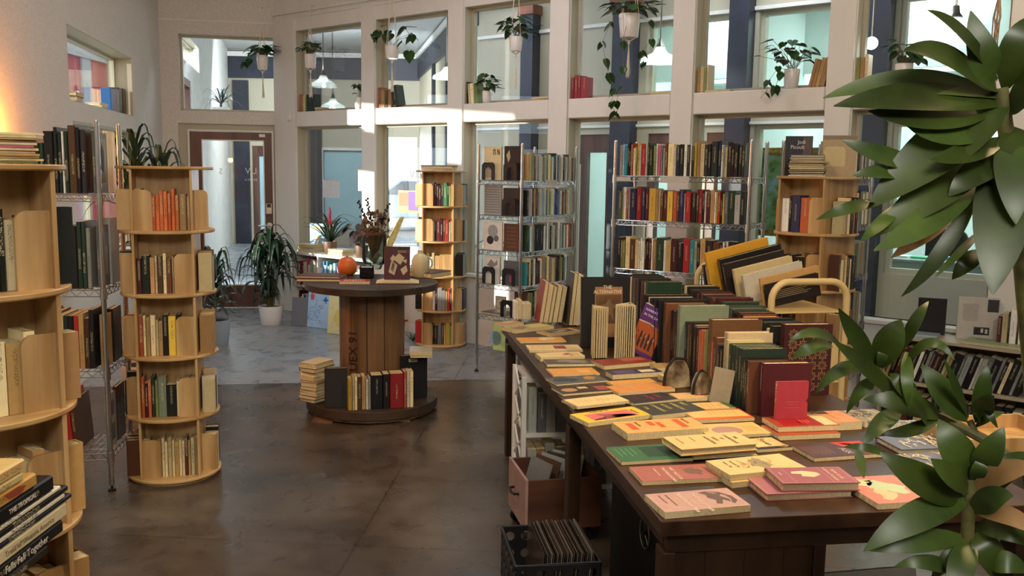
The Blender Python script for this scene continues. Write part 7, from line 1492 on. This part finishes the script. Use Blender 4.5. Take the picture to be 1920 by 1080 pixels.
# ================= PILE AT THE LOWER LEFT, ON A SMALL STOOL =================
so = thing('small_stool', 'small dark wooden stool under the pile of books at the lower left', 'stool', (-1.12, 1.66, 0))
MB().box(-.1, .1, -.13, .13, .80, .825).build('seat', M_walnut2, so)
for x in (-.09, .06):
    for y in (-.12, .09): MB().box(x, x+.03, y, y+.03, 0, .80).build('leg', M_walnut2, so)
z = .8255
for c, t, ye, ln, lb, tx, tc_, ts in (('K', .022, 1.82, .26, 'charcoal book at the bottom of the lower left pile', None, '', 0),
    ('1b1b1d', .03, 1.885, .30, 'black book with white lettering near the bottom of the lower left pile', 'Falls Fall Together', 'e4e0d6', .022),
    ('d8cda8', .032, 1.905, .31, 'wide cream book about western trees in the lower left pile', 'Trees of Western America', '8a7c5c', .017),
    ('1d2230', .012, 1.93, .32, 'thin navy book above the cream tree book, lower left pile', None, '', 0),
    ('dcd6c4', .010, 1.90, .31, 'thin white book in the middle of the lower left pile', None, '', 0),
    ('1a1a1c', .014, 1.915, .3, 'thin black book in the middle of the lower left pile', None, '', 0),
    ('e2dcc8', .009, 1.885, .32, 'thin white-edged picture book with an orange cover, lower left pile', None, '', 0),
    ('17171a', .034, 1.855, .25, 'thick black book lettered Tropical in the lower left pile', 'THE TROPICAL', 'e8e4dc', .015),
    ('c79a50', .028, 1.79, .22, 'golden tan book with a red drawing, lower left pile', None, '', 0),
    ('d8c48c', .018, 1.74, .2, 'cream book second from top of lower left pile', None, '', 0),
    ('dcbc7c', .026, 1.75, .2, 'pale tan book on top of the lower left pile', None, '', 0)):
    b = book(axes((0, 0, -1), (-1, 0, 0), (0, 1, 0), Vector((-.98, ye-ln, z+t/2))), t-.001, ln, .2, c, lb, 'piled books at the lower left', True, True)
    if tx: spine_text(b, tx, ln, ts, tc_, .52, True)
    if 'red drawing' in lb:
        M = Matrix(((1, 0, 0, 0), (0, 1, 0, -.0006), (0, 0, 1, 0), (0, 0, 0, 1))); mb = MB(); mb.add([(-.008, -.0006, .1), (.006, -.0006, .12), (.009, -.0006, .16), (-.002, -.0006, .18), (-.009, -.0006, .15)], [(0, 1, 2, 3, 4)]); mb.build('spine_drawing', M_paint, b, color='9c4a34')
    z += t
# ================= the smallest books in view become one object =================
def px_size(o):
    me = o.data; W = o.matrix_world; xs = []; ys = []
    for v in me.vertices:
        p = W@v.co-CAM; z = p.dot(FW)
        if z < .1: return 0
        xs.append(min(1920, max(0, 960+F*p.dot(RT)/z))); ys.append(min(1080, max(0, 540-F*p.dot(UP)/z)))
    return (max(xs)-min(xs))*(max(ys)-min(ys))
bpy.context.view_layer.update()
cand = [o for o in BOOKS if o.get('category') == 'book']
other = len([o for o in bpy.data.objects if o.parent is None and o.get('category') == 'book'])-len(cand)
dg = bpy.context.evaluated_depsgraph_get(); scn = bpy.context.scene
def seen(o):
    """share of sight lines to the book's surface that nothing blocks"""
    W = o.matrix_world; vs = [v.co for v in o.data.vertices]; c = sum(vs, Vector())/len(vs); n = 0; k = 0; fs = [f.center for f in o.data.polygons][:14]
    xs = [v.x for v in vs]; ys = [v.y for v in vs]; zs = [v.z for v in vs]; x0, x1, y0, y1, z0, z1 = min(xs), max(xs), min(ys), max(ys), min(zs), max(zs)
    S = [(x, y, z) for x in (x0*.8+x1*.2, (x0+x1)/2, x0*.2+x1*.8) for z in (z0*.9+z1*.1, (z0+z1)/2, z0*.1+z1*.9) for y in (y0,)]
    S += [(x, y, z) for x in (x0, x1) for y in (y0*.8+y1*.2, (y0+y1)/2, y0*.2+y1*.8) for z in (z0*.85+z1*.15, z0*.15+z1*.85)]+[((x0+x1)/2, y, z1) for y in (y0*.8+y1*.2, (y0+y1)/2, y0*.2+y1*.8)]
    for s in S:
        p = W@Vector(s); d = p-CAM; L_ = d.length; d.normalize(); k += 1
        hit, loc, nr, idx, ob, _ = scn.ray_cast(dg, CAM, d, distance=L_+.02)
        if hit and (ob.name == o.name or (ob.parent and ob.parent.name == o.name)): n += 1
    return n/k
cand.sort(key=lambda o: -px_size(o))
top, low = cand[:620], cand[620:]
top.sort(key=lambda o: -px_size(o)*seen(o)); cand = top+low
KEEP = 300-other
rest = cand[KEEP:]
if rest:
    V = []; FA = []; MI = []; bc = []; bl = []; br = []
    def eat(me, W):
        o0 = len(V); V.extend([tuple(W@v.co) for v in me.vertices])
        for p in me.polygons: FA.append([i+o0 for i in p.vertices])
    for o in rest:
        W = o.matrix_world.copy(); me = o.data; n = len(me.vertices)
        eat(me, W); MI.extend([p.material_index for p in me.polygons])
        b1 = [0.0]*(4*n); me.attributes['bcol'].data.foreach_get('color', b1); bc.extend(b1); b1 = [0.0]*(3*n); me.attributes['bloc'].data.foreach_get('vector', b1); bl.extend(b1); b1 = [0.0]*n; me.attributes['brnd'].data.foreach_get('value', b1); br.extend(b1)
        for ch in list(o.children):
            m2 = ch.data; k = len(m2.vertices); eat(m2, W@ch.matrix_local); MI.extend([1]*len(m2.polygons)); bc.extend([.7, .6, .4, 1]*k); bl.extend([0., 1., 0.]*k); br.extend([0.]*k); bpy.data.objects.remove(ch)
        bpy.data.objects.remove(o)
    me = bpy.data.meshes.new('small_books'); me.from_pydata(V, [], FA); me.update(); me.materials.append(M_cover); me.materials.append(M_pages); me.polygons.foreach_set('material_index', MI)
    me.attributes.new('bcol', 'FLOAT_COLOR', 'POINT').data.foreach_set('color', bc); me.attributes.new('bloc', 'FLOAT_VECTOR', 'POINT').data.foreach_set('vector', bl); me.attributes.new('brnd', 'FLOAT', 'POINT').data.foreach_set('value', br)
    o = bpy.data.objects.new('small_books', me); COL.objects.link(o); tag(o, 'the many slim and distant books filling the shelves in the background', 'books', None, 'stuff')
print('books kept', len(cand)-len(rest), 'merged', len(rest))
# ================= CAMERA, LIGHT =================
cd = bpy.data.cameras.new('camera'); cam = bpy.data.objects.new('camera', cd); COL.objects.link(cam)
cd.sensor_width = 36; cd.lens = F/1920*36; cd.clip_start = .05; cd.clip_end = 200
Mc = Matrix(((RT.x, UP.x, -FW.x, 0), (RT.y, UP.y, -FW.y, 0), (RT.z, UP.z, -FW.z, EYE), (0, 0, 0, 1))); cam.matrix_world = Mc
sc = bpy.context.scene; sc.camera = cam
def area(name, loc, tgt, size, power, col, sy=None, spread=None):
    ld = bpy.data.lights.new(name, 'AREA'); ld.energy = power; ld.color = lin(col)[:3]; ld.size = size
    if sy: ld.shape = 'RECTANGLE'; ld.size_y = sy
    if spread: ld.spread = R(spread)
    o = bpy.data.objects.new(name, ld); COL.objects.link(o); o.location = loc
    o.rotation_euler = (Vector(tgt)-Vector(loc)).to_track_quat('-Z', 'Y').to_euler(); return o
def point(name, loc, power, col, r=.04):
    ld = bpy.data.lights.new(name, 'POINT'); ld.energy = power; ld.color = lin(col)[:3]; ld.shadow_soft_size = r
    o = bpy.data.objects.new(name, ld); COL.objects.link(o); o.location = loc; return o
area('lamp_table', (1.9, 2.2, 3.3), (.95, 2.9, .8), .3, 24, 'ffdaa2', spread=95)
area('lamp_aisle', (-.9, 2.2, 3.9), (-1.2, 4.0, .5), .7, 46, 'ffeccf')
area('lamp_front', (.4, -1.8, 3.8), (0.3, 6, 2.2), 1.3, 135, 'fff9f0')
area('lamp_far', (-.6, 6.6, 3.98), (-.6, 6.7, 0), .8, 26, 'f4f4ff')
point('lamp_left_glow', (-2.86, 5.2, 1.77), 34, 'ff9a3c', .04)
point('lamp_globe', (2.75, 4.7, 3.2), 18, 'ffe9cf', .08)
# daylight from hall openings, street door and sky, plus added unseen fill panels
P = HLM@Vector((2.67, -.02, 3.27)); Q = HLM@Vector((3.2, -3, 1.5)); area('hall_window_daylight', P, Q, 2.2, 45, 'eaf1ff', .36)
P = HLM@Vector((2.05, -.05, 1.1)); Q = HLM@Vector((2.05, -3, 1.0)); area('hall_door_daylight', P, Q, .9, 35, 'eaf1ff', 2.0)
area('hall_fill_3', (-3.6, 16.2, 3.6), (-3.6, 19.6, 1.4), 2.5, 190, 'eef6ff', 1.0)  # unseen panel, added to brighten the far end of the hall
area('hall_fill_4', (-.4, 10.9, 4.1), (-.4, 11, 0), .9, 22, 'eef4ff', 1.6)  # unseen panel, added to lift the hall behind the fourth bay
area('hall_fill_2', (2.3, 9.2, 4.05), (2.3, 9.2, 0), 1.2, 85, 'eef4ff', 4)  # unseen fill panel added under the hall ceiling along the office front
for k, s in enumerate((3.2, 5.4, 7.6)):
    p = HM@Vector((s, 1.9, 3.7)); area(f'office_light_{k+1}', p, (p.x, p.y, 0), 1.6, 120, 'f2fffd', 1.0)
P = F1M@Vector(((op0+op1)/2, .5, 1.4)); area('street_daylight', P, (P.x+.3, 12, .6), 1.6, 200, 'e4eeff', 2.2)
P = DM@Vector((LD/2, .9, 4.0)); area('entry_daylight_fill', P, (-2.6, 8.9, 0), 1.0, 120, 'cfe0ff', .8)  # unseen panel under the hall ceiling, added to throw daylight through the door
sd = bpy.data.lights.new('sun', 'SUN'); sd.energy = 9; sd.angle = R(1); sd.color = lin('fff6e8')[:3]
so = bpy.data.objects.new('sun', sd); COL.objects.link(so); so.rotation_euler = Vector((.85, .36, -.12)).to_track_quat('-Z', 'Y').to_euler()
w = bpy.data.worlds.new('sky'); sc.world = w; w.use_nodes = True
w.node_tree.nodes['Background'].inputs[0].default_value = lin('dfe9f7'); w.node_tree.nodes['Background'].inputs[1].default_value = 3.0
sc.view_settings.view_transform = 'Standard'; sc.view_settings.look = 'None'; sc.view_settings.gamma = 1; sc.view_settings.exposure = 0.1; sc.view_settings.use_curve_mapping = False
print('books', BOOKN[0], 'objects', len(bpy.data.objects))
